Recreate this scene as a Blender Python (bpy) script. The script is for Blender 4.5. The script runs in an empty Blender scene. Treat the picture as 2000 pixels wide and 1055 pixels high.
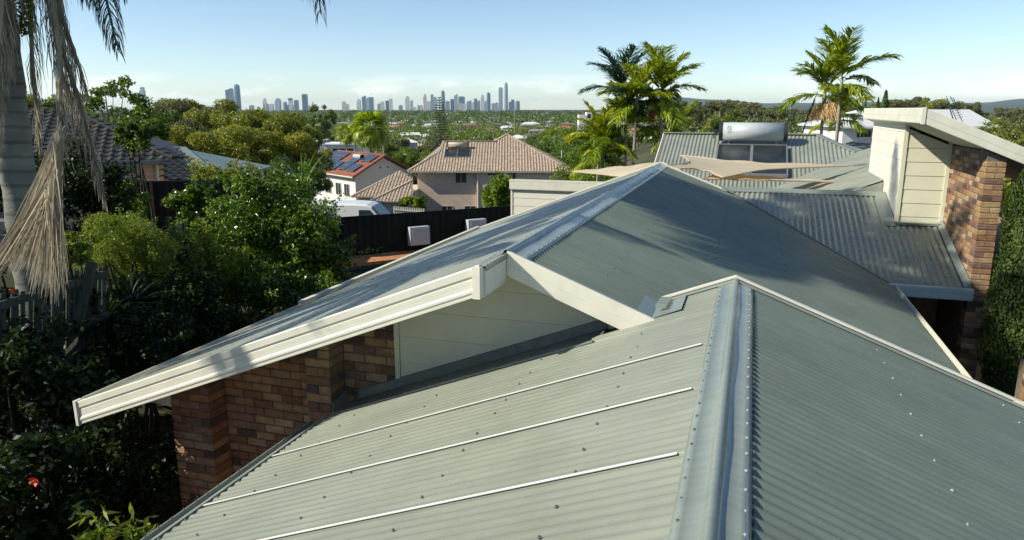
import bpy, math, random
import numpy as np
from math import sin, cos, tan, pi, radians, sqrt
from mathutils import Vector, Matrix

# ------------------------------------------------------------------ camera, sky, sun, exposure
SC = bpy.context.scene
COL = SC.collection
CZ = 5.3                                  # camera height above the garden of the house
PITCH = radians(12.47)
cam_d = bpy.data.cameras.new('camera'); cam = bpy.data.objects.new('camera', cam_d); COL.objects.link(cam)
cam_d.sensor_width = 36.0; cam_d.lens = 36.0 * 1420 / 2000
cam_d.clip_start = 0.05; cam_d.clip_end = 60000
cam.location = (0, 0, CZ); cam.rotation_euler = (pi / 2 - PITCH, 0, 0)
SC.camera = cam

SUN_DIR = Vector((1.0, 0.24, -0.755)).normalized()      # the way the light travels
world = bpy.data.worlds.new('World'); SC.world = world; world.use_nodes = True
wn = world.node_tree.nodes; wl = world.node_tree.links
for n in list(wn): wn.remove(n)
w_out = wn.new('ShaderNodeOutputWorld'); w_bg = wn.new('ShaderNodeBackground')
w_sky = wn.new('ShaderNodeTexSky'); w_sky.sky_type = 'NISHITA'; w_sky.sun_disc = False
w_sky.sun_elevation = math.asin(-SUN_DIR.z)
w_sky.sun_rotation = math.atan2(-SUN_DIR.x, -SUN_DIR.y)
w_sky.air_density = 0.75; w_sky.dust_density = 0.15; w_sky.ozone_density = 3.0; w_sky.altitude = 40
w_bg.inputs[1].default_value = 0.12
# a few thin clouds low over the sea, far away
w_tc = wn.new('ShaderNodeTexCoord'); w_map = wn.new('ShaderNodeMapping'); w_map.inputs['Scale'].default_value = (9, 9, 34)
w_noise = wn.new('ShaderNodeTexNoise'); w_noise.inputs['Scale'].default_value = 1.0; w_noise.inputs['Detail'].default_value = 6
w_noise.inputs['Roughness'].default_value = .55
w_ramp = wn.new('ShaderNodeValToRGB'); w_ramp.color_ramp.elements[0].position = .47; w_ramp.color_ramp.elements[1].position = .62
w_sep = wn.new('ShaderNodeSeparateXYZ')
w_band = wn.new('ShaderNodeValToRGB')
cr = w_band.color_ramp; cr.elements[0].position = .0; cr.elements[0].color = (0, 0, 0, 1)
cr.elements[1].position = .012; cr.elements[1].color = (1, 1, 1, 1)
e = cr.elements.new(.026); e.color = (.85, .85, .85, 1)
e = cr.elements.new(.046); e.color = (0, 0, 0, 1)
w_mul = wn.new('ShaderNodeMath'); w_mul.operation = 'MULTIPLY'
w_mul2 = wn.new('ShaderNodeMath'); w_mul2.operation = 'MULTIPLY'; w_mul2.inputs[1].default_value = .65
w_mix = wn.new('ShaderNodeMixRGB'); w_mix.inputs[2].default_value = (9.6, 9.3, 9.0, 1)
w_tint = wn.new('ShaderNodeMixRGB'); w_tint.blend_type = 'MULTIPLY'; w_tint.inputs[0].default_value = 1
w_tint.inputs[2].default_value = (1.11, 1.06, .96, 1)
wl.new(w_tc.outputs['Generated'], w_map.inputs[0]); wl.new(w_map.outputs[0], w_noise.inputs['Vector'])
wl.new(w_noise.outputs['Fac'], w_ramp.inputs[0]); wl.new(w_tc.outputs['Generated'], w_sep.inputs[0])
wl.new(w_sep.outputs['Z'], w_band.inputs[0]); wl.new(w_ramp.outputs[0], w_mul.inputs[0]); wl.new(w_band.outputs[0], w_mul.inputs[1])
wl.new(w_mul.outputs[0], w_mul2.inputs[0]); wl.new(w_mul2.outputs[0], w_mix.inputs[0])
wl.new(w_sky.outputs[0], w_tint.inputs[1]); wl.new(w_tint.outputs[0], w_mix.inputs[1])
wl.new(w_mix.outputs[0], w_bg.inputs[0]); wl.new(w_bg.outputs[0], w_out.inputs[0])

sun_d = bpy.data.lights.new('sun', 'SUN'); sun = bpy.data.objects.new('sun', sun_d); COL.objects.link(sun)
sun_d.energy = 5.0; sun_d.angle = radians(0.5); sun_d.color = (1.0, .94, .80)
sun.rotation_euler = SUN_DIR.to_track_quat('-Z', 'Y').to_euler(); sun.location = (-30, -4, 30)

SC.view_settings.view_transform = 'Standard'; SC.view_settings.look = 'None'
SC.view_settings.exposure = 0.45; SC.view_settings.gamma = 1.0; SC.view_settings.use_curve_mapping = False
SC.render.engine = 'CYCLES'
SC.cycles.max_bounces = 6; SC.cycles.transparent_max_bounces = 6; SC.cycles.volume_bounces = 0
SC.cycles.volume_step_rate = 8; SC.cycles.use_denoising = True

rnd = random.Random(7); rng = np.random.default_rng(7)

# ------------------------------------------------------------------ helpers
def ray(px, py):
    "direction through a point of the 2000 px wide photograph (world axes, camera at the origin)"
    x = px - 1000; up = 527.5 - py; f = 1420.0
    return np.array((x, f * cos(PITCH) + up * sin(PITCH), -f * sin(PITCH) + up * cos(PITCH)))
def Q(px, py, d):                     # point at distance d along the view axis
    r = ray(px, py); return Vector(r * (d / 1420.0))
def QY(px, py, Y):                    # point at world Y
    r = ray(px, py); return Vector(r * (Y / r[1]))
def QZ(px, py, z):
    r = ray(px, py); return Vector(r * (z / r[2]))

def tag(o, label=None, cat=None, group=None, kind=None):
    if label: o['label'] = label
    if cat: o['category'] = cat
    if group: o['group'] = group
    if kind: o['kind'] = kind
    return o
def empty(name, loc, label=None, cat=None, group=None, rz=0):
    o = bpy.data.objects.new(name, None); COL.objects.link(o); o.location = loc; o.rotation_euler.z = rz
    o.empty_display_size = .2
    return tag(o, label, cat, group)
def link(name, me, parent=None, loc=(0, 0, 0), rz=0, mat=None):
    o = bpy.data.objects.new(name, me); COL.objects.link(o); o.parent = parent; o.location = loc
    if rz: o.rotation_euler.z = rz
    if mat is not None and not me.materials: me.materials.append(mat)
    return o
def mesh(name, verts, faces, mat=None, smooth=False):
    me = bpy.data.meshes.new(name); me.from_pydata([tuple(v) for v in verts], [], faces)
    if mat: me.materials.append(mat)
    if smooth: me.polygons.foreach_set('use_smooth', [True] * len(me.polygons))
    me.update(); return me
def obj(name, verts, faces, mat, parent=None, loc=(0, 0, 0), smooth=False):
    return link(name, mesh(name, verts, faces, mat, smooth), parent, loc)
def bulk(name, V, k, mat, smooth=False):
    "mesh of separate k-gons from an (n*k,3) array"
    V = np.asarray(V, dtype=np.float32).reshape(-1, 3); nf = len(V) // k
    me = bpy.data.meshes.new(name); me.vertices.add(len(V)); me.vertices.foreach_set('co', V.ravel())
    me.loops.add(nf * k); me.loops.foreach_set('vertex_index', np.arange(nf * k, dtype=np.int32))
    me.polygons.add(nf); me.polygons.foreach_set('loop_start', np.arange(0, nf * k, k, dtype=np.int32))
    me.polygons.foreach_set('loop_total', np.full(nf, k, dtype=np.int32))
    if smooth: me.polygons.foreach_set('use_smooth', np.ones(nf, dtype=bool))
    me.update(calc_edges=True)
    if mat: me.materials.append(mat)
    return me

class MB:
    "collects simple solids into one mesh"
    def __init__(s): s.v = []; s.f = []
    def add(s, vs, fs):
        n = len(s.v); s.v += [tuple(v) for v in vs]; s.f += [tuple(i + n for i in f) for f in fs]; return s
    def box(s, x0, x1, y0, y1, z0, z1):
        return s.add([(x0, y0, z0), (x1, y0, z0), (x1, y1, z0), (x0, y1, z0), (x0, y0, z1), (x1, y0, z1), (x1, y1, z1), (x0, y1, z1)],
                     [(0, 3, 2, 1), (4, 5, 6, 7), (0, 1, 5, 4), (1, 2, 6, 5), (2, 3, 7, 6), (3, 0, 4, 7)])
    def cbox(s, c, d): return s.box(c[0] - d[0] / 2, c[0] + d[0] / 2, c[1] - d[1] / 2, c[1] + d[1] / 2, c[2] - d[2] / 2, c[2] + d[2] / 2)
    def prism(s, base, top):
        n = len(base); fs = [tuple(range(n))[::-1], tuple(range(n, 2 * n))]
        fs += [(i, (i + 1) % n, n + (i + 1) % n, n + i) for i in range(n)]
        return s.add(list(base) + list(top), fs)
    def beam(s, p0, p1, w, h, up=(0, 0, 1)):
        p0 = Vector(p0); p1 = Vector(p1); d = (p1 - p0).normalized(); sd = d.cross(Vector(up)).normalized(); u = sd.cross(d)
        q = [(-w / 2, -h / 2), (w / 2, -h / 2), (w / 2, h / 2), (-w / 2, h / 2)]
        return s.prism([p0 + sd * a + u * b for a, b in q], [p1 + sd * a + u * b for a, b in q])
    def tube(s, pts, rs, n=8, cap=True):
        pts = [Vector(p) for p in pts]; base = len(s.v); ref = Vector((0.13, .21, .97))
        for i, p in enumerate(pts):
            d = (pts[min(i + 1, len(pts) - 1)] - pts[max(i - 1, 0)]).normalized()
            a = d.cross(ref)
            if a.length < .2: a = d.cross(Vector((1, 0, 0)))
            a.normalize(); b = d.cross(a); r = rs[i] if hasattr(rs, '__len__') else rs
            for k in range(n): s.v.append(tuple(p + (a * cos(2 * pi * k / n) + b * sin(2 * pi * k / n)) * r))
        for i in range(len(pts) - 1):
            for k in range(n):
                s.f.append((base + i * n + k, base + i * n + (k + 1) % n, base + (i + 1) * n + (k + 1) % n, base + (i + 1) * n + k))
        if cap:
            s.f.append(tuple(base + k for k in range(n))[::-1]); e = base + (len(pts) - 1) * n; s.f.append(tuple(e + k for k in range(n)))
        return s
    def build(s, name, mat, parent=None, loc=(0, 0, 0), smooth=False): return obj(name, s.v, s.f, mat, parent, loc, smooth)

# ------------------------------------------------------------------ materials
def mat(name, col, rough=.6, spec=.4, var=.12, scale=4.0, detail=5, bump=0.0, bscale=60.0, metal=0.0, coat=0.0, col2=None, stretch=(1, 1, 1), island=0.0, worldco=False):
    m = bpy.data.materials.new(name); m.use_nodes = True; N = m.node_tree.nodes; L = m.node_tree.links
    b = N['Principled BSDF']; b.inputs['Roughness'].default_value = rough; b.inputs['Specular IOR Level'].default_value = spec
    b.inputs['Metallic'].default_value = metal; b.inputs['Coat Weight'].default_value = coat
    tc = N.new('ShaderNodeTexCoord'); mp = N.new('ShaderNodeMapping'); mp.inputs['Scale'].default_value = stretch
    if worldco:
        g = N.new('ShaderNodeNewGeometry'); L.new(g.outputs['Position'], mp.inputs[0])
    else: L.new(tc.outputs['Object'], mp.inputs[0])
    no = N.new('ShaderNodeTexNoise'); no.inputs['Scale'].default_value = scale; no.inputs['Detail'].default_value = detail
    L.new(mp.outputs[0], no.inputs['Vector'])
    rp = N.new('ShaderNodeValToRGB'); rp.color_ramp.elements[0].position = .3; rp.color_ramp.elements[1].position = .7
    c = np.array(col) * .84; c2 = np.array(col2) * .84 if col2 else c * (1 + var)
    c1 = c * (1 - var) if not col2 else c
    rp.color_ramp.elements[0].color = (*np.clip(c1, 0, 1), 1); rp.color_ramp.elements[1].color = (*np.clip(c2, 0, 1), 1)
    L.new(no.outputs['Fac'], rp.inputs[0]); last = rp.outputs[0]
    if island:
        gi = N.new('ShaderNodeNewGeometry'); mr = N.new('ShaderNodeMapRange')
        mr.inputs['To Min'].default_value = 1 - island; mr.inputs['To Max'].default_value = 1 + island
        L.new(gi.outputs['Random Per Island'], mr.inputs['Value'])
        hm = N.new('ShaderNodeHueSaturation'); L.new(mr.outputs[0], hm.inputs['Value']); L.new(last, hm.inputs['Color']); last = hm.outputs[0]
    L.new(last, b.inputs['Base Color'])
    if bump:
        bn = N.new('ShaderNodeTexNoise'); bn.inputs['Scale'].default_value = bscale; bn.inputs['Detail'].default_value = 4
        L.new(mp.outputs[0], bn.inputs['Vector'])
        bu = N.new('ShaderNodeBump'); bu.inputs['Strength'].default_value = bump; bu.inputs['Distance'].default_value = .01
        L.new(bn.outputs['Fac'], bu.inputs['Height']); L.new(bu.outputs[0], b.inputs['Normal'])
    return m
def leaf_mat(name, col, col2, trans=.35, rough=.45, spec=.35, scale=.6, vlo=.55, vhi=1.35, objrand=.0):
    m = bpy.data.materials.new(name); m.use_nodes = True; N = m.node_tree.nodes; L = m.node_tree.links
    b = N['Principled BSDF']; b.inputs['Roughness'].default_value = rough; b.inputs['Specular IOR Level'].default_value = spec
    g = N.new('ShaderNodeNewGeometry'); no = N.new('ShaderNodeTexNoise'); no.inputs['Scale'].default_value = scale; no.inputs['Detail'].default_value = 3
    L.new(g.outputs['Position'], no.inputs['Vector'])
    add = N.new('ShaderNodeMath'); add.operation = 'ADD'
    sc = N.new('ShaderNodeMath'); sc.operation = 'MULTIPLY_ADD'; sc.inputs[1].default_value = .6; sc.inputs[2].default_value = -.3
    L.new(g.outputs['Random Per Island'], sc.inputs[0]); L.new(sc.outputs[0], add.inputs[0]); L.new(no.outputs['Fac'], add.inputs[1])
    oi = N.new('ShaderNodeObjectInfo'); ob = N.new('ShaderNodeMath'); ob.operation = 'MULTIPLY_ADD'; ob.inputs[1].default_value = objrand; ob.inputs[2].default_value = -objrand / 2
    L.new(oi.outputs['Random'], ob.inputs[0]); ad2 = N.new('ShaderNodeMath'); ad2.operation = 'ADD'; L.new(add.outputs[0], ad2.inputs[0]); L.new(ob.outputs[0], ad2.inputs[1])
    rp = N.new('ShaderNodeValToRGB'); rp.color_ramp.elements[0].position = .25; rp.color_ramp.elements[1].position = .75
    rp.color_ramp.elements[0].color = (*col, 1); rp.color_ramp.elements[1].color = (*col2, 1); L.new(ad2.outputs[0], rp.inputs[0])
    hs = N.new('ShaderNodeHueSaturation'); mr = N.new('ShaderNodeMapRange'); mr.inputs['To Min'].default_value = vlo; mr.inputs['To Max'].default_value = vhi
    mm = N.new('ShaderNodeMath'); mm.operation = 'MULTIPLY'; mm.inputs[1].default_value = 7.31
    fr = N.new('ShaderNodeMath'); fr.operation = 'FRACT'; L.new(g.outputs['Random Per Island'], mm.inputs[0]); L.new(mm.outputs[0], fr.inputs[0])
    L.new(fr.outputs[0], mr.inputs['Value']); L.new(mr.outputs[0], hs.inputs['Value']); L.new(rp.outputs[0], hs.inputs['Color'])
    L.new(hs.outputs[0], b.inputs['Base Color'])
    if trans > 0:
        tr = N.new('ShaderNodeBsdfTranslucent'); hs2 = N.new('ShaderNodeHueSaturation'); hs2.inputs['Value'].default_value = 1.5; hs2.inputs['Saturation'].default_value = 1.1
        hs2.inputs['Hue'].default_value = .48
        L.new(hs.outputs[0], hs2.inputs['Color']); L.new(hs2.outputs[0], tr.inputs[0])
        mx = N.new('ShaderNodeMixShader'); mx.inputs[0].default_value = trans
        L.new(b.outputs[0], mx.inputs[1]); L.new(tr.outputs[0], mx.inputs[2]); L.new(mx.outputs[0], N['Material Output'].inputs[0])
    return m
# ------------------------------------------------------------------ the house under the camera
TH = radians(18.0); K = .39
ZA, UA = -1.285, -.043            # ridge of the roof right under the camera
ZB, UB = -1.076, -1.716           # ridge of the middle roof
EAVE = -2.56
def roofmetal(name, col, rough, specks=0.0, spec=.5):
    m = mat(name, col, rough=rough, spec=spec, var=.05, scale=1.3, stretch=(1, 1, 1))
    N = m.node_tree.nodes; L = m.node_tree.links; b = N['Principled BSDF']
    # faint waviness of the pressed steel and a film of dew and dust
    tc = N.new('ShaderNodeTexCoord'); no = N.new('ShaderNodeTexNoise'); no.inputs['Scale'].default_value = 9; no.inputs['Detail'].default_value = 5
    L.new(tc.outputs['Object'], no.inputs['Vector'])
    mr = N.new('ShaderNodeMapRange'); mr.inputs['From Min'].default_value = .3; mr.inputs['From Max'].default_value = .7
    mr.inputs['To Min'].default_value = rough - .08; mr.inputs['To Max'].default_value = rough + .1
    L.new(no.outputs['Fac'], mr.inputs['Value']); L.new(mr.outputs[0], b.inputs['Roughness'])
    # dry water marks and grit: small paler spots, streaked down the fall
    vo = N.new('ShaderNodeTexVoronoi'); vo.inputs['Scale'].default_value = 55; L.new(tc.outputs['Object'], vo.inputs['Vector'])
    r1 = N.new('ShaderNodeValToRGB'); r1.color_ramp.elements[0].position = .02; r1.color_ramp.elements[0].color = (1, 1, 1, 1)
    r1.color_ramp.elements[1].position = .16; r1.color_ramp.elements[1].color = (0, 0, 0, 1); L.new(vo.outputs['Distance'], r1.inputs[0])
    n2 = N.new('ShaderNodeTexNoise'); n2.inputs['Scale'].default_value = 6; n2.inputs['Detail'].default_value = 8; n2.inputs['Roughness'].default_value = .8
    L.new(tc.outputs['Object'], n2.inputs['Vector'])
    r2 = N.new('ShaderNodeValToRGB'); r2.color_ramp.elements[0].position = .5; r2.color_ramp.elements[1].position = .62; L.new(n2.outputs['Fac'], r2.inputs[0])
    mu = N.new('ShaderNodeMath'); mu.operation = 'MULTIPLY'; L.new(r1.outputs[0], mu.inputs[0]); L.new(r2.outputs[0], mu.inputs[1])
    m2 = N.new('ShaderNodeMath'); m2.operation = 'MULTIPLY'; m2.inputs[1].default_value = specks; L.new(mu.outputs[0], m2.inputs[0])
    mx = N.new('ShaderNodeMixRGB'); src = b.inputs['Base Color'].links[0].from_socket
    # broad faint staining
    n3 = N.new('ShaderNodeTexNoise'); n3.inputs['Scale'].default_value = 1.1; n3.inputs['Detail'].default_value = 7; n3.inputs['Roughness'].default_value = .65
    L.new(tc.outputs['Object'], n3.inputs['Vector'])
    r3 = N.new('ShaderNodeMapRange'); r3.inputs['From Min'].default_value = .35; r3.inputs['From Max'].default_value = .7; r3.inputs['To Min'].default_value = .86; r3.inputs['To Max'].default_value = 1.1
    L.new(n3.outputs['Fac'], r3.inputs['Value'])
    mp2 = N.new('ShaderNodeMapping'); mp2.inputs['Scale'].default_value = (.7, 16, .7); L.new(tc.outputs['Object'], mp2.inputs[0])
    n4 = N.new('ShaderNodeTexNoise'); n4.inputs['Scale'].default_value = 1.5; n4.inputs['Detail'].default_value = 6; L.new(mp2.outputs[0], n4.inputs['Vector'])
    r4_ = N.new('ShaderNodeMapRange'); r4_.inputs['From Min'].default_value = .35; r4_.inputs['From Max'].default_value = .65; r4_.inputs['To Min'].default_value = .93; r4_.inputs['To Max'].default_value = 1.05
    L.new(n4.outputs['Fac'], r4_.inputs['Value']); m4 = N.new('ShaderNodeMath'); m4.operation = 'MULTIPLY'; L.new(r3.outputs[0], m4.inputs[0]); L.new(r4_.outputs[0], m4.inputs[1])
    hs = N.new('ShaderNodeHueSaturation'); L.new(m4.outputs[0], hs.inputs['Value']); L.new(src, hs.inputs['Color'])
    L.new(hs.outputs[0], mx.inputs[1]); mx.inputs[2].default_value = (.62, .64, .58, 1); L.new(m2.outputs[0], mx.inputs[0]); L.new(mx.outputs[0], b.inputs['Base Color'])
    bu = N.new('ShaderNodeBump'); bu.inputs['Strength'].default_value = .12; bu.inputs['Distance'].default_value = .004
    L.new(n2.outputs['Fac'], bu.inputs['Height']); L.new(bu.outputs[0], b.inputs['Normal'])
    return m
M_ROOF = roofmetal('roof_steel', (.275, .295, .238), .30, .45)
M_ROOFD = roofmetal('roof_steel_dewy_shaded', (.175, .215, .175), .42, .8, .35)  # dew specks, with the right slopes' shade put into a darker base
M_CAP = roofmetal('ridge_cap_steel', (.235, .275, .245), .2, .1, .4)
M_LAPGLINT = mat('painted_lap_glint', (.78, .79, .74), rough=.35, spec=.6, var=.05)
M_SCREW = mat('screw_heads', (.16, .18, .16), rough=.5, spec=.5, var=.2)
M_SCREWB = mat('bare_screw_heads', (.62, .66, .66), rough=.35, spec=.5, metal=.4)
M_CREAM = mat('cream_painted_steel', (.76, .74, .62), rough=.42, spec=.4, var=.07, scale=5, detail=9, bump=.05, bscale=9)
M_CREAMB = mat('cream_cladding_paint', (.72, .71, .54), rough=.55, spec=.3, var=.08, detail=9, scale=2.5, bump=.08, bscale=25)
M_WHITEC = mat('pale_cladding_paint', (.78, .75, .63), rough=.55, spec=.3, var=.04, scale=2.5, bump=.06, bscale=25)
M_SOFF = mat('soffit_paint', (.62, .62, .52), rough=.7, spec=.2, var=.04)
M_FLASH = mat('flashing_steel', (.27, .31, .28), rough=.35, spec=.5, var=.12, scale=9)
M_DARKTRAY = mat('valley_tray_steel', (.16, .18, .16), rough=.5, var=.2, scale=12)
M_MORTAR = mat('mortar', (.20, .16, .125), rough=.95, spec=.1, var=.25, scale=20, bump=.5, bscale=70)
BRICK_COLS = [(.40, .26, .13), (.33, .19, .10), (.24, .125, .07), (.12, .08, .065), (.20, .125, .095), (.44, .33, .19), (.29, .165, .105), (.38, .25, .15)]
M_BRICK = [mat('fired_brick', tuple(np.array(c) * 1.25), rough=.85, spec=.2, var=.3, scale=12, bump=.7, bscale=60, col2=tuple(np.array(c) * .75), worldco=True) for c in BRICK_COLS]

house = empty('house', (0, 0, 0), 'grey-green corrugated steel roofed brick house with cream gables filling the foreground', 'house', rz=-TH)
def zA(u): return ZA - K * abs(u - UA)
def zB(u): return ZB - K * abs(u - UB)
def zC(v): return -2.57 + .306 * (v - 11.9)

def corr(name, parent, P, a0, a1, b0, b1, pitch=.0726, amp=.0085, seg=8, nb=3, m=None, lift=0.0, skirt=True):
    "corrugated sheet: a runs across the ribs, b(a) along them; P(a,b)->(x,y,z)"
    n = max(2, int(round((a1 - a0) / pitch * seg))); V = []; F = []
    for i in range(n + 1):
        a = a0 + (a1 - a0) * i / n; h = amp * cos(2 * pi * a / pitch) + amp
        # the lap: the sheet edge lies on its neighbour
        e = max(0, 1 - (a - a0) / (pitch * .8)); h += lift * e
        lo = b0(a) if callable(b0) else b0; hi = b1(a) if callable(b1) else b1
        for j in range(nb + 1):
            b = lo + (hi - lo) * j / nb; p = P(a, b)
            w = .0016 * sin(a * 5.1 + b * 2.3) * sin(b * 3.7 + a) * (1 if 0 < j < nb else 0)
            V.append((p[0], p[1], p[2] + h + w))
    for i in range(n):
        for j in range(nb):
            k = i * (nb + 1) + j; F.append((k, k + 1, k + nb + 2, k + nb + 1))
    # a turned-down edge along the first rib gives the sheet its thickness
    if skirt:
        s = len(V)
        for j in range(nb + 1): x, y, z = V[j]; V.append((x, y, z - lift - .002))
        for j in range(nb): F.append((j + 1, j, s + j, s + j + 1))
    return obj(name, V, F, m, parent, smooth=True)

def part(name, parent=None, m=None):
    o = bpy.data.objects.new(name, None); COL.objects.link(o); o.parent = parent or house; o.empty_display_size = .1; return o

def ribbon(name, parent, P, a, w, b0, b1, m, h=.004, nb=6, up=.018):
    V = []; F = []
    for j in range(nb + 1):
        b = b0 + (b1 - b0) * j / nb
        for (da, dz) in ((-w / 2, up), (w / 2, up + h * .3), (w / 2, up - h), (-w / 2, up - h)):
            p = P(a + da, b); V.append((p[0], p[1], p[2] + dz))
    for j in range(nb):
        for k in range(4):
            F.append((j * 4 + k, j * 4 + (k + 1) % 4, j * 4 + 4 + (k + 1) % 4, j * 4 + 4 + k))
    F += [(0, 1, 2, 3), (nb * 4 + 3, nb * 4 + 2, nb * 4 + 1, nb * 4)]
    return obj(name, V, F, m, parent)

def screws(name, parent, pts, nrm, m, r=.0075):
    V = []; F = []; n = Vector(nrm).normalized(); a = n.orthogonal().normalized(); b = n.cross(a)
    for p in pts:
        p = Vector(p); s = len(V)
        for (rr, hh) in ((r * 1.25, 0), (r * 1.25, r * .35), (r * .72, r * .4), (r * .65, r * 1.15)):
            for k in range(6): V.append(p + (a * cos(k * pi / 3) + b * sin(k * pi / 3)) * rr + n * hh)
        for l in range(3):
            for k in range(6): F.append((s + l * 6 + k, s + l * 6 + (k + 1) % 6, s + l * 6 + 6 + (k + 1) % 6, s + l * 6 + 6 + k))
        F.append(tuple(s + 18 + k for k in range(6)))
    o = obj(name, V, F, m, parent); o['kind'] = 'stuff'; return o

SHEET = .726
# ---- roof A, left slope (towards the garden) : laps where the photograph shows them
pA = lambda v, u: (u, v, zA(u))
slA = part('roof_slope')
edge_far = lambda v: None
laps = [-.88, -.154, .572, 1.298, 2.024, 2.75, 3.476, 4.202, 4.95]
for i in range(len(laps) - 1):
    corr('roof_sheet', slA, pA, laps[i] - .012, laps[i + 1] + .03, -3.27, UA, m=M_ROOF, lift=.004, amp=.0052, nb=5)
# beyond the tray the slope carries on only above the valley with the middle roof
corr('roof_sheet', slA, pA, 4.98, 5.64, lambda v: -1.03 if v < 5.14 else -.64, UA, m=M_ROOF, amp=.0062)
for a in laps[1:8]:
    ribbon('lap_glint', slA, pA, a - .018, .013, -3.26, -.2, M_LAPGLINT, up=.0150)  # near-white strips painted in for the sun's glint along the laps
pts = []
for r_, u in enumerate((-.62, -1.36, -2.1, -2.84, -3.2)):
    k = 0; v = -.6 + .0726 * r_
    while v < 4.9:
        vv = round(v / .0726) * .0726; pts.append((u + rnd.uniform(-.01, .01), vv, zA(u) + .0125)); v += .0726 * (3 if k % 2 else 4); k += 1
screws('screws', slA, pts, (-K, 0, 1), M_SCREW)
# ---- roof A, right slope
srA = part('roof_slope')
vv = -1.5
while vv < 5.6:
    v1 = min(vv + SHEET, 5.64)
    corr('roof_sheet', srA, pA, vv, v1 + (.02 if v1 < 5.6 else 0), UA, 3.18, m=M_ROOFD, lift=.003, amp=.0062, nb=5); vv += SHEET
pts = []
for r_, u in enumerate((.95, 1.75, 2.5, 3.0)):
    v = -1.2
    while v < 5.5:
        w = round(v / .0726) * .0726; pts.append((u + rnd.uniform(-.01, .01), w, zA(u) + .0125)); v += .29
screws('screws', srA, pts, (K, 0, 1), M_SCREWB, r=.0068)
# ---- ridge caps: flank, roll, flank
def ridge_cap(name, u0, z0, v0, v1, m, w=.13, r=.021, lift=.016):
    sec = [(-w, -K * w + lift - .004), (-w, -K * w + lift), (-w * .72, -K * w * .72 + lift + .003), (-w * .70, -K * w * .70 + lift + .0005), (-r * 1.5, -K * r * 1.5 + lift)]
    sec += [(-r * cos(t), -K * r + lift + .002 + r * sin(t) * 1.15) for t in np.linspace(.15, pi - .15, 9)]
    sec += [(r * 1.5, -K * r * 1.5 + lift), (w * .70, -K * w * .70 + lift + .0005), (w * .72, -K * w * .72 + lift + .003), (w, -K * w + lift), (w, -K * w + lift - .004)]
    V = []; F = []; n = max(2, int((v1 - v0) / .12))
    for i in range(n + 1):
        v = v0 + (v1 - v0) * i / n
        for k, (a, b) in enumerate(sec):
            j = .0025 * sin(v * 6 + a * 9) * (abs(a) > r * 1.4) + .0012 * sin(v * 17.0)
            V.append((u0 + a, v, z0 + b + j))
    s = len(sec)
    for i in range(n):
        for k in range(s - 1): F.append((i * s + k, i * s + k + 1, (i + 1) * s + k + 1, (i + 1) * s + k))
    o = obj(name, V, F, m, house, smooth=True)
    pl, pr = [], []
    v = v0 + .1
    while v < v1 - .05:
        w_ = round(v / .0726) * .0726
        pr.append((u0 + w * .84, w_, z0 - K * w * .84 + lift + .002)); pl.append((u0 - w * .84, w_ + .02, z0 - K * w * .84 + lift + .002)); v += .1452
    screws('screws', o, pr, (K, 0, 1), M_SCREWB, r=.0062); screws('screws', o, pl, (-K, 0, 1), M_SCREW, r=.0055)
    return o
ridge_cap('ridge_cap', UA, ZA, -1.4, 5.62, M_CAP, w=.125)
ridge_cap('ridge_cap', UB, ZB, 5.14, 14.8, M_CAP, w=.16, r=.024)
MB().prism([(UB - .16, 4.66, zB(UB - .16) + .016), (UB + .012, 4.66, ZB + .012), (UB + .012, 4.66, ZB - .03), (UB + .008, 4.66, ZB - .03), (UB + .006, 4.66, ZB + .008), (UB - .16, 4.66, zB(UB - .16) + .012)],
           [(UB - .16, 5.14, zB(UB - .16) + .016), (UB + .012, 5.14, ZB + .012), (UB + .012, 5.14, ZB - .03), (UB + .008, 5.14, ZB - .03), (UB + .006, 5.14, ZB + .008), (UB - .16, 5.14, zB(UB - .16) + .012)]).build('ridge_flashing', M_CAP, house)
# scribed notches: the flank is turned down into each pan
for (u0, z0, v0, v1, sgn, w) in ((UA, ZA, -1.0, 5.45, 1, .135), (UB, ZB, 5.2, 14.7, 1, .16)):
    V = []; F = []; v = v0
    uu = u0 + sgn * w; zz = z0 - K * w
    while v < v1:
        c = (round(v / .0726) + .5) * .0726; s = len(V)
        V += [(uu, c - .031, zz + .0145), (uu, c + .031, zz + .0145), (uu + sgn * .002, c + .016, zz + .003), (uu + sgn * .002, c - .016, zz + .003)]
        F.append((s, s + 1, s + 2, s + 3)); v += .0726
    o = obj('scribed_edge', V, F, M_CAP, house); o['kind'] = 'stuff'
# ---- left eave flashing of roof A and its gutter
MB().prism([(-3.30, -1.5, zA(-3.3) + .012), (-3.24, -1.5, zA(-3.24) + .02), (-3.24, -1.5, zA(-3.3) - .1), (-3.30, -1.5, zA(-3.3) - .1)],
           [(-3.30, 4.95, zA(-3.3) + .012), (-3.24, 4.95, zA(-3.24) + .02), (-3.24, 4.95, zA(-3.3) - .1), (-3.30, 4.95, zA(-3.3) - .1)]).build('eave_fascia', M_FLASH, house)
g = MB()
gs = [(-3.305, -.03), (-3.375, -.05), (-3.385, -.045), (-3.385, .012), (-3.377, .012), (-3.373, -.04), (-3.305, -.02)]
gz = zA(-3.3) - .02
g.prism([(a, -1.5, gz + b) for a, b in gs], [(a, 4.93, gz + b) for a, b in gs]); g.build('gutter', M_FLASH, house)
pts = []
v = -1.4
while v < 4.9: pts.append((-3.381, v, gz + .014)); v += .11
screws('rivets', house, pts, (0, 0, 1), M_SCREW, r=.005)
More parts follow.
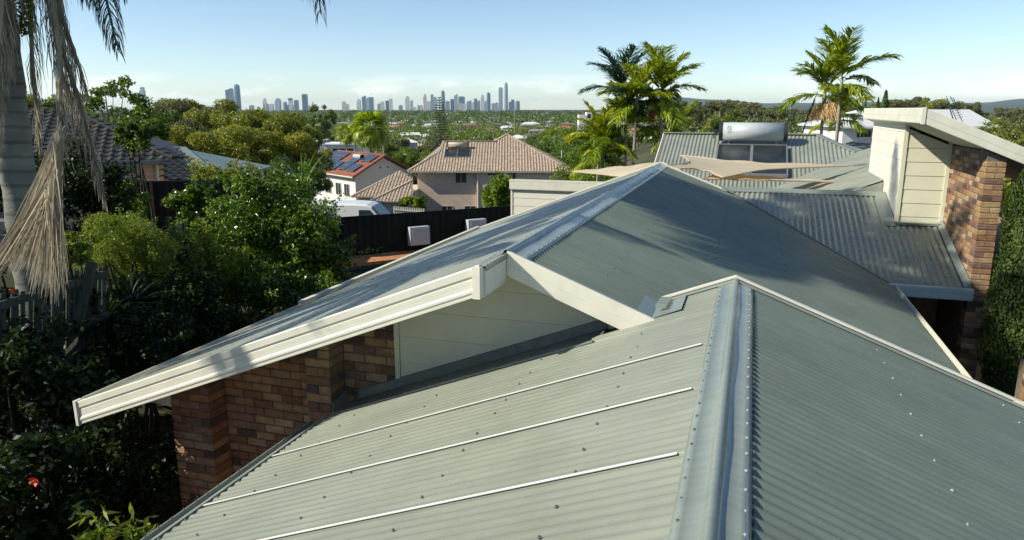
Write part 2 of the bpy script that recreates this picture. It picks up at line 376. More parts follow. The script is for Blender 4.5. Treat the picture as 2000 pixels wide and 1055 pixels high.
# ---- tray between roof A and the gable wall
MB().prism([(-3.30, 4.945, zA(-3.30) - .03), (-.98, 4.945, zA(-.98) - .03), (-.98, 5.47, zA(-.98) - .045), (-3.30, 5.47, zA(-3.3) - .045)],
           [(-3.30, 4.945, zA(-3.30) - .01), (-.98, 4.945, zA(-.98) - .01), (-.98, 5.47, zA(-.98) - .02), (-3.30, 5.47, zA(-3.3) - .02)]).build('valley_tray', M_DARKTRAY, house)
MB().prism([(-3.2, 5.395, zA(-3.2) - .02), (-.98, 5.395, zA(-.98) - .02), (-.98, 5.42, zA(-.98) - .02), (-3.2, 5.42, zA(-3.2) - .02)],
           [(-3.2, 5.405, zA(-3.2) + .06), (-.98, 5.405, zA(-.98) + .06), (-.98, 5.42, zA(-.98) + .065), (-3.2, 5.42, zA(-3.2) + .065)]).build('apron_flashing', M_DARKTRAY, house)
# scribed skirt along the end of the sheets at the tray
MB().beam((-3.25, 4.965, zA(-3.25) + .018), (-1.0, 4.965, zA(-1.0) + .018), .05, .006).build('tray_flashing', M_CAP, house)
# ---- roof B
pB = lambda v, u: (u, v, zB(u))
slB = part('roof_slope'); srB = part('roof_slope')
vv = 4.66
while vv < 14.8:
    v1 = min(vv + SHEET, 14.82)
    corr('roof_sheet', slB, pB, vv, v1 + (.02 if v1 < 14.8 else 0), -5.56, UB, m=M_ROOF, lift=.004, nb=4, amp=.0062, seg=7); vv += SHEET
vv = 5.17
vb = lambda v: min(2.12, -.62) if v < 5.5 else 2.12
while vv < 15.2:
    v1 = min(vv + SHEET, 15.3)
    # the far sheets are cut along the valley with roof C
    hi = lambda v: (2.12 if v < 11.93 else max(UB + .1, 2.12 - 2.66 / 3.4 * (v - 11.93) if v < 15.25 else -.56)) if v > 5.65 else 2.12
    hi2 = lambda v: hi(v) if v < 14.84 else min(hi(v), UB + .1 + 0.0 * v)
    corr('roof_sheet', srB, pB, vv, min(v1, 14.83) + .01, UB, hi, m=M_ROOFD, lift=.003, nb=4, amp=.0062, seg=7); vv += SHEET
    if vv > 14.8: break
pts = []
for r_, u in enumerate((-2.3, -3.0, -3.75, -4.5, -5.2)):
    v = 4.8
    while v < 14.6: w = round(v / .0726) * .0726; pts.append((u, w, zB(u) + .0125)); v += .29
screws('screws', slB, pts, (-K, 0, 1), M_SCREW, r=.005)
pts = []
for r_, u in enumerate((-1.05, -.3, .5, 1.25, 1.95)):
    v = 5.7
    while v < 14.6:
        w = round(v / .0726) * .0726
        if u < hi(v) - .1: pts.append((u, w, zB(u) + .0125))
        v += .36
screws('screws', srB, pts, (K, 0, 1), M_SCREW, r=.008)
# ---- bargeboards. section: (outward, up) swept between two points
def sweep(name, sec, p0, p1, m, parent=None, out=(0, -1, 0), up=(0, 0, 1)):
    o_ = Vector(out); u_ = Vector(up)
    return MB().prism([Vector(p0) + o_ * a + u_ * b for a, b in sec], [Vector(p1) + o_ * a + u_ * b for a, b in sec]).build(name, m, parent or house)
BG = [(0, .030), (.052, .030), (.056, .024), (.056, -.030), (.052, -.036), (.046, -.040), (.046, -.050), (.050, -.054), (.050, -.085), (.048, -.087), (.050, -.089),
      (.050, -.118), (.056, -.126), (.060, -.132), (.060, -.150), (.054, -.158), (.054, -.186), (.046, -.19), (0, -.19)]
sweep('barge_gutter', BG, (UB - .02, 4.65, zB(UB - .02)), (-5.58, 4.65, zB(-5.58)), M_CREAM)
# end plates
def plate(name, pts, th, nrm, m, parent=None):
    n = Vector(nrm); return MB().prism([Vector(p) for p in pts], [Vector(p) + n * th for p in pts]).build(name, m, parent or house)
zl = zB(-5.58)
plate('end_plate', [(-5.59, 4.655, zl + .035), (-5.59, 4.58, zl + .035), (-5.585, 4.58, zl - .2), (-5.585, 4.655, zl - .2)], .03, (-1, 0, 0), M_CREAM)
zr = ZB
plate('end_plate', [(UB - .06, 4.655, zr + .012), (UB - .06, 4.575, zr + .012), (UB - .06, 4.575, zr - .215), (UB - .06, 4.655, zr - .215)], .055, (1, 0, 0), M_CREAM)
# return board under the ridge, facing right: three boards with open joints
for (va, vb2) in ((4.662, 4.86), (4.866, 5.13)):
    MB().box(UB - .02, UB + .005, va, vb2, ZB - .20, ZB - .012).build('return_board', M_WHITEC, house)
MB().box(UB - .016, UB - .001, 4.64, 5.16, ZB - .215, ZB - .201).build('return_board', M_CREAM, house)
# right barge of the near gable
RG = [(0, .028), (.03, .028), (.034, .022), (.034, -.075), (.030, -.078), (.034, -.081), (.034, -.165), (0, -.165)]
sweep('barge_board', RG, (UB + .008, 5.165, ZB + .0), (-.56, 5.165, zB(-.56)), M_CREAM)
plate('barge_return', [(-.56, 5.13, zB(-.56) + .03), (-.44, 5.15, zB(-.56) + .0), (-.44, 5.25, zB(-.56) - .01), (-.56, 5.25, zB(-.56) + .02)], .012, (0, 0, 1), M_CREAM)
# small flashing with cut corrugations beside it
for k in range(4):
    MB().box(-.60 + k * .004, -.52 + k * .004, 5.30 + k * .0726, 5.335 + k * .0726, zA(-.6) + .06, zA(-.6) + .085).build('closure_tab', M_FLASH, house)
plate('valley_flashing', [(-.72, 5.2, zB(-.72) + .02), (-.61, 5.2, -1.495), (-.61, 5.64, -1.495), (-.72, 5.64, zB(-.72) + .02)], .004, (0, 0, 1), M_CAP)
plate('valley_flashing', [(-.61, 5.17, -1.494), (-.40, 5.17, zA(-.40) + .02), (-.40, 5.64, zA(-.40) + .02), (-.61, 5.64, -1.494)], .004, (0, 0, 1), M_CAP)
# soffits
plate('soffit', [(UB - .02, 4.66, ZB - .195), (-5.55, 4.66, zB(-5.55) - .185), (-5.55, 5.43, zB(-5.55) - .185), (UB - .02, 5.43, ZB - .195)], .012, (0, 0, 1), M_SOFF)
plate('soffit', [(UB - .02, 5.17, ZB - .16), (-.7, 5.17, zB(-.7) - .15), (-.7, 5.43, zB(-.7) - .15), (UB - .02, 5.43, ZB - .16)], .012, (0, 0, 1), M_SOFF)
# boxed eave end
MB().prism([(-5.5, 5.2, zB(-5.5) - .19), (-5.13, 5.2, zB(-5.13) - .19), (-5.13, 5.2, -2.79), (-5.5, 5.2, -2.74)],
           [(-5.5, 5.225, zB(-5.5) - .19), (-5.13, 5.225, zB(-5.13) - .19), (-5.13, 5.225, -2.79), (-5.5, 5.225, -2.74)]).build('eave_box_end', M_WHITEC, house)
MB().box(-5.5, -5.14, 5.225, 14.6, -2.79, -2.77).build('soffit', M_SOFF, house)
# far verge of roof A: thin cream capping on a board
for (ua, ub) in ((UA, -.60), (UA, 3.22)):
    sweep('barge_board', [(-.012, .052), (.028, .052), (.028, .036), (.004, .034), (.004, -.14), (-.012, -.14)], (ua, 5.66, zA(ua)), (ub, 5.66, zA(ub)), M_CREAM)
    sweep('verge_flashing', [(.028, .03), (.075, .022), (.075, .018), (.028, .026)], (ua, 5.66, zA(ua)), (ub, 5.66, zA(ub)), M_CAP)
MB().box(UA - .02, 3.1, 5.63, 5.65, -2.6, -2.0).build('gable_wall', M_CREAMB, house)
# far verge of roof B
for (ua, ub) in ((UB, -5.6), (UB, -.50)):
    sweep('barge_board', [(-.012, .052), (.026, .052), (.026, .02), (.0, .018), (.0, -.17), (-.012, -.17)], (ua, 14.85, zB(ua)), (ub, 14.85, zB(ub)), M_CREAM)
# little capping turned up on the garden eave
MB().prism([(-5.62, 8.05, EAVE + .02), (-5.56, 8.05, EAVE + .02), (-5.56, 8.05, EAVE + .06), (-5.62, 8.05, EAVE + .06)],
           [(-5.62, 14.8, EAVE + .02), (-5.56, 14.8, EAVE + .02), (-5.56, 14.8, EAVE + .05), (-5.62, 14.8, EAVE + .05)]).build('eave_capping', M_CREAM, house)
# eave gutters of roof B
GU = [(0, 0), (0, -.10), (.11, -.10), (.115, .004), (.105, .004), (.103, -.09), (.008, -.09), (.008, 0)]
sweep('gutter', GU, (2.075, 5.7, EAVE + .005), (2.075, 11.82, EAVE + .005), M_CREAM, out=(1, 0, 0))
sweep('gutter', GU, (-5.53, 4.7, EAVE - .005), (-5.53, 14.8, EAVE - .005), M_CREAM, out=(-1, 0, 0))
# ---- gable cladding of roof B (cream boards)
gab = part('gable_wall')
def clad_v(parent, v, u0, u1, z0f, z1f, board, zr0, zr1, m, th=.018, gap=.006, skew=0):
    "horizontal boards on a wall facing the camera; z0f(u), z1f(u) bound it below and above"
    z = zr0
    n = 40
    while z < zr1:
        top = z + board - gap; V = []; us = np.linspace(u0, u1, n); cols = []
        for u in us:
            a = max(z, z0f(u)); b = min(top, z1f(u)); cols.append((u, a, b))
        run = [c for c in cols if c[2] - c[1] > .004]
        if len(run) > 1:
            F = []; V = []
            for (u, a, b) in run: V += [(u, v, a), (u, v, b), (u, v + th, b), (u, v + th, a)]
            # the lower edge of each board stands a little proud, like shiplap
            V = [(x, y - (.007 if i % 4 == 0 else 0), zz) for i, (x, y, zz) in enumerate(V)]
            for i in range(len(run) - 1):
                for k in range(4): F.append((i * 4 + k, i * 4 + 4 + k, i * 4 + 4 + (k + 1) % 4, i * 4 + (k + 1) % 4))
            F += [(0, 1, 2, 3), tuple(len(V) - 4 + k for k in (3, 2, 1, 0))]
            obj('cladding_board', V, F, m, parent)
        z += board
clad_v(gab, 5.43, -2.79, -.62, lambda u: zA(u) - .04, lambda u: zB(u) - .16, .235, -2.62, -1.1, M_CREAMB, gap=.004)
MB().prism([(-2.79, 5.452, zA(-2.79) - .1), (-.62, 5.452, zA(-.62) - .1), (-.62, 5.452, zB(-.62) - .17), (UB, 5.452, ZB - .17), (-2.79, 5.452, zB(-2.79) - .17)],
           [(-2.79, 5.5, zA(-2.79) - .1), (-.62, 5.5, zA(-.62) - .1), (-.62, 5.5, zB(-.62) - .17), (UB, 5.5, ZB - .17), (-2.79, 5.5, zB(-2.79) - .17)]).build('backing_wall', M_DARKTRAY, gab)
MB().box(-2.83, -2.785, 5.405, 5.45, zA(-2.83) - .02, zB(-2.83) - .16).build('corner_strip', M_CREAMB, house)

# ---- brickwork
BH, BL, BD, BJ = .0708, .206, .104, .0112
def brick_mesh(w, d, h=BH):
    b = .0055; V = []; zs = [(0, b), (b, 0), (h - b, 0), (h, b)]
    for z, i in zs: V += [(i, i, z), (w - i, i, z), (w - i, d - i, z), (i, d - i, z)]
    F = [(3, 2, 1, 0), (12, 13, 14, 15)]
    for l in range(3):
        for k in range(4): F.append((l * 4 + k, l * 4 + (k + 1) % 4, l * 4 + 4 + (k + 1) % 4, l * 4 + 4 + k))
    return V, F
_bm = {}
def brick(parent, w, d, x, y, z, ry=0, stuff=None):
    V, F = brick_mesh(w, d)
    if stuff is not None: stuff.append((V, F, x, y, z)); return
    mi = rnd.choice((0, 0, 1, 1, 2, 2, 3, 4, 5, 6, 7, 7)); key = (round(w, 3), round(d, 3), mi)
    if key not in _bm: _bm[key] = mesh('brick', V, F, M_BRICK[mi])
    o = link('brick', _bm[key], parent, (x + rnd.uniform(-.0015, .0015), y + rnd.uniform(-.002, .002), z + rnd.uniform(-.001, .001)))
    o.rotation_euler.z = rnd.uniform(-.006, .006)
CO = BH + BJ; BW = BL + BJ
bw = part('brick_wall')
ZBOT = -4.25
# mortar core
def core(u0, u1, v0, v1, zt, name='mortar', parent=None, zb=-5.4):
    MB().prism([(u0, v0, zb), (u1, v0, zb), (u1, v1, zb), (u0, v1, zb)], [(u0, v0, zt(u0)), (u1, v0, zt(u1)), (u1, v1, zt(u1)), (u0, v1, zt(u0))]).build(name, M_MORTAR, parent or bw)
tB = lambda u: zB(u) - .19
core(-5.12, -2.84, 5.443, 5.7, tB)
core(-5.120, -4.69, 5.212, 5.443, tB); core(-3.59, -3.36, 5.212, 5.443, tB)
ci = 0; z = ZBOT
while z < -1.5:
    off = 0 if ci % 2 else BW / 2
    for (ua, ub) in ((-4.68, -3.6), (-3.35, -2.84)):
        u = ua - off
        while u < ub - .03:
            a = max(u, ua + .002); b = min(u + BL, ub - .002)
            if b - a > .03 and z + BH * .6 < tB((a + b) / 2) and (a < -3.3 or z + BH > zA(a) - .15): brick(bw, round(b - a, 4), BD, a, 5.43, z)
            u += BW
    w1 = [.2194, .2194] if ci % 2 else [.104, .2196, .104]; u = -5.13
    for w in w1:
        if z + BH * .6 < tB(u + w / 2): brick(bw, w, .226, u, 5.2, z)
        u += w + BJ
    if ci % 2: ws = [.24]
    else: ws = [.115, .1154]
    u = -3.6
    for w in ws:
        if z + BH * .6 < tB(u + w / 2) and z > -3.1: brick(bw, w, .226, u, 5.2, z)
        u += w + BJ
    z += CO; ci += 1
# dark flashing wrap at the foot of the second pier
plate('corner_flashing', [(-3.345, 5.19, -2.72), (-3.345, 5.44, -2.72), (-3.345, 5.44, -2.48), (-3.345, 5.19, -2.52)], .006, (1, 0, 0), M_FLASH)
# plain walls of the parts of the house the photograph cannot show
M_BRICKTEX = mat('brick_far', (.36, .22, .13), rough=.9, var=.3, scale=8, bump=.3)
for (a, b, c, d) in ((-5.12, 1.75, 5.72, 14.6), (-2.95, 2.9, -1.2, 5.0), (2.2, 6.0, 14.6, 20.0), (-2.4, 6, 20.0, 26.0)):
    MB().box(a, b, c, d, -5.35, -2.62).build('outer_wall', M_BRICKTEX, house)

# ---- roof C: short corrugated slope facing the camera
slC = part('roof_slope')
pC = lambda u, v: (u, v, zC(v))
vlow = lambda u: 11.88 if u > 2.12 else 11.9 + (2.12 - u) * 3.4 / 2.68
u = -.6
ps = .096 * 8
while u < 3.2:
    u1 = min(u + ps, 3.2)
    corr('roof_sheet', slC, pC, u, u1, vlow, lambda a: 15.2 if a < 2.47 else 14.0, pitch=.096, amp=.0125, seg=8, m=M_ROOF, lift=.003); u += ps
V = []; F = []
for i, uu in enumerate(np.linspace(-.75, 2.46, 12)):
    V += [(uu, 15.02, zC(15.02) + .028), (uu, 15.2, zC(15.2) + .045), (uu, 15.38, zC(15.2) - .02)]
    if i: s = i * 3; F += [(s - 3, s, s + 1, s - 2), (s - 2, s + 1, s + 2, s - 1)]
obj('ridge_cap', V, F, M_CAP, house)
# back slope of roof C
plate('roof_slope', [(-.75, 15.36, zC(15.2) - .03), (2.46, 15.36, zC(15.2) - .03), (2.46, 17.8, -2.4), (-.75, 17.8, -2.4)], .01, (0, 0, 1), M_ROOF)
MB().box(2.465, 3.2, 14.0 - .16, 14.0 - .03, zC(13.95), zC(13.95) + .04).build('apron_flashing', M_CAP, house)
MB().prism([(2.30, 13.8, zC(13.8) + .026), (2.46, 13.8, zC(13.8) + .026), (2.46, 15.1, zC(15.1) + .026), (2.26, 15.1, zC(15.1) + .026)],
           [(2.30, 13.8, zC(13.8) + .034), (2.46, 13.8, zC(13.8) + .034), (2.46, 15.1, zC(15.1) + .034), (2.26, 15.1, zC(15.1) + .034)]).build('apron_flashing', M_CAP, house)
for k in range(1):
    MB().prism([(3.10, 11.88, zC(11.88) + .028), (3.19, 11.88, zC(11.88) + .028), (3.19, 13.97, zC(13.97) + .028), (3.10, 13.97, zC(13.97) + .028)],
               [(3.10, 11.88, zC(11.88) + .034), (3.19, 11.88, zC(11.88) + .08), (3.19, 13.97, zC(13.97) + .08), (3.10, 13.97, zC(13.97) + .034)]).build('apron_flashing', M_CAP, house)
M_GUTC = mat('blue_grey_gutter_paint', (.33, .42, .41), rough=.4, var=.06)
GC = [(0, .01), (.10, .01), (.105, -.0), (.105, -.055), (.098, -.06), (.105, -.065), (.105, -.15), (.09, -.165), (0, -.165)]
sweep('gutter', GC, (2.1, 11.86, EAVE), (3.2, 11.86, EAVE), M_GUTC)
MB().box(1.76, 3.19, 13.6, 13.7, -5.35, -2.2).build('porch_wall', M_BRICKTEX, house); MB().box(1.76, 3.19, 11.95, 13.6, -2.76, -2.74).build('porch_ceiling', M_SOFF, house)
# valley line between B and C
MB().beam((2.14, 11.86, zB(2.14) + .025), (-.56, 15.28, zB(-.56) + .03), .05, .006).build('valley_flashing', M_DARKTRAY, house)

# ---- raised clad block on the right with its skillion roof
tw = part('raised_gable')
US, VS = 2.47, 14.0
z = -2.3
for k in range(13):                                    # pale boards of the side wall
    zb_, zt_ = -3.2 + k * .235, -3.2 + (k + 1) * .235 - .005
    if zt_ > -.22: zt_ = -.22
    MB().prism([(US, VS, zb_), (US + .02, VS, zb_), (US + .02, 17.6, zb_), (US, 17.6, zb_)], [(US + .006, VS, zt_), (US + .02, VS, zt_), (US + .02, 17.6, zt_), (US + .006, 17.6, zt_)]).build('cladding_board', M_WHITEC, tw)
tops = lambda u: -.20 - .42 * (u - 2.33)
clad_v(tw, VS, US + .05, 3.15, lambda u: zC(VS) - .03, lambda u: tops(u) - .04, .235, -2.05, -.2, M_CREAMB, gap=.007)
MB().box(US + .02, 3.2, VS + .022, 17.6, -3.2, -.6).build('backing_wall', M_DARKTRAY, tw)
MB().box(US - .012, US + .05, VS - .022, VS + .02, zC(VS) - .03, -.22).build('corner_strip', M_CREAMB, tw)
MB().box(3.145, 3.2, VS - .022, VS + .02, zC(VS) - .03, -.5).build('corner_strip', M_CREAMB, tw)
# skillion roof, fascia on the left and barge on the near side
plate('roof_sheet', [(2.33, 11.95, -.03), (7.0, 11.95, -.03 - 4.67 * .42), (7.0, 18.0, -.03 - 4.67 * .42), (2.33, 18.0, -.03)], .02, (0, 0, 1), M_ROOF, tw)
plate('soffit', [(2.34, 11.95, -.20), (6.9, 11.95, -.20 - 4.56 * .42), (6.9, 18.0, -.20 - 4.56 * .42), (2.34, 18.0, -.20)], .01, (0, 0, 1), M_CREAMB, tw)
FA = [(0, .02), (.03, .02), (.034, .01), (.034, -.10), (.028, -.105), (.034, -.11), (.034, -.19), (.03, -.2), (0, -.2)]
sweep('fascia', FA, (2.33, 11.9, 0), (2.33, 17.9, .0), M_CREAM, tw, out=(-1, 0, 0))
sweep('barge_board', [(a, b) for a, b in FA], (2.31, 11.93, .005), (4.1, 11.93, .005 - 1.79 * .42), M_CREAM, tw)
sweep('barge_board', [(a, b) for a, b in FA], (4.105, 11.93, .005 - 1.795 * .42), (6.9, 11.93, .005 - 4.59 * .42), M_CREAM, tw)
MB().box(2.285, 2.335, 11.885, 11.94, -.21, .028).build('corner_cap', M_CREAM, tw)
# brick flank and pier
core(3.208, 3.44, 12.008, 17.0, lambda u: -.22 - .42 * (u - 2.33), parent=tw)
bp = tw
z = -4.9; ci = 0; st = []
while z < -.60:
    zt = tops(3.3) - .06
    if z + BH < zt:
        if ci % 2: brick(tw, .244, .226, 3.2, 12.0, z)
        else: brick(tw, .116, .226, 3.2, 12.0, z); brick(tw, .1185, .226, 3.2 + .1255, 12.0, z)
    v = 12.236 if ci % 2 else 12.236 + BW / 2
    if ci % 2 == 0: st.append((.104, BW / 2 - BJ, 3.2, 12.236, z))
    while v < 14.0:
        d = min(BL, 14.0 - v)
        if z + BH > zC(v + d) - .1 and z + BH < tops(3.2) - .02: st.append((.104, d, 3.2, v, z))
        v += BW
    z += CO; ci += 1
for mi in range(len(M_BRICK)):
    mb = MB()
    for i, (w, d, x, y, z) in enumerate(st):
        if (i * 7919 // 13) % len(M_BRICK) == mi:
            V, F = brick_mesh(w, d); mb.add([(a + x + (i % 3) * .001, b + y, c + z) for a, b, c in V], F)
    o = mb.build('bricks', M_BRICK[mi], tw); o['kind'] = 'stuff'
# low brick wall beyond the hedge, at the right edge
lw = empty('brick_pier', (0, 0, 0), 'low sunlit brick pier at the right edge under the green hedge', 'brick pier', rz=-TH)
MB().box(3.318, 3.64, 9.708, 10.0, -5.35, -2.99).build('mortar', M_MORTAR, lw)
z = -4.0; ci = 0
while z < -3.05:
    u = 3.31 if ci % 2 else 3.31 - BW / 2
    while u < 3.6:
        a = max(u, 3.31); b = min(u + BL, 3.65)
        if b - a > .04: brick(lw, round(b - a, 3), BD, a, 9.7, z)
        u += BW
    z += CO; ci += 1

# ---- cream clad box at the left behind the middle roof
lb = part('raised_box')
VL = 18.0
cx0, cx1, ct = -5.86, -2.6, -1.77
clad_v(lb, VL, cx0, cx1, lambda u: -3.3, lambda u: ct - .26, .21, -3.3, ct - .2, M_WHITEC, gap=.007)
MB().box(cx0, cx1, VL + .02, VL + .35, -5.3, ct - .03).build('backing_wall', M_CREAMB, lb)
sweep('fascia', [(0, .0), (.05, .0), (.05, -.05), (.04, -.055), (.05, -.06), (.05, -.24), (.045, -.26), (0, -.26)], (cx0 - .04, VL - .02, ct), (cx1, VL - .02, ct), M_CREAM, lb)
MB().box(cx0 - .02, cx0 + .03, VL - .02, VL + .03, -3.5, ct - .26).build('corner_strip', M_WHITEC, lb)

# ---- roof D: rear wing facing the camera, with a hip at the right, and the slope E beside it
slD = part('roof_slope')
VD, ZD = 24.0, -.76
pD = lambda u, v: (u, v, ZD - K * (VD - v))
def dlo(u):   # lower limit: eave or the valley with E
    if u < .0: return 19.7
    return min(VD, max(19.7, 20.8 + (u - .89) * 1.05))
def dhi(u): return VD if u < 1.85 else max(dlo(u) + .001, VD - (u - 1.85) * 1.16)
u = -2.66; ps = .11 * 7
while u < 2.83:
    u1 = min(u + ps, 2.84)
    corr('roof_sheet', slD, pD, u, u1, dlo, dhi, pitch=.11, amp=.015, seg=8, m=M_ROOF, lift=.003); u += ps
MB().beam((-2.7, VD, ZD + .03), (1.87, VD, ZD + .03), .26, .03).build('ridge_cap', M_CAP, house)
MB().beam((1.85, VD, ZD + .03), (2.86, 22.83, -1.19), .2, .03).build('hip_cap', M_CAP, house)
sweep('barge_board', [(0, .05), (.03, .05), (.03, -.16), (0, -.16)], (-2.67, 19.6, ZD - K * 4.4), (-2.67, VD, ZD), M_CREAM, out=(-1, 0, 0))
slE = part('roof_slope')
pE = lambda v, u: (u, v, -1.21 + K * (u - 2.84))
elo = lambda v: max(.0, .89 + (v - 20.8) / 1.05) if v > 19.9 else .05
v = 15.6
while v < 22.8:
    v1 = min(v + .77, 22.84)
    corr('roof_sheet', slE, pE, v, v1, elo, 3.3, pitch=.11, amp=.012, seg=6, m=M_ROOF, lift=.003); v += .77
MB().prism([(.15, 15.55, -2.6), (2.46, 15.55, -2.6), (2.46, 15.6, -2.6), (.15, 15.6, -2.6)], [(.15, 15.55, -2.27), (2.46, 15.55, -1.37), (2.46, 15.6, -1.37), (.15, 15.6, -2.27)]).build('roof_end_flashing', M_ROOF, house)
MB().beam((3.3, 15.5, -1.0), (3.3, 22.9, -1.0), .26, .03).build('ridge_cap', M_CAP, house)
plate('roof_slope', [(2.84, 22.85, -1.23), (1.85, 24.0, -.79), (1.85, 26, -1.6), (3.6, 26, -1.8), (3.6, 22.85, -1.3)], .01, (0, 0, 1), M_ROOF)
# ------------------------------------------------------------------ the land
def sstep(a, b, x):
    t = np.clip((np.asarray(x, dtype=float) - a) / (b - a), 0, 1); return t * t * (3 - 2 * t)
def ground(X, Y):
    X = np.asarray(X, dtype=float); Y = np.asarray(Y, dtype=float)
    z = np.interp(Y, [-200, 20, 23, 34, 40, 66, 78, 110, 200, 350, 600, 1500], [-5.5, -5.45, -6.75, -6.8, -7.2, -10.3, -11.5, -14.5, -19.5, -23, -25, -26])
    z = z + 3.2 * np.exp(-(((X + 22) / 11) ** 2 + ((Y - 24) / 12) ** 2)) + 4.6 * np.exp(-(((X + 38) / 22) ** 2 + ((Y - 62) / 24) ** 2))
    z = z + 1.5 * sstep(-4.6, -9, X) * sstep(20, 8, Y) * sstep(0, 4, Y)
    az = X / np.maximum(Y, 1.0)
    hill = sstep(.02, .26, az) * sstep(60, 110, Y) * sstep(520, 300, Y)
    z = z * (1 - hill) + (-9.5) * hill
    return z
def gz_(x, y): return float(ground(x, y))
M_GROUND = mat('ground', (.055, .065, .03), rough=.95, spec=.1, col2=(.10, .10, .06), scale=.08, worldco=True, bump=.2, bscale=3)
xs = np.concatenate([-np.geomspace(30000, 60, 26), np.linspace(-55, 55, 45), np.geomspace(60, 30000, 26)])
ys = np.concatenate([[-2000, -400, -100], np.linspace(-40, 130, 70), np.geomspace(140, 40000, 50)])
GX, GY = np.meshgrid(xs, ys); GZ = ground(GX, GY)
# keep the ground under the house flat
nx, ny = len(xs), len(ys)
V = np.stack([GX, GY, GZ], -1).reshape(-1, 3).tolist()
F = [(j * nx + i, j * nx + i + 1, (j + 1) * nx + i + 1, (j + 1) * nx + i) for j in range(ny - 1) for i in range(nx - 1)]
g_ = obj('ground', V, F, M_GROUND, smooth=True); g_['kind'] = 'structure'

# far ranges inland on the right
M_HILL = mat('far_forest', (.04, .06, .03), rough=.95, spec=.0, scale=.002, worldco=True)
def hills(y0, x0, x1, prof, depth):
    V = []; F = []; n = 90
    for i in range(n + 1):
        x = x0 + (x1 - x0) * i / n; h = prof(i / n)
        for k, (dy, f) in enumerate(((-depth, 0), (-depth * .4, .6), (0, 1), (depth, 0))): V.append((x, y0 + dy, -27 + (h + 27) * f))
    for i in range(n):
        for k in range(3): s = i * 4 + k; F.append((s, s + 4, s + 5, s + 1))
    o = obj('hills', V, F, M_HILL, smooth=True); o['kind'] = 'structure'
def pr1(t): return 20 + 60 * t + 45 * sin(t * 9 + .5) + 35 * sin(t * 23) + 18 * sin(t * 57) - 60 * (t < .12) * (1 - t / .12)
hills(13500, 2600, 13500, pr1, 2500)
hills(17500, 3500, 16500, lambda t: 190 + 50 * sin(t * 7 + 2) + 35 * sin(t * 19 + 1) + 12 * sin(t * 61), 2500)

# the air
hz = MB().box(-26000, 26000, -1500, 32000, -60, 420).build('haze', None); hz['kind'] = 'stuff'
m = bpy.data.materials.new('air'); m.use_nodes = True; N = m.node_tree.nodes; L = m.node_tree.links
for n in list(N):
    if n.type == 'BSDF_PRINCIPLED': N.remove(n)
pv = N.new('ShaderNodeVolumePrincipled'); pv.inputs['Density'].default_value = 2.6e-5
pv.inputs['Color'].default_value = (.74, .90, 1.0, 1); pv.inputs['Anisotropy'].default_value = .2
L.new(pv.outputs[0], N['Material Output'].inputs['Volume']); hz.data.materials.append(m)
try: m.cycles.homogeneous_volume = True
except Exception: pass

# ------------------------------------------------------------------ the city on the coast, 8 km off
def tower_mat(name, wall, glass, fh=7.0, rat=.5, rough=.3):
    m = bpy.data.materials.new(name); m.use_nodes = True; N = m.node_tree.nodes; L = m.node_tree.links; b = N['Principled BSDF']
    g = N.new('ShaderNodeTexCoord'); s = N.new('ShaderNodeSeparateXYZ'); L.new(g.outputs['Object'], s.inputs[0])
    d = N.new('ShaderNodeMath'); d.operation = 'DIVIDE'; d.inputs[1].default_value = fh; L.new(s.outputs['Z'], d.inputs[0])
    f = N.new('ShaderNodeMath'); f.operation = 'FRACT'; L.new(d.outputs[0], f.inputs[0])
    c = N.new('ShaderNodeMath'); c.operation = 'GREATER_THAN'; c.inputs[1].default_value = rat; L.new(f.outputs[0], c.inputs[0])
    w = N.new('ShaderNodeTexNoise'); w.inputs['Scale'].default_value = .09; L.new(g.outputs['Object'], w.inputs['Vector'])
    mx = N.new('ShaderNodeMixRGB'); mx.inputs[1].default_value = (*wall, 1); mx.inputs[2].default_value = (*glass, 1); L.new(c.outputs[0], mx.inputs[0])
    hs = N.new('ShaderNodeHueSaturation'); mr = N.new('ShaderNodeMapRange'); mr.inputs['To Min'].default_value = .6; mr.inputs['To Max'].default_value = 1.4
    L.new(w.outputs['Fac'], mr.inputs['Value']); L.new(mr.outputs[0], hs.inputs['Value']); L.new(mx.outputs[0], hs.inputs['Color']); L.new(hs.outputs[0], b.inputs['Base Color'])
    b.inputs['Roughness'].default_value = rough; return m
TM = {'b': tower_mat('blue_glass_tower', (.10, .20, .30), (.04, .10, .18)), 'd': tower_mat('dark_glass_tower', (.045, .10, .18), (.02, .05, .12)),
      'w': tower_mat('white_tower', (.72, .70, .64), (.16, .22, .26), rat=.62), 'g': tower_mat('grey_tower', (.32, .36, .38), (.10, .15, .19)),
      's': tower_mat('sandy_tower', (.6, .54, .45), (.22, .24, .25), rat=.66), 'p': tower_mat('pale_blue_tower', (.38, .46, .5), (.16, .25, .32), rat=.5)}
M_CONC = mat('tower_concrete', (.5, .5, .47), rough=.8, scale=.05)
M_CRANE = mat('crane_steel', (.5, .45, .35), rough=.6)
CITY = 8500.0
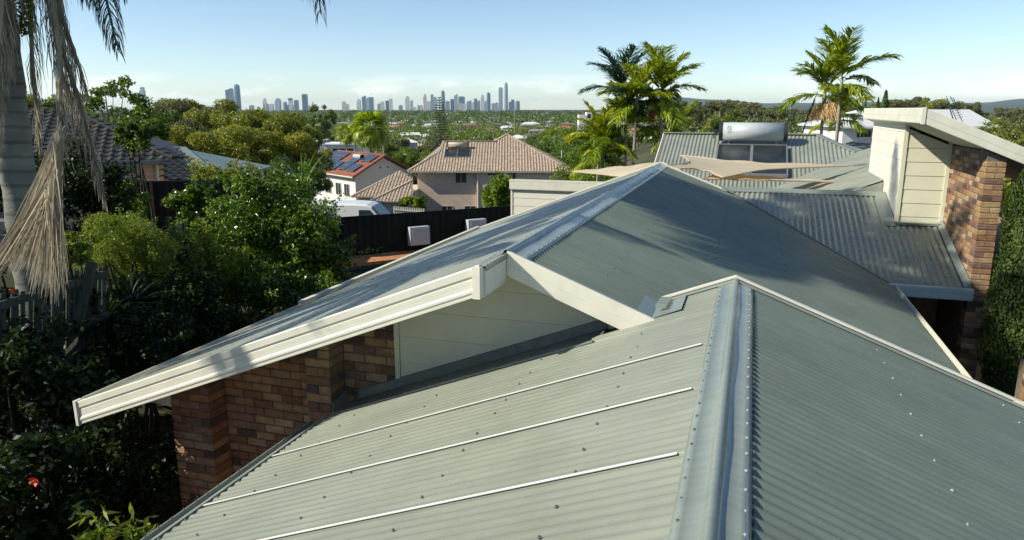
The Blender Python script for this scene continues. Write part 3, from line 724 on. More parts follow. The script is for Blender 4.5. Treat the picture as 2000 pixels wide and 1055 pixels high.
TW = [  # x, width, top, colour, crown, label
 (277, 9, 171, 'p', 'step', 'lone pale tower at the far left rising behind the open tree crown'),
 (448, 13, 173, 'b', 'slope', 'shorter of the two tall blue towers behind the left trees, slanted top'),
 (462, 12, 165, 'b', 'round', 'taller of the two tall blue towers behind the left trees, rounded top'),
 (491.5, 8, 206, 'g', 'flat', 'low grey block just right of the two tall blue towers'),
 (505, 5, 209, 'g', 'flat', 'tiny grey block peeping over the trees left of a thin pale tower'),
 (516.5, 6, 193, 'w', 'step', 'thin pale tower with a stepped top, first of the left cluster'),
 (522, 4, 203, 'g', 'flat', 'narrow grey tower against the right side of the first thin pale tower'),
 (530, 8, 203.5, 'w', 'flat', 'low white block with a level top in the left cluster'),
 (542.5, 10, 193, 'p', 'step', 'broad blue-grey tower with a stepped shoulder in the left cluster'),
 (556, 9, 199, 'g', 'round', 'grey round-topped tower left of the tower with the overhanging crown'),
 (567, 8, 191, 'w', 'crown', 'pale tower with a dark overhanging crown near the dark blue block'),
 (566, 12, 205, 'd', 'flat', 'low dark blue block in front of the tower with the overhanging crown'),
 (578.5, 8, 196, 'b', 'flat', 'plain blue tower between the crowned tower and the dark blue block'),
 (595, 9.5, 184.5, 'd', 'flat', 'dark blue slab tower with a square top, darkest of the skyline'),
 (604, 5, 206, 'g', 'slope', 'low grey wedge leaning on the dark blue slab'),
 (611, 2.5, 200, 'w', 'flat', 'needle-thin white tower beside the bushy hoop pine'),
 (671.7, 7, 199, 's', 'flat', 'sandy tower standing alone over the dark wood'),
 (679, 5, 204, 's', 'flat', 'shorter sandy tower beside the lone sandy tower'),
 (700.5, 7.5, 195, 'w', 'step', 'white and dark tower just left of the twin blue towers'),
 (711, 7.5, 187.5, 'b', 'slope', 'tall blue tower, left one of the twin blue pair'),
 (718, 5, 192, 'p', 'flat', 'narrow pale tower squeezed between the twin blue towers'),
 (724.5, 9, 190, 'b', 'crane', 'blue tower under construction with a crane on top, right of the twins'),
 (739.8, 5, 203, 'g', 'flat', 'narrow grey tower between the twins and the dark slab'),
 (746.6, 7, 199, 'w', 'flat', 'white tower with grey bands left of the narrow dark slab'),
 (756.5, 6.5, 197, 'd', 'flat', 'narrow dark slab left of the craned white tower'),
 (763, 6, 193, 'w', 'crane', 'slim white tower with a crane, right of the narrow dark slab'),
 (782.6, 7, 206, 'g', 'flat', 'low grey block alone left of the white two-tone tower'),
 (795.5, 8, 189, 'w', 'step', 'white two-tone tower with a dark waist'),
 (804, 5, 196, 'p', 'slope', 'slim pale tower with a sail-like top beside the two-tone tower'),
 (810, 6, 210, 'w', 'flat', 'very low white block right of the sail-topped tower'),
 (817.7, 4, 206, 'g', 'flat', 'small grey tower left of the small white one'),
 (823, 5, 206, 'w', 'flat', 'small white tower left of the tall unfinished pale tower'),
 (829.7, 6, 185, 's', 'step', 'tall unfinished pale tower with a bare frame top'),
 (837.5, 7, 198, 'w', 'flat', 'plain white block right of the tall unfinished tower'),
 (843.8, 5, 185, 'g', 'flat', 'tall narrow grey tower left of the tall pine'),
 (849.7, 6, 190, 'p', 'flat', 'pale tower partly behind the tall pine'),
 (865, 7.5, 177, 'b', 'round', 'tall curved blue tower just right of the tall pine'),
 (874, 8, 198, 'g', 'flat', 'grey block right of the tall curved tower'),
 (883.4, 7, 194, 'd', 'flat', 'dark grey tower left of the leaning pale tower'),
 (890.6, 7.5, 184.5, 'p', 'slope', 'tall pale blue tower with a bowed side'),
 (901.7, 12, 189, 'b', 'flat', 'broad blue tower with a level top in the centre cluster'),
 (899, 9, 202, 's', 'flat', 'sandy block in front of the broad blue tower'),
 (907.5, 6, 203, 'w', 'flat', 'white block at the foot of the broad blue tower'),
 (916.7, 10, 197, 'g', 'slope', 'grey tower with a slanting top right of the broad blue tower'),
 (924, 4, 200, 'w', 'flat', 'thin white tower left of a blue-grey pair'),
 (929, 6, 193, 'b', 'flat', 'blue-grey tower, taller one of a close pair'),
 (935, 6, 197, 'g', 'flat', 'grey tower, shorter one of a close pair'),
 (942.4, 6.5, 186, 'w', 'step', 'white tower with dark bands left of the round-topped blue tower'),
 (945.5, 8, 199, 'w', 'flat', 'low white block at the foot of the dark-banded tower'),
 (949, 5, 198, 'p', 'flat', 'small pale tower left of the round-topped blue tower'),
 (954, 8, 181, 'b', 'round', 'round-topped blue tower left of the two tallest'),
 (967, 14, 201, 'p', 'slope', 'wide low tower with a rising roofline left of the two tallest'),
 (978, 8, 171.5, 'p', 'flat', 'second tallest tower of the right cluster, flat-topped and pale green'),
 (988, 8, 161.5, 'p', 'round', 'tallest tower of the whole skyline with a rounded top'),
 (996.8, 7, 199, 'b', 'crane', 'low blue tower with a thin mast right of the tallest'),
 (1001.5, 6, 195, 'b', 'flat', 'narrow blue tower near the right end of the skyline'),
 (1010, 11, 197, 'g', 'round', 'broad grey tower closing the skyline on the right')]
for (x, w, top, c, crown, lab) in TW:
    D = CITY + rnd.uniform(-500, 500); p = QY(x, top, D); W = w / 1420 * D * .98; h = p.z + 27
    t = empty('tower_block', (p.x, D, -27), lab, 'tower', 'towers of the far skyline')
    mb = MB(); dp = W * .9; body = h
    if crown == 'flat':
        mb.box(-W / 2, W / 2, -dp / 2, dp / 2, 0, h); mb.build('body', TM[c], t)
        MB().box(-W * .22, W * .25, -dp / 4, dp / 4, h, h + 5).build('plant_room', M_CONC, t)
    elif crown == 'step':
        mb.box(-W / 2, W / 2, -dp / 2, dp / 2, 0, h * .86); mb.box(-W * .3, W * .42, -dp * .4, dp * .4, h * .86, h); mb.build('body', TM[c], t)
        MB().box(-W * .12, W * .2, -dp * .2, dp * .2, h, h + 8).build('plant_room', M_CONC, t)
    elif crown == 'slope':
        mb.prism([(-W / 2, -dp / 2, 0), (W / 2, -dp / 2, 0), (W / 2, dp / 2, 0), (-W / 2, dp / 2, 0)], [(-W / 2, -dp / 2, h * .93), (W * .42, -dp / 2, h), (W * .42, dp / 2, h), (-W / 2, dp / 2, h * .93)]); mb.build('body', TM[c], t)
        MB().box(W * .1, W * .3, -2, 2, h * .9, h + 9).build('mast', M_CONC, t)
    elif crown == 'round':
        n = 12; sec = lambda s: [(s * W / 2 * cos(2 * pi * k / n), s * dp / 2 * sin(2 * pi * k / n)) for k in range(n)]
        lv = [(0, 1), (h * .55, 1.0), (h * .9, .93), (h * .96, .8), (h, .5)]
        for (za, sa), (zb, sb) in zip(lv, lv[1:]): mb.prism([(a, b, za) for a, b in sec(sa)], [(a, b, zb) for a, b in sec(sb)])
        mb.build('body', TM[c], t); MB().box(-3, 3, -3, 3, h, h + 10).build('mast', M_CONC, t)
    elif crown == 'crown':
        mb.box(-W * .42, W * .42, -dp * .4, dp * .4, 0, h * .93); mb.build('body', TM[c], t)
        MB().box(-W / 2, W / 2, -dp / 2, dp / 2, h * .84, h * .94).build('crown', TM['d'], t); MB().box(-W * .3, W * .3, -dp * .3, dp * .3, h * .94, h).build('plant_room', M_CONC, t)
    elif crown == 'crane':
        mb.box(-W / 2, W / 2, -dp / 2, dp / 2, 0, h); mb.build('body', TM[c], t)
        k = MB().beam((0, 0, h), (0, 0, h + 34), 3.5, 3.5); k.beam((-14, 0, h + 24), (22, 0, h + 44), 3, 3); k.build('crane', M_CRANE, t)

# ------------------------------------------------------------------ suburb houses on the plain
WALLS = [mat('render_wall', c, rough=.9, scale=.5) for c in ((.72, .70, .64), (.6, .52, .4), (.42, .28, .2), (.75, .74, .72))]
ROOFS = {'grey': mat('far_grey_roof', (.26, .27, .28), rough=.8, scale=1), 'terracotta': mat('far_red_roof', (.42, .16, .09), rough=.8, scale=1),
         'white': mat('far_white_roof', (.85, .85, .83), rough=.6, scale=1), 'brown': mat('far_brown_roof', (.24, .16, .12), rough=.8, scale=1)}
M_WIN = mat('dark_window_glass', (.03, .04, .05), rough=.15, spec=.6)
def far_house_mesh(wall, roof, W, D, H, gable):
    mb = MB(); me = bpy.data.meshes.new('suburb_house'); e = .6; r = D * .5 * .42
    mb.box(-W / 2, W / 2, -D / 2, D / 2, -3, H); nw = 6
    g = 0 if gable else D * .45
    b = [(-W / 2 - e, -D / 2 - e, H), (W / 2 + e, -D / 2 - e, H), (W / 2 + e, D / 2 + e, H), (-W / 2 - e, D / 2 + e, H)]; n = len(mb.v)
    mb.v += b + [(-W / 2 - e + g, 0, H + r), (W / 2 + e - g, 0, H + r)]
    mb.f += [(n, n + 1, n + 5, n + 4), (n + 2, n + 3, n + 4, n + 5), (n + 1, n + 2, n + 5), (n + 3, n, n + 4), (n + 3, n + 2, n + 1, n)]; nr = 5
    for k in range(4):
        x = -W / 2 + W * (k + .5) / 4
        for zz in ((.8,) if H < 4 else (.8, 3.4)): mb.box(x - .7, x + .7, -D / 2 - .04, -D / 2 + .1, zz, zz + 1.2)
    me.from_pydata(mb.v, [], mb.f); me.materials.append(wall); me.materials.append(roof); me.materials.append(M_WIN)
    idx = [0] * nw + [1] * nr + [2] * (len(mb.f) - nw - nr); me.polygons.foreach_set('material_index', idx); me.update(); return me
HM = []
for i in range(16):
    rk = ('grey', 'white', 'grey', 'brown', 'white', 'grey', 'terracotta' if i < 8 else 'grey', 'brown')[i % 8]
    HM.append((rk, far_house_mesh(WALLS[i % 4], ROOFS[rk], rnd.uniform(12, 19), rnd.uniform(8, 11), 3 if i % 3 else 5.4, i % 4 == 1)))
houses = []
tries = 0
def zone(X, Y):
    px = 1000 + X / Y * 1454
    for lim, w in ((560, 'beyond the left hill trees'), (680, 'beyond the red solar-panelled roof'), (790, 'around the shaggy fan palm'), (880, 'left of the Norfolk pine foot'), (960, 'right behind the sandy rooftop heater'), (1030, 'beyond the peak of the sandy roof'), (1130, 'left of the white three-level block'), (1330, 'behind the golden palm clump'),
                   (1470, 'just right of the golden palm clump'), (1560, 'above the grey water heater tank'), (1700, 'around the two tall slender palms'), (1850, 'above the cream raised gable'), (1930, 'right of the rooftop aerial')):
        if px < lim: return w
    return 'toward the right edge'
HLAB = {'grey': 'far suburb house with a grey roof half hidden by trees', 'white': 'far suburb house with a pale metal roof half hidden by trees',
        'terracotta': 'far suburb house with a red tiled roof half hidden by trees', 'brown': 'far suburb house with a brown tiled roof half hidden by trees'}
while len(houses) < 190 and tries < 5000:
    tries += 1; Y = 135 + 1450 * rnd.random() ** 1.35; X = Y * rnd.uniform(-.36, .20)
    if any((X - a) ** 2 + (Y - b) ** 2 < 21 ** 2 for a, b in houses): continue
    if Y < 250 and (X / Y > .08 or X / Y < -.28): continue
    houses.append((X, Y)); rk, me = rnd.choice(HM); z = gz_(X, Y)
    o = link('suburb_house', me, None, (X, Y, z + .2), rz=rnd.uniform(-.5, .5) + (pi / 2 if rnd.random() < .4 else 0))
    tag(o, HLAB[rk].replace('far suburb house', ('distant' if Y > 650 else 'middling' if Y > 330 else 'nearer') + ' house').replace('half hidden by trees', zone(X, Y)), 'house', rk + ' roofed houses of the far suburb')
# rooftops too far off to count
def far_roofs(n, y0, y1, m, seed):
    rg = np.random.default_rng(seed); mb = MB()
    for k in range(n):
        Y = rg.uniform(y0, y1); X = Y * rg.uniform(-.42, .24); z = float(ground(X, Y)) + rg.uniform(4, 9); w = rg.uniform(6, 13); d = rg.uniform(4, 8)
        mb.prism([(X - w, Y - d, z - 8), (X + w, Y - d, z - 8), (X + w, Y + d, z - 8), (X - w, Y + d, z - 8)], [(X - w * .96, Y - d, z), (X + w * .96, Y - d, z), (X + w * .5, Y + d, z + 1.6), (X - w * .5, Y + d, z + 1.6)])
    o = mb.build('distant_rooftops', m); o['kind'] = 'stuff'
far_roofs(170, 850, 2400, ROOFS['white'], 1); far_roofs(110, 850, 2200, ROOFS['grey'], 2); far_roofs(60, 700, 1800, ROOFS['brown'], 3); far_roofs(90, 1500, 4200, WALLS[3], 4)
# two nearer pale buildings picked out between the trees
def flat_house(px0, px1, ptop, Y, h, lab, name='flat_roofed_house'):
    a = QY(px0, ptop, Y); b = QY(px1, ptop, Y); t = empty(name, ((a.x + b.x) / 2, Y, a.z - h), lab, 'house'); W = b.x - a.x
    MB().box(-W / 2, W / 2, 0, 9, -4, h).build('walls', WALLS[3], t)
    MB().box(-W / 2 - .4, W / 2 + .4, -.5, 9.4, h, h + .3).build('roof', ROOFS['white'], t)
    for k in range(4):
        w = MB().box(-.8, .8, -.05, .08, h - 2.1, h - .9).build('window', M_WIN, t, loc=(-W / 2 + W * (k + .5) / 4, 0, 0))
    return t
flat_house(633, 690, 283, 175, 4.2, 'long flat-roofed white house between tree clumps behind the solar-panelled roof')
flat_house(585, 622, 277, 190, 4.5, 'small pale house with a brown roof edge left of the long white house', 'suburb_house')
# white three-level block on the right-hand slope
p = QY(1131, 221, 330); q = QY(1182, 221, 330)
t = empty('apartment_block', (p.x, 330, p.z - 9), 'white three-level block with dark balcony recesses on the wooded slope beside the palms', 'apartment block')
W = q.x - p.x
MB().box(0, W * .3, -1, 8, -3, 8.2).build('stair_wing', WALLS[3], t); MB().box(W * .3, W, 0, 8, -3, 9.3).build('body', WALLS[3], t)
for l in range(3):
    for k in range(4):
        x0 = W * .33 + k * W * .165
        MB().box(x0, x0 + W * .13, -.05, .3, l * 3 + .9, l * 3 + 2.6).build('balcony_opening', M_WIN, t)
    MB().box(W * .3, W + .3, -1.4, 0, l * 3 + .1, l * 3 + .7).build('balcony', WALLS[3], t)
# ------------------------------------------------------------------ tiled roofs
def tile_rows(name, parent, poly, O, ax, up, w, h, m, single=0, roll=.035, lip=.028, stuff_name='roof_tiles'):
    """concrete tiles on a sloping plane. poly: corners in (a,b) plane units, O origin, ax across, up upslope"""
    ax = Vector(ax).normalized(); up = Vector(up).normalized(); nn = ax.cross(up).normalized()
    if nn.z < 0: nn = -nn
    A = [p[0] for p in poly]; B = [p[1] for p in poly]
    def inside(a, b):
        c = False; n = len(poly)
        for i in range(n):
            (x1, y1), (x2, y2) = poly[i], poly[(i + 1) % n]
            if (y1 > b) != (y2 > b) and a < (x2 - x1) * (b - y1) / (y2 - y1) + x1: c = not c
        return c
    seg = 6; prof = [(i / seg, roll * (.5 - .5 * cos(2 * pi * min(1, (i / seg) / .72)))) for i in range(seg + 1)]
    V = []; F = []
    for (t, z) in prof: V += [ax * (t * w) + nn * (z + lip) + up * 0, ax * (t * w) + nn * (z + .004) + up * (h * 1.08), ax * (t * w) + nn * (z - .006)]
    for i in range(seg): s = i * 3; F += [(s, s + 3, s + 4, s + 1), (s + 2, s + 5, s + 3, s)]
    spots = []
    b = min(B); r = 0
    while b < max(B):
        a = min(A)
        while a < max(A):
            if inside(a + w / 2, b + h / 2): spots.append(Vector(O) + ax * a + up * b)
            a += w
        b += h; r += 1
    tv = np.array([tuple(v) for v in V]); quads = np.array(F)
    base = tv[quads.ravel()]
    loc_me = mesh('roof_tile', V, F, m, smooth=False)
    org = parent.location if parent.parent is None else parent.location + parent.parent.location
    if single:
        spots.sort(key=lambda s: (s + Vector(org)).length); near, rest = spots[:single], spots[single:]
        for s in near: link('roof_tile', loc_me, parent, s)
    else: rest = spots
    if rest:
        R = np.array([tuple(s) for s in rest]); big = (base[None] + R[:, None]).reshape(-1, 3)
        o = link(stuff_name, bulk(stuff_name, big, 4, m), parent); o['kind'] = 'stuff'
M_TILE = mat('sandy_concrete_tiles', (.36, .28, .20), rough=.9, spec=.2, var=.35, scale=3, col2=(.55, .44, .34), island=.18)
M_TILED = mat('charcoal_tiles', (.035, .036, .034), rough=.55, spec=.35, var=.3, scale=3, island=.25)
M_TILER = mat('orange_red_tiles', (.30, .115, .075), rough=.8, spec=.2, var=.3, scale=2, island=.2)
def brickwall_mat(name, c1, c2, mort, scale=1.0, rot=0):
    m = bpy.data.materials.new(name); m.use_nodes = True; N = m.node_tree.nodes; L = m.node_tree.links; b = N['Principled BSDF']
    tc = N.new('ShaderNodeTexCoord'); mp = N.new('ShaderNodeMapping'); mp.inputs['Rotation'].default_value = (pi / 2, 0, rot)
    br = N.new('ShaderNodeTexBrick'); br.inputs['Scale'].default_value = scale; br.inputs['Brick Width'].default_value = .48; br.inputs['Row Height'].default_value = .172
    br.inputs['Mortar Size'].default_value = .018; br.inputs['Color1'].default_value = (*c1, 1); br.inputs['Color2'].default_value = (*c2, 1); br.inputs['Mortar'].default_value = (*mort, 1)
    L.new(tc.outputs['Object'], mp.inputs[0]); L.new(mp.outputs[0], br.inputs['Vector']); L.new(br.outputs['Color'], b.inputs['Base Color']); b.inputs['Roughness'].default_value = .95
    return m
M_PINKBRICK = brickwall_mat('pink_brick', (.60, .45, .35), (.50, .36, .28), (.62, .54, .46))
M_GUT = mat('weathered_gutter', (.38, .36, .32), rough=.6, var=.15, scale=2)
M_FRAME = mat('window_frame', (.55, .53, .5), rough=.5)
M_GLASS = mat('window_glass', (.04, .05, .055), rough=.08, spec=.7)
def window(parent, x0, x1, z0, z1, y, panes=2, fm=None):
    w = MB(); f = .05
    w.box(x0, x1, y - .06, y + .05, z1 - f, z1); w.box(x0, x1, y - .08, y + .05, z0 - f, z0); w.box(x0, x0 + f, y - .06, y + .05, z0, z1 - f); w.box(x1 - f, x1, y - .06, y + .05, z0, z1 - f)
    for k in range(1, panes): xm = x0 + (x1 - x0) * k / panes; w.box(xm - f / 2, xm + f / 2, y - .05, y + .05, z0, z1 - f)
    o = w.build('window', fm or M_FRAME, parent)
    for k in range(panes):
        a = x0 + (x1 - x0) * k / panes + f / 2; b = x0 + (x1 - x0) * (k + 1) / panes - f / 2
        MB().box(a, b, y - .012, y + .01, z0, z1 - f).build('pane', M_GLASS, o)
    return o

# ---- sandy brick house in the middle distance
H1 = empty('brick_house', (0, 77, -11.5), 'two-storey pale pink brick house with sandy tiled roof and rooftop water heater', 'house')
o1 = Vector((0, 77, -11.5))
def rel(v): return tuple(Vector(v) - o1)
xL, xR = -10.0, 5.7; zE = -6.35 + 11.5
MB().box(xL, xR, .0, 12.0, -3, zE + .05).build('wall', M_PINKBRICK, H1)
MB().box(-3.75, xR, -.35, 0, -3, zE + .03).build('wall', M_PINKBRICK, H1)
# roof planes (relative coordinates): front eave at y=-.6
ex0, ex1, ey = -10.9, 6.3, -.62
ap = (-.6, 8.0, zE + 3.5); rl = (-7.7, 6.35, zE + 2.75); rr = (-2.0, 6.35, zE + 2.75)
t1 = part('roof', H1)
slope = Vector((0, 8.0 - ey, 3.5)).normalized()
L_ = Vector((0, 8.0 - ey, 3.5)).length; L2 = L_ * (2.75 / 3.5)
tile_rows('roof', t1, [(0, 0), (ex1 - ex0, 0), (ap[0] - ex0, L_), (rr[0] - ex0 + .3, L2), (rl[0] - ex0, L2), (rl[0] - ex0 - .35, L2 * .62)], (ex0, ey, zE), (1, 0, 0), slope, .31, .34, M_TILE, roll=.065, lip=.04)
# right hip plane, darker in the glancing light
hx = Vector((ap[0] - ex1, 0, 3.5)); sl = Vector((ap[0] - ex1, 0, 3.5)).normalized(); hl = hx.length
tile_rows('roof', t1, [(0, 0), (17.2, 0), (8.62 + 1.5, hl), (8.62, hl)], (ex1, ey, zE), (0, 1, 0), sl, .62, .34, M_TILE)
mb = MB()
for a, b in (((ex0, ey, zE), (rl[0] - .35, ey + (6.35 - ey) * .62, zE + 2.75 * .62)), ((rl[0] - .35, ey + (6.35 - ey) * .62, zE + 2.75 * .62), rl), (rl, rr), (rr, ap), (ap, (ex1, ey, zE)), (ap, (ap[0] + .3, 10.5, zE + 3.5))):
    A, B = Vector(a), Vector(b); n = max(2, int((B - A).length / .42))
    for k in range(n):
        p, q = A + (B - A) * (k / n), A + (B - A) * ((k + 1.08) / n); mb.beam(p + Vector((0, 0, .10)), q + Vector((0, 0, .075)), .26, .09)
o = mb.build('ridge_tiles', M_TILE, t1); o['kind'] = 'stuff'
MB().prism([(ex0, ey, zE - .05), (ex1, ey, zE - .05), (ex1, 13, zE - .05), (ex0, 13, zE - .05)], [(ex0, ey, zE - .02), (ex1, ey, zE - .02), (ex1, 13, zE - .02), (ex0, 13, zE - .02)]).build('soffit', M_FRAME, H1)
MB().prism([(ex0 + .1, ey + .1, zE), (ex1 - .1, ey + .1, zE), (ap[0], 8, ap[2] - .1), (rr[0], 6.35, rr[2] - .1), (rl[0], 6.35, rl[2] - .1)],
           [(ex0 + .1, ey + .14, zE), (ex1 - .1, ey + .14, zE), (ap[0], 8.05, ap[2] - .14), (rr[0], 6.4, rr[2] - .14), (rl[0], 6.4, rl[2] - .14)]).build('roof_deck', M_GUT, t1)
MB().prism([(ex1 - .1, ey + .1, zE), (ex1 - .1, 14, zE), (ap[0], 10, ap[2] - .1), (ap[0], 8, ap[2] - .1)], [(ex1 - .15, ey + .1, zE), (ex1 - .15, 14, zE), (ap[0] - .05, 10, ap[2] - .14), (ap[0] - .05, 8, ap[2] - .14)]).build('roof_deck', M_GUT, t1)
MB().box(ex0, ex1, ey - .13, ey, zE - .13, zE + .03).build('gutter', M_GUT, H1)
MB().box(ex1, ex1 + .12, ey - .1, 13, zE - .13, zE + .03).build('gutter', M_GUT, H1)
MB().tube([(-3.62, -.5, zE - .1), (-3.6, -.42, zE - .4), (-3.6, -.42, -1)], .055, 6).build('downpipe', M_CREAM, H1)
pz = lambda px, py: QY(px, py, 77) - o1
a, b = pz(889, 337), pz(912, 357); window(H1, a.x, b.x, b.z, a.z, 0, 2)
a, b = pz(993, 333), pz(1008, 355); window(H1, a.x, b.x, b.z, a.z, -.35, 2)
a, b = pz(952, 335.5), pz(983, 342); window(H1, a.x, b.x, b.z, a.z, -.35, 3)
a, b = pz(863, 402), pz(884, 415); window(H1, a.x, b.x, b.z - .6, a.z, 0, 2)
a, b = pz(907, 402), pz(930, 415); window(H1, a.x, b.x, b.z - .6, a.z, 0, 2)
# roof pipes
for (px, py) in ((952, 308), (990, 312), (1097, 300)):
    q = QY(px, py, 81) - o1; MB().tube([(q.x, q.y, q.z - .5), (q.x, q.y, q.z + .35)], .05, 6).build('vent_pipe', M_CREAM, H1)
# low garage wing of the same house, its roofs stepping down to the left
gz0 = QY(690, 387, 68).z
W1 = part('garage_wing', H1)
def relp(px, py, Y): return QY(px, py, Y) - o1
def tri_roof(pts, parent, w=.31, h=.34, m=None):
    A = Vector(pts[0]); ax = (Vector(pts[1]) - A).normalized(); n = ax.cross(Vector(pts[2]) - A).normalized(); up = n.cross(ax).normalized()
    if up.z < 0: up = -up
    poly = [((Vector(p) - A).dot(ax), (Vector(p) - A).dot(up)) for p in pts]
    tile_rows('roof', parent, poly, A, ax, up, w, h, m or M_TILE, roll=.065, lip=.04)
    MB().prism([Vector(p) - Vector((0, 0, .02)) for p in pts], [Vector(p) - Vector((0, 0, .06)) for p in pts]).build('roof_deck', M_GUT, parent)
P1, P2, P3 = relp(686, 388, 68), relp(806, 392, 68), relp(783, 336, 74)
A_ = relp(686, 385, 69); B_ = relp(760, 381, 69); C_ = relp(808, 352, 73); D_ = relp(782, 336, 75.5)
B_.z = A_.z
tri_roof([A_, B_, C_, D_], W1)
E_ = relp(722, 394, 66.5); F_ = relp(806, 392, 66.5); F_.z = E_.z; G_ = relp(806, 353, 71.5)
tri_roof([E_, F_, G_], W1)
for a, b in ((A_, D_), (E_, G_)): MB().beam(a + Vector((0, 0, .08)), b + Vector((0, 0, .08)), .24, .1).build('hip_cap', M_TILE, W1)
MB().box(A_.x + .5, -9.9, A_.y + .5 + 0, 4, -4, A_.z - .03).build('wall', mat('cream_render', (.62, .52, .38), rough=.9, scale=1), W1)
MB().box(E_.x + .4, F_.x, E_.y + .5, E_.y + 4, -4, E_.z - .03).build('wall', M_PINKBRICK, W1)
MB().beam(A_, B_, .12, .12).build('gutter', M_GUT, W1); MB().beam(E_, F_, .12, .12).build('gutter', M_GUT, W1)

# ---- solar water heaters
M_TANK = mat('tank_enamel', (.46, .50, .51), rough=.42, spec=.5, var=.04, coat=.2)
M_TANKB = mat('sandy_tank', (.55, .43, .35), rough=.45, var=.08)
M_BLACK = mat('black_end_cap', (.03, .032, .035), rough=.45, var=.1)
M_COLL = mat('collector_glass', (.025, .032, .035), rough=.25, spec=.4, var=.4, scale=3)
M_ALU = mat('aluminium_frame', (.5, .52, .53), rough=.35, metal=.7, var=.05)
def solar_heater(name, lab, base, rz, L, R, pw, ph, pitch, tm):
    "tank lying on the roof with two glazed collectors below it; base = point on the roof under the tank centre"
    t = empty(name, base, lab, 'solar water heater', rz=rz)
    S = Vector((0, -cos(pitch), -sin(pitch))); Nn = Vector((0, -sin(pitch), cos(pitch)))
    c = Nn * (R + .07)
    mb = MB(); mb.tube([c + Vector((x, 0, 0)) for x in (-L / 2 + .1, L / 2 - .1)], R, 32); o = mb.build('tank', tm, t, smooth=False)
    for p in o.data.polygons: p.use_smooth = len(p.vertices) == 4
    for s in (-1, 1):
        MB().tube([c + Vector((s * (L / 2 - .11), 0, 0)), c + Vector((s * (L / 2 - .01), 0, 0)), c + Vector((s * L / 2, 0, 0))], [R * 1.02, R * 1.02, R * .9], 28).build('end_cap', M_BLACK, t)
    b = MB()
    for x in (-L * .35, L * .35): b.beam(Vector((x, 0, 0)) + S * .3 + Nn * .03, Vector((x, 0, 0)) - S * .3 + Nn * .03, .05, .05, up=Nn); b.beam(Vector((x, 0, 0)) + Nn * .02, c + Vector((x, 0, -R)), .06, .06, up=(0, 1, 0))
    b.build('mounting_rails', M_ALU, t)
    for s in (-1, 1):
        cx = s * (pw / 2 + .02); o0 = Vector((cx, 0, 0)) + S * (R + .12) + Nn * .06; e = .025
        fr = MB()
        for (p, q) in ((Vector((-pw / 2, 0, 0)), Vector((pw / 2, 0, 0))), (Vector((-pw / 2, 0, 0)) + S * ph, Vector((pw / 2, 0, 0)) + S * ph), (Vector((-pw / 2, 0, 0)), Vector((-pw / 2, 0, 0)) + S * ph), (Vector((pw / 2, 0, 0)), Vector((pw / 2, 0, 0)) + S * ph)):
            fr.beam(o0 + p, o0 + q, .035, .09, up=Nn)
        fo = fr.build('collector', M_ALU, t)
        g = MB().prism([o0 + Vector((-pw / 2 + e, 0, 0)) + S * e, o0 + Vector((pw / 2 - e, 0, 0)) + S * e, o0 + Vector((pw / 2 - e, 0, 0)) + S * (ph - e), o0 + Vector((-pw / 2 + e, 0, 0)) + S * (ph - e)],
                       [o0 + Vector((-pw / 2 + e, 0, 0)) + S * e + Nn * .03, o0 + Vector((pw / 2 - e, 0, 0)) + S * e + Nn * .03, o0 + Vector((pw / 2 - e, 0, 0)) + S * (ph - e) + Nn * .03, o0 + Vector((-pw / 2 + e, 0, 0)) + S * (ph - e) + Nn * .03])
        g.build('glass', M_COLL, fo)
    return t, c
def Hs(u, v, z): return Vector((u * cos(TH) + v * sin(TH), -u * sin(TH) + v * cos(TH), z))
vt = 23.35; ut = .0
ut = .02
th, c = solar_heater('solar_water_heater', 'large grey solar water heater tank with two dark collectors on the rear corrugated roof', Hs(ut, vt, ZD - K * (VD - vt) + .04), -TH, 1.95, .27, .94, 1.95, math.atan(K), M_TANK)
# faint round emblem and letters on the tank: a thin printed ring and bars
M_PRINT = mat('printed_mark', (.20, .24, .27), rough=.5)
def on_tank(x, ang, r): return c + Vector((x, -sin(ang) * r, cos(ang) * r))
V = []; F = []; rr_ = .273
for k in range(20):
    a = 2 * pi * k / 20
    for q in (.055, .07): V.append(on_tank(-.67 + q * cos(a), 1.15 + q * sin(a) / rr_, rr_))
for k in range(20): F.append((k * 2, (k * 2 + 2) % 40, (k * 2 + 3) % 40, k * 2 + 1))
for (dx, w_, a0, a1) in ((-.70, .012, .95, 1.2), (-.68, .03, 1.15, 1.2), (-.655, .012, 1.0, 1.3), (-.64, .03, .98, 1.03), (-.72, .11, 1.52, 1.56), (-.74, .15, 1.66, 1.69)):
    s = len(V); V += [on_tank(dx, a0, rr_), on_tank(dx + w_, a0, rr_), on_tank(dx + w_, a1, rr_), on_tank(dx, a1, rr_)]; F.append((s, s + 1, s + 2, s + 3))
obj('emblem', V, F, M_PRINT, th)
b_ = MB(); b_.tube([c + Vector((-.97, .0, .0)), c + Vector((-1.1, 0, .02)), c + Vector((-1.12, -.1, -.2))], .022, 8); b_.cbox(c + Vector((-1.06, 0, -.02)), (.1, .12, .16)); b_.build('valve', M_BLACK, th)
yh = 81.6
zh = zE - 11.5 + (yh - 77 + .62) * 3.5 / 8.62
p = QY(895, 299, yh)
ht, c2 = solar_heater('solar_water_heater', 'sandy coloured water heater tank with two dusty collectors on the tiled roof', (p.x, yh, zh + .03), 0, 2.35, .30, 1.35, 2.0, math.atan(3.5 / 8.62), M_TANKB)
V = []; F = []
for k in range(7):
    x0 = -.95 + k * .13; s = len(V)
    for (dx, a) in ((0, 1.1), (.09, 1.1), (.09, 1.35), (0, 1.35)): V.append(c2 + Vector((x0 + dx, -sin(a) * .303, cos(a) * .303)))
    F.append((s, s + 1, s + 2, s + 3))
obj('lettering', V, F, M_PRINT, ht)
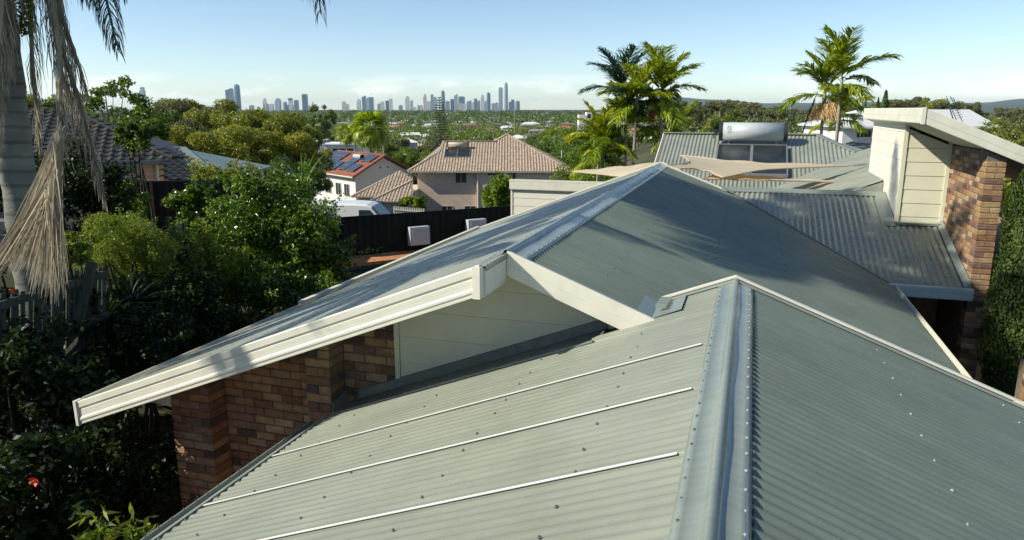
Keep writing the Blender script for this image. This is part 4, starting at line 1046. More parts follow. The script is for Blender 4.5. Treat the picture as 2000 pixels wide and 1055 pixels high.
# tall thin aerial mast behind
p = QY(1005, 268, 95)
MB().tube([(0, 0, -12), (0, 0, 4.3)], [.05, .03], 6).build('mast', M_ALU, tag(empty('aerial_mast', (p.x, 95, p.z - .5)), 'thin metal aerial mast rising behind the sandy tiled roof', 'aerial mast'))

# ---- white house with red roof and solar panels
e2 = Vector((-19.2, 88.1, -8.0)); wdir = Vector((-.64, .768, 0)).normalized(); ndir = Vector((.768, .64, 0)).normalized()
H2 = empty('white_house', (e2.x, e2.y, -13.2), 'white rendered two-storey house with orange-red tiled gable roof', 'house')
oo = Vector((e2.x, e2.y, -13.2))
def L2(a, b, z): return wdir * a + ndir * b + Vector((0, 0, z + 13.2))
WH = mat('white_render', (.78, .77, .72), rough=.85, scale=.6, var=.04)
RI, HW, LEN, ZEV = 2.45, 4.6, 12.8, -8.0
wb = MB(); a0, a1, b0, b1 = .6, LEN - .3, .6, 2 * HW - .6
wb.prism([L2(a0, b0, -16), L2(a0, b1, -16), L2(a1, b1, -16), L2(a1, b0, -16)], [L2(a0, b0, ZEV), L2(a0, b1, ZEV), L2(a1, b1, ZEV), L2(a1, b0, ZEV)])
wb.prism([L2(a0, b0, ZEV), L2(a0, b1, ZEV), L2(a0, HW, ZEV + RI - .35)], [L2(a0 + .1, b0, ZEV), L2(a0 + .1, b1, ZEV), L2(a0 + .1, HW, ZEV + RI - .35)])
wb.build('wall', WH, H2)
rf = part('roof', H2)
def plane_tiles(parent, O, ax, up, la, lb, m): tile_rows('roof', parent, [(0, 0), (la, 0), (la, lb), (0, lb)], O, ax, up, .32, .36, m)
upL = (ndir * HW + Vector((0, 0, RI))).normalized(); lenL = Vector((HW, RI)).length
plane_tiles(rf, L2(0, 0, ZEV), wdir, upL, LEN, lenL, M_TILER)
upR = (-ndir * HW + Vector((0, 0, RI))).normalized()
plane_tiles(rf, L2(0, 2 * HW, ZEV), wdir, upR, LEN, lenL, M_TILER)
MB().prism([L2(.05, .05, ZEV - .02), L2(LEN, .05, ZEV - .02), L2(LEN, HW, ZEV + RI - .04), L2(.05, HW, ZEV + RI - .04)], [L2(.05, .05, ZEV - .08), L2(LEN, .05, ZEV - .08), L2(LEN, HW, ZEV + RI - .1), L2(.05, HW, ZEV + RI - .1)]).build('roof_deck', M_GUT, rf)
MB().prism([L2(.05, 2 * HW - .05, ZEV - .02), L2(LEN, 2 * HW - .05, ZEV - .02), L2(LEN, HW, ZEV + RI - .04), L2(.05, HW, ZEV + RI - .04)], [L2(.05, 2 * HW - .05, ZEV - .08), L2(LEN, 2 * HW - .05, ZEV - .08), L2(LEN, HW, ZEV + RI - .1), L2(.05, HW, ZEV + RI - .1)]).build('roof_deck', M_GUT, rf)
M_RUST = mat('red_brown_barge', (.30, .11, .07), rough=.7)
for s, e in (((0, 0, ZEV), (0, HW, ZEV + RI)), ((0, 2 * HW, ZEV), (0, HW, ZEV + RI))): MB().beam(L2(*s), L2(*e), .22, .22).build('barge_board', M_RUST, H2)
MB().beam(L2(0, HW, ZEV + RI + .05), L2(LEN, HW, ZEV + RI + .05), .3, .12).build('ridge_cap', M_TILER, H2)
MB().beam(L2(0, -.06, ZEV - .05), L2(LEN, -.06, ZEV - .05), .13, .13).build('gutter', M_CREAM, H2)
def wall_window(parent, P, ax, w, h, nrm):
    ax = Vector(ax); n = Vector(nrm); z = Vector((0, 0, 1)); f = MB()
    for (p, q) in ((0, w), ): pass
    c = [P, P + ax * w, P + ax * w + z * h, P + z * h]
    for i in range(4): f.beam(c[i] + n * .02, c[(i + 1) % 4] + n * .02, .07, .07, up=n)
    f.beam(P + ax * w / 2 + n * .02, P + ax * w / 2 + z * h + n * .02, .06, .06, up=n)
    o = f.build('window', M_FRAME, parent); MB().prism([x + n * .0 for x in c], [x + n * .02 for x in c]).build('pane', M_GLASS, o)
for (a, w) in ((2.2, 1.3), (4.4, 1.4), (7.2, 1.6), (10, 1.2)): wall_window(H2, L2(a, .58, -10.6), wdir, w, 1.5, -ndir)
for (b, w, zz, hh) in ((5.0, 1.7, -10.2, 1.3), ): wall_window(H2, L2(.58, b, zz), ndir, w, hh, -wdir)
for b in (4.1, 5.2): MB().tube([L2(.52, b, -7.1), L2(.62, b, -7.1)], .1, 8).build('vent', M_BLACK, H2)
M_PV = bpy.data.materials.new('solar_cells'); M_PV.use_nodes = True
N = M_PV.node_tree.nodes; b = N['Principled BSDF']; b.inputs['Base Color'].default_value = (.035, .05, .085, 1); b.inputs['Roughness'].default_value = .18; b.inputs['Specular IOR Level'].default_value = .6
nL = Vector((upL.cross(wdir))).normalized(); nL = nL if nL.z > 0 else -nL
def pv_array(lab, a, s, na, ns, pw=1.55, ph=1.0):
    t = empty('solar_panel_array', oo + L2(a, 0, ZEV) + upL * s + nL * .18, lab, 'solar panels', 'solar panel arrays on the red roof')
    fr = None
    pm = MB(); pm.prism([Vector((0, 0, 0)), wdir * (pw - .05), wdir * (pw - .05) + upL * (ph - .05), upL * (ph - .05)], [nL * .05, wdir * (pw - .05) + nL * .05, wdir * (pw - .05) + upL * (ph - .05) + nL * .05, upL * (ph - .05) + nL * .05])
    pme = mesh('panel', pm.v, pm.f, M_ALU); e = .03
    gm = MB(); q = [wdir * e + upL * e, wdir * (pw - .05 - e) + upL * e, wdir * (pw - .05 - e) + upL * (ph - .05 - e), wdir * e + upL * (ph - .05 - e)]
    gm.prism([x + nL * .05 for x in q], [x + nL * .056 for x in q]); gme = mesh('cells', gm.v, gm.f, M_PV)
    for i in range(na):
        for j in range(ns):
            p = link('panel', pme, t, wdir * (i * pw) + upL * (j * ph)); link('cells', gme, p)
pv_array('longest solar panel array, on the left part of the red roof', 6.3, .7, 4, 2)
pv_array('upper left solar panel array near the ridge of the red roof', 8.2, 2.85, 3, 2)
pv_array('middle solar panel array beside the silver tank on the red roof', 3.8, 1.0, 1, 3, pw=2.0)
pv_array('lower right solar panel array by the gable edge of the red roof', 1.3, .9, 2, 1, ph=1.6, pw=1.1)
pv_array('upper right solar panel array near the gable peak of the red roof', .8, 3.2, 2, 1, ph=1.6, pw=1.3)
tt = empty('water_heater_tank', oo + L2(4.6, 0, ZEV) + upL * 3.9 + nL * .3, 'silver water heater tank with black end lying across the red tiled roof', 'water heater')
MB().tube([wdir * 1.0, wdir * -.9], .3, 16).build('tank', M_TANK, tt, smooth=False); MB().tube([wdir * -.9, wdir * -1.05], .31, 16).build('end_cap', M_BLACK, tt)

# ---- charcoal tiled house on the left
H3 = empty('tiled_house', (-16, 24, -4.0), 'house with glossy charcoal tiled roof behind the hanging palm fronds', 'house')
o3 = Vector((-16, 24, -4.0))
Z3 = -1.62
f0 = QY(342, 309, 24) - o3; f0.z = Z3 - o3.z
rid = 1.62
xl = -9.0; hipx = f0.x - 3.6
r3 = part('roof', H3)
up3 = Vector((0, 4.1, 1.66)).normalized(); l3 = Vector((4.1, 1.66)).length
tile_rows('roof', r3, [(0, 0), (f0.x - xl, 0), (hipx - xl, l3), (0, l3)], (xl, 0, f0.z), (1, 0, 0), up3, .30, .33, M_TILED, single=290, roll=.045, lip=.035)
MB().prism([(xl, .05, f0.z - .02), (f0.x, .05, f0.z - .02), (hipx, 4.1, f0.z + 1.62), (xl, 4.1, f0.z + 1.62)], [(xl, .05, f0.z - .1), (f0.x, .05, f0.z - .1), (hipx, 4.1, f0.z + 1.54), (xl, 4.1, f0.z + 1.54)]).build('roof_deck', M_GUT, r3)
MB().prism([(f0.x, .05, f0.z - .02), (f0.x, 8.2, f0.z - .02), (hipx, 4.1, f0.z + 1.62)], [(f0.x, .05, f0.z - .1), (f0.x, 8.2, f0.z - .1), (hipx, 4.1, f0.z + 1.54)]).build('roof_deck', M_TILED, r3)
for a, b in (((f0.x, 0, f0.z), (hipx, 4.1, f0.z + 1.66)), ((xl, 4.1, f0.z + 1.66), (hipx, 4.1, f0.z + 1.66))):
    A, B = Vector(a), Vector(b); n = int((B - A).length / .38); kk = MB()
    for k in range(n): kk.beam(A + (B - A) * (k / n) + Vector((0, 0, .09)), A + (B - A) * ((k + 1.1) / n) + Vector((0, 0, .06)), .24, .08)
    o = kk.build('ridge_tiles', M_TILED, r3); o['kind'] = 'stuff'
MB().box(xl, f0.x + .1, -.13, .0, f0.z - .14, f0.z + .02).build('gutter', mat('grey_gutter', (.2, .22, .22), rough=.5), H3)
MB().box(xl, f0.x - .35, .55, 8, -4, f0.z - .05).build('wall', M_PINKBRICK, H3)
fz = lambda px, py: QY(px, py, 24.5) - o3
a, b = fz(264, 317), fz(300, 357)
w3 = window(H3, fz(237, 317).x, a.x - .02, b.z, a.z, .52, 1, M_FRAME); w3 = window(H3, a.x, b.x, b.z, a.z, .50, 1, M_CREAM)
M_BLIND = mat('window_blind', (.50, .55, .42), rough=.6)
zz = b.z + .05
while zz < a.z - .06: MB().box(a.x + .06, b.x - .06, .455, .475, zz, zz + .045).build('blind_slat', M_BLIND, w3); zz += .065
q = fz(323, 340); MB().tube([(q.x, .45, f0.z - .1), (q.x, .45, -3.5)], .05, 8).build('downpipe', M_CREAM, H3)
# turn the house so that its right-hand side recedes along the line of sight
R3 = radians(21); Cn = Vector((f0.x + o3.x, o3.y, 0)); dv = Vector((o3.x, o3.y, 0)) - Cn
dv = Matrix.Rotation(R3, 3, 'Z') @ dv; H3.location = (Cn.x + dv.x, Cn.y + dv.y, o3.z); H3.rotation_euler.z = R3
# lower tiled roof and its wall
H3b = empty('tiled_garage', tuple(o3), 'small lower charcoal tiled roof above the maroon fence', 'garage')
r4 = part('roof', H3b)
A4 = QY(320, 352, 21.6) - o3; B4 = QY(402, 352, 21.6) - o3; B4.z = A4.z; C4 = QY(335, 289, 25.5) - o3; D4 = QY(318, 289, 25.5) - o3
ax = Vector((1, 0, 0)); n = ax.cross(C4 - A4).normalized(); upv = n.cross(ax).normalized(); upv = upv if upv.z > 0 else -upv
tile_rows('roof', r4, [((p - A4).dot(ax), (p - A4).dot(upv)) for p in (A4, B4, C4, D4)], A4, ax, upv, .30, .33, M_TILED, single=200, roll=.045, lip=.035)
MB().prism([A4 - Vector((0, 0, .03)), B4 - Vector((0, 0, .03)), C4 - Vector((0, 0, .03)), D4 - Vector((0, 0, .03))], [A4 - Vector((0, 0, .1)), B4 - Vector((0, 0, .1)), C4 - Vector((0, 0, .1)), D4 - Vector((0, 0, .1))]).build('roof_deck', M_TILED, r4)
MB().box(A4.x, B4.x - .3, A4.y + .4, A4.y + 3, -4, A4.z - .1).build('wall', M_PINKBRICK, H3b)
# ---- grey-green metal hip roof just right of it
H4 = empty('metal_roofed_house', (-12, 29, -5.5), 'low house with grey-green metal hip roof behind the charcoal tiled one', 'house'); o4 = Vector((-12, 29, -5.5))
ap4 = QY(357, 290, 29) - o4; a4 = QY(318, 291, 29) - o4; c4 = QY(432, 352, 25.4) - o4; c4.z = c4.z; l4 = c4 + Vector((-4.5, 0, 0)); r4b = c4 + Vector((-.3, 6.4, 0))
M_GM = roofmetal('grey_green_far_roof', (.20, .25, .23), .4, .0)
for k, tri in enumerate(([l4, c4, ap4, a4], [c4, r4b, ap4])):
    MB().prism([Vector(p) for p in tri], [Vector(p) - Vector((0, 0, .06)) for p in tri]).build('roof_slope', M_GM, H4)
n = 16
for k in range(1, n):
    s = c4 + (l4 - c4) * k / n; t_ = k / n
    top = s + (ap4 - c4) * 1.0; 
    if t_ < .95: 
        e = Vector((s.x, s.y, s.z)); up_ = Vector((0, ap4.y - c4.y, ap4.z - c4.z)); f_ = min(1, max(0, (s.x - l4.x) / .01)) ; lim = min(1.0, (c4.x - s.x) / (c4.x - ap4.x))
        MB().beam(e + Vector((0, 0, .02)), e + up_ * lim + Vector((0, 0, .02)), .03, .02).build('roof_rib', M_GM, H4)
MB().beam(c4 + Vector((0, 0, .04)), ap4 + Vector((0, 0, .04)), .22, .05).build('hip_cap', M_CAP, H4)
MB().beam(a4 + Vector((0, 0, .04)), ap4 + Vector((0, 0, .04)), .22, .05).build('ridge_cap', M_CAP, H4)
MB().beam(l4 - Vector((0, 0, .08)), c4 - Vector((0, 0, .08)), .14, .14).build('gutter', M_ALU, H4)
MB().box(l4.x + .4, c4.x - .5, c4.y + .5, r4b.y - .5, -2, c4.z - .08).build('wall', WALLS[1], H4)

# ---- white house with pale roof behind the raised gable, and a slate roof below it
pR = QY(1645, 244, 70); H5 = empty('pale_roofed_house', (0, 70, -8), 'white house with pale metal hip roof showing either side of the cream gable', 'house'); o5 = Vector((0, 70, -8))
def r5(px, py, Y=70): return QY(px, py, Y) - o5
e0, e1 = r5(1642, 247, 66), r5(1952, 247, 66); t0, t1_ = r5(1686, 214, 71), r5(1893, 219, 71)
e1.z = e0.z; t1_.z = t0.z
M_PALE = mat('pale_metal_roof', (.66, .67, .67), rough=.5, var=.04, scale=.5)
MB().prism([e0, e1, t1_, t0], [p - Vector((0, 0, .12)) for p in (e0, e1, t1_, t0)]).build('roof_slope', M_PALE, H5)
MB().prism([e1, e1 + Vector((0, 10, 0)), t1_ + Vector((0, 1, 0)), t1_], [p - Vector((0, 0, .12)) for p in (e1, e1 + Vector((0, 10, 0)), t1_ + Vector((0, 1, 0)), t1_)]).build('roof_slope', M_PALE, H5)
MB().prism([e0 + Vector((0, 10, 0)), e0, t0, t0 + Vector((0, 1, 0))], [p - Vector((0, 0, .12)) for p in (e0 + Vector((0, 10, 0)), e0, t0, t0 + Vector((0, 1, 0)))]).build('roof_slope', M_PALE, H5)
MB().box(e0.x + .5, e1.x - .5, e0.y + .6, e0.y + 10, -3, e0.z - .1).build('wall', WH, H5)
MB().beam(e0 - Vector((0, 0, .1)), e1 - Vector((0, 0, .1)), .15, .15).build('gutter', WH, H5)
a, b = r5(1674, 254, 66.5), r5(1702, 268, 66.5); window(H5, a.x, b.x, b.z, a.z, e0.y + .58, 2)
# dark grey concrete-tiled roof in front of it
H6 = empty('slate_roofed_house', (0, 45, -7), 'low grey tiled roof between the tall thin palms and cream block', 'house'); o6 = Vector((0, 45, -7))
r6 = lambda px, py, Y: QY(px, py, Y) - o6
q0, q1, q2, q3 = r6(1632, 287, 40), r6(1735, 296, 40), r6(1710, 268, 45), r6(1690, 268, 45)
q1.z = q0.z; M_SLATE = mat('grey_tiles', (.17, .19, .21), rough=.6, var=.2, scale=6)
MB().prism([q0, q1, q2, q3], [p - Vector((0, 0, .1)) for p in (q0, q1, q2, q3)]).build('roof_slope', M_SLATE, H6)
for k in range(1, 9):
    a = q0 + (q3 - q0) * k / 9; b = q1 + (q2 - q1) * k / 9; MB().beam(a + Vector((0, 0, .02)), b + Vector((0, 0, .02)), .06, .05).build('tile_course', M_SLATE, H6)
MB().box(q0.x + .4, q1.x, q0.y + .5, q0.y + 5, -3, q0.z - .1).build('wall', WH, H6)

# ------------------------------------------------------------------ television aerial over the raised gable
ae = empty('tv_aerial', QY(1862, 248, 30), 'tilted rooftop television aerial with many cross rods above the cream barge', 'aerial')
def ra(px, py, d=0): return QY(px, py, 30 + d) - ae.location
M_AER = mat('aerial_rods', (.12, .13, .14), rough=.4, metal=.5)
m_ = MB(); m_.tube([(0, 0, -2.5), (0, 0, .2), ra(1853, 205)], .022, 6); m_.build('mast', M_AER, ae)
for k, (a, b) in enumerate((((1848, 188), (1868, 235)), ((1856, 188), (1880, 238)), ((1862, 192), (1873, 215)))):
    MB().tube([ra(*a), ra(*b)], .014, 6).build('boom', M_AER, ae)
for k in range(9):
    x = 1850 + k * 2.3; y = 193 + k * 4.6; MB().tube([ra(x - 2, y + 1.5, -.2), ra(x + 13, y - 2, .25)], .009, 5).build('rod', M_AER, ae)
# ------------------------------------------------------------------ fences
M_MAROON = mat('dark_maroon_steel', (.028, .014, .014), rough=.6, spec=.3, var=.15, scale=3)
M_BLKFENCE = mat('black_green_steel', (.014, .018, .014), rough=.7, spec=.2, var=.3, scale=3)
M_PALING = mat('weathered_paling', (.085, .095, .075), rough=.95, spec=.1, var=.35, scale=6, stretch=(6, 6, .6), bump=.4, bscale=20)
def panel_fence(name, lab, A, B, h, m, n, wm=None):
    "sheet steel fence with folded panels and posts from A to B (top rail points)"
    A = Vector(A); B = Vector(B); t = empty(name, A - Vector((0, 0, h)), lab, 'fence'); d = B - A
    ax = Vector((d.x, d.y, 0)).normalized(); nn = Vector((-ax.y, ax.x, 0))
    for k in range(n):
        p = d * (k / n); q = d * ((k + 1) / n); s = 12; V = []; F = []
        for j in range(s + 1):
            r = p + (q - p) * (j / s) + nn * (.018 if (j // 1) % 2 else -.018); V += [r + Vector((0, 0, .02)), r + Vector((0, 0, h - .02))]
        for j in range(s): F.append((j * 2, j * 2 + 2, j * 2 + 3, j * 2 + 1))
        obj('panel', V, F, m, t)
        MB().cbox(p + Vector((0, 0, h / 2)), (.07, .07, h + .02)).build('post', m, t)
    MB().cbox(d + Vector((0, 0, h / 2)), (.07, .07, h + .02)).build('post', m, t)
    MB().beam(Vector((0, 0, h)), d + Vector((0, 0, h)), .06, .05).build('top_rail', wm or m, t)
    return t
fA = QZ(1030, 401, -4.3); fB = QZ(640, 427, -4.22)
panel_fence('steel_fence', 'long black steel fence behind the pool, below the brick house', fB, fA, 1.62, M_BLKFENCE, 5)
mA = QY(205, 357, 19.0); mB = QY(470, 352, 19.6)
panel_fence('steel_fence', 'dark maroon steel fence between the charcoal tiled house and the shrubs', mA, mB, 2.3, M_MAROON, 3)
# boxes hung on the pool side of the black fence
M_BOX = mat('pale_blue_grey_box', (.50, .55, .57), rough=.5, var=.05)
dirF = (fA - fB); dirF.z = 0; dirF.normalize(); nF = Vector((dirF.y, -dirF.x, 0))
def pump_box(px, py, lab, w=.88, h=.80):
    s = None
    for Y in np.linspace(28, 34, 200):
        p = QY(px, py, Y)
        dd = (p - fB).dot(nF)
        if s is None or abs(dd - .35) < s[0]: s = (abs(dd - .35), p)
    p = s[1]; t = empty('equipment_box', p, lab, 'equipment box', 'pale boxes on the black fence', rz=math.atan2(dirF.y, dirF.x))
    mb = MB(); mb.prism([(-w / 2, -.16, -h / 2), (w / 2, -.16, -h / 2), (w / 2, .16, -h / 2), (-w / 2, .16, -h / 2)], [(-w / 2, -.14, h / 2), (w / 2, -.14, h / 2), (w / 2, .16, h / 2), (-w / 2, .16, h / 2)])
    mb.build('cabinet', M_BOX, t)
    MB().box(-w / 2 + .09, w / 2 - .05, -.185, -.155, -h / 2 + .05, h / 2 - .05).build('front_panel', mat('box_front', (.56, .61, .63), rough=.45, var=.04), t)
    MB().box(-w / 2 + .05, w / 2 - .05, .16, .3, -.1, .1).build('bracket', M_ALU, t)
pump_box(818, 460, 'pale blue-grey box on the black fence, fully visible above the pool coping', h=.76)
pump_box(930, 446, 'pale box on the black fence partly cut off by the blue roof edge')
# old paling fence at the left
M_PALD = mat('dark_paling', (.035, .04, .03), rough=.95, spec=.1, var=.4, scale=6, stretch=(6, 6, .6), bump=.4, bscale=20)  # darker tone for the low fence
def paling_fence(lab, A, B, h, n, lean, gap=0.012, group=None, M_PALING=M_PALING):
    A = Vector(A); B = Vector(B); t = empty('paling_fence', A - Vector((0, 0, h)), lab, 'fence', group); d = B - A; w = d.length / n
    ax = d.normalized(); up = Vector((lean * ax.x, lean * ax.y, 1)).normalized(); nn = Vector((-ax.y, ax.x, 0)).normalized()
    for k in range(n):
        hh = h + rnd.uniform(-.05, .03); p = ax * (w * (k + gap * 20)); q = p + ax * (w * .9 - rnd.uniform(0, .02)); l = up + ax * rnd.uniform(-.02, .02)
        mb = MB(); mb.prism([p, q, q + nn * .016, p + nn * .016], [p + l * hh, q + l * (hh - rnd.uniform(0, .02)), q + l * hh + nn * .016, p + l * hh + nn * .016]); mb.build('paling', M_PALING, t)
    for f in (.25, .62, .93): MB().beam(up * (h * f) - nn * .03, d + up * (h * f) - nn * .03, .04, .085, up=up).build('rail', M_PALING, t)
    return t, up, nn
tf, up_, nn_ = paling_fence('leaning grey timber paling fence beside the palm at the left edge', QY(-60, 585, 7.0), QY(172, 520, 8.3), 1.6, 20, .16)
MB().beam(Vector(QY(180, 512, 8.3)) - tf.location, Vector(QY(138, 700, 7.9)) - tf.location, .10, .06, up=(0, 1, 0)).build('post', M_PALING, tf)
paling_fence('dark low paling fence stepping down under the glossy shrub', QY(285, 572, 9.8), QY(470, 640, 11.5), 1.5, 24, .0, M_PALING=M_PALD)
pp = QY(478, 326, 20); w_ = empty('timber_post', (pp.x, 20, pp.z), 'dark square timber post standing above the glossy shrub', 'post')
MB().prism([(-.09, -.09, -3.5), (.09, -.09, -3.5), (.09, .09, -3.5), (-.09, .09, -3.5)], [(-.09, -.09, -.02), (.09, -.09, 0), (.09, .09, -.02), (-.09, .09, 0)]).build('shaft', mat('dark_timber', (.06, .07, .06), rough=.9, var=.3), w_)
MB().box(-.10, .10, -.10, .10, -.01, .03).build('cap', M_ALU, w_)
for (px, py, Y, lab) in ((335, 443, 14, 'short grey timber stump post among the yellow-green shrub'), (352, 436, 14.3, 'thinner grey timber stake beside the short stump post')):
    p = QY(px, py, Y); MB().box(-.05, .05, -.05, .05, -2.5, .0).build('shaft', M_PALING, tag(empty('timber_stake', p), lab, 'post'))

# ------------------------------------------------------------------ pool
M_COPE = mat('orange_paver', (.50, .22, .10), rough=.85, var=.25, scale=5, bump=.2)
M_POOLW = mat('pool_water', (.01, .045, .04), rough=.06, spec=.6, var=.1)
pool = empty('pool', (0, 0, -5.88), 'dark green garden pool with orange paved coping under the black fence', 'pool')
c0 = fB - fB.z * Vector((0, 0, 1)) + nF * .06; c1 = fA - fA.z * Vector((0, 0, 1)) + nF * .06
Lp = (c1 - c0).length; n = 28; cme = {}
for k in range(n):
    for r in range(3):
        a = Lp / n * k; mb = MB(); e = Lp / n - .012; pts = [c0 + dirF * a + nF * (r * .46), c0 + dirF * (a + e) + nF * (r * .46), c0 + dirF * (a + e) + nF * (r * .46 + .45), c0 + dirF * a + nF * (r * .46 + .45)]
        z_ = .04 + rnd.uniform(-.003, .003)
        mb.prism([p + Vector((0, 0, z_ - .12)) for p in pts], [p + Vector((0, 0, z_)) for p in pts]); mb.build('paver', M_COPE, pool)
w0 = [c0 + nF * 1.39, c1 + nF * 1.39, c1 + nF * 6, c0 + nF * 6]
MB().prism([p + Vector((0, 0, -.5)) for p in w0], [p + Vector((0, 0, -.22)) for p in w0]).build('water', M_POOLW, pool)
MB().prism([c0 + nF * 1.38 + Vector((0, 0, -.5)), c1 + nF * 1.38 + Vector((0, 0, -.5)), c1 + nF * 1.39 + Vector((0, 0, -.5)), c0 + nF * 1.39 + Vector((0, 0, -.5))], [c0 + nF * 1.38 + Vector((0, 0, -.08)), c1 + nF * 1.38 + Vector((0, 0, -.08)), c1 + nF * 1.39 + Vector((0, 0, -.08)), c0 + nF * 1.39 + Vector((0, 0, -.08))]).build('pool_wall', M_PALING, pool)

# ------------------------------------------------------------------ van
van = empty('parked_van', (-8.6, 38.3, -7.2), 'white panel van parked behind the black fence, only its roof and cab showing', 'van', rz=radians(-4))
M_VAN = mat('white_van_paint', (.78, .78, .77), rough=.25, spec=.5, var=.02, coat=.3)
prof = [(-2.65, .45), (-2.68, 1.2), (-2.6, 2.22), (-2.45, 2.38), (-1.0, 2.44), (.6, 2.44), (1.15, 2.40), (1.4, 2.30), (2.0, 1.60), (2.7, 1.38), (2.95, 1.1), (2.98, .45)]
def van_sec(w): return [(x, y) for x, y in prof]
V = []; F = []; n = len(prof); cols = [(-.97, -.30), (-.97, -.02), (-.80, 0), (0, .035), (.80, 0), (.97, -.02), (.97, -.30)]
secs = [-.98, -.86, -.6, 0, .6, .86, .98]
for y in secs:
    for x, z in prof:
        f = max(0, (z - 1.3) / 1.1); yy = y * (1 - .10 * f); zz = z - (.10 if abs(y) > .9 else .02 if abs(y) > .8 else 0) * (z > 1.3); V.append((x, yy, zz))
for i in range(len(secs) - 1):
    for k in range(n): F.append((i * n + k, i * n + (k + 1) % n, (i + 1) * n + (k + 1) % n, (i + 1) * n + k))
F += [tuple(range(n)), tuple(reversed(range((len(secs) - 1) * n, len(secs) * n)))]
obj('body', V, F, M_VAN, van, smooth=False)
M_CARG = mat('car_glass', (.02, .045, .06), rough=.05, spec=.8)
plate('windscreen', [(1.46, -.80, 2.28), (2.02, -.88, 1.63), (2.02, .88, 1.63), (1.46, .80, 2.28)], .015, (.6, 0, .7), M_CARG, van)
for s in (-1, 1):
    plate('side_window', [(.75, s * .915, 2.12), (1.32, s * .915, 2.12), (1.78, s * .965, 1.62), (.75, s * .965, 1.60)], .012, (0, s, 0), M_CARG, van)
    MB().cbox((1.7, s * 1.08, 1.6), (.1, .18, .26)).build('wing_mirror', M_BLACK, van)
    for x in (-1.8, 1.95):
        w = MB().tube([(x, s * .78, .35), (x, s * .98, .35)], .35, 20).build('wheel', M_BLACK, van); MB().tube([(x, s * .985, .35), (x, s * .99, .35)], .2, 14).build('rim', M_ALU, w)
# pale slatted gate and low wall between van and shrub
pg = QY(700 + 70, 404, 44); gt = empty('slatted_fence', (0, 44, -8.3), 'short pale slatted fence between the van and the round green shrub', 'fence')
a = QY(768, 403, 44); b = QY(830, 408, 44)
for k in range(14):
    x = a.x + (b.x - a.x) * k / 14; z = a.z + (b.z - a.z) * k / 14; MB().box(x, x + .09, 0, .02, -1.2, z + 8.3).build('slat', M_CREAM, gt)
MB().beam(Vector((a.x, -.02, a.z + 8.1)), Vector((b.x, -.02, b.z + 8.1)), .03, .07).build('rail', M_CREAM, gt)

# ------------------------------------------------------------------ shade sails over the courtyard
M_SAIL = mat('beige_shade_cloth', (.62, .56, .43), rough=.85, spec=.1, var=.08, scale=3, col2=(.70, .64, .50))
N = M_SAIL.node_tree.nodes; L = M_SAIL.node_tree.links
tr = N.new('ShaderNodeBsdfTranslucent'); tr.inputs[0].default_value = (.75, .45, .16, 1); mx = N.new('ShaderNodeMixShader'); mx.inputs[0].default_value = .35
L.new(N['Principled BSDF'].outputs[0], mx.inputs[1]); L.new(tr.outputs[0], mx.inputs[2]); L.new(mx.outputs[0], N['Material Output'].inputs[0])
def sail(lab, A, B, C, D, sag=.25, curve=.10, group='shade sails over the courtyard'):
    A, B, C, D = map(Vector, (A, B, C, D)); t = empty('shade_sail', A, lab, 'shade sail', group); n = 28; V = []; F = []
    cen = (A + B + C + D) / 4
    for i in range(n + 1):
        for j in range(n + 1):
            s, r = i / n, j / n; p = A * (1 - s) * (1 - r) + B * s * (1 - r) + C * s * r + D * (1 - s) * r
            k = curve * (4 * s * (1 - s) * (abs(r - .5) * 2) ** 2 + 4 * r * (1 - r) * (abs(s - .5) * 2) ** 2)
            p = p.lerp(cen, k); p.z -= sag * (4 * s * (1 - s)) * (4 * r * (1 - r)) * .5
            p.z += .016 * sin((s * .5 + r) * 34) * (s * (1 - s) * 4) ** .5
            V.append(p - A)
    for i in range(n):
        for j in range(n): k = i * (n + 1) + j; F.append((k, k + 1, k + n + 2, k + n + 1))
    obj('cloth', V, F, M_SAIL, t, smooth=True)
    e = MB(); 
    for ed in ([i * (n + 1) for i in range(n + 1)], [i * (n + 1) + n for i in range(n + 1)], list(range(n + 1)), [n * (n + 1) + j for j in range(n + 1)]): e.tube([V[k] for k in ed], .016, 5)
    e.build('edge_rope', mat('sail_edge', (.5, .4, .3), rough=.8), t); return t
def rig(t, P, Qp):
    o = MB(); o.tube([Vector(P) - t.location, Vector(Qp) - t.location], .012, 6)
    m_ = (Vector(P) + Vector(Qp)) / 2 - t.location; d = (Vector(Qp) - Vector(P)).normalized(); o.tube([m_ - d * .12, m_ + d * .12], .03, 6); o.build('turnbuckle', M_ALU, t)
A_ = QY(1330, 304, 19.6); B_ = QY(1660, 324, 17.0); C_ = QY(1412, 347, 15.7); D_ = QY(1280, 326, 16.2)
t = sail('upper pale beige shade sail stretched to a point beside the cream block', A_, B_, C_, D_, sag=.1, curve=.34); rig(t, B_, QY(1697, 320, 16.9))
A2 = QY(1390, 338, 17.8); B2 = QY(1650, 356.5, 16.3); C2 = QY(1500, 352.5, 15.9); D2 = QY(1370, 349, 15.9)
t = sail('lower shade sail showing its orange sunlit underside', A2, B2, C2, D2, sag=.05, curve=.1); rig(t, B2, QY(1694, 360, 16.2))
A3 = QY(1118, 335.5, 20); B3 = QY(1296, 317, 18.2); C3 = QY(1330, 332, 15.8); D3 = QY(1220, 346, 18)
sail('left tip of a pale shade sail reaching out behind the blue ridge', A3, B3, C3, D3, sag=.08, curve=.05)
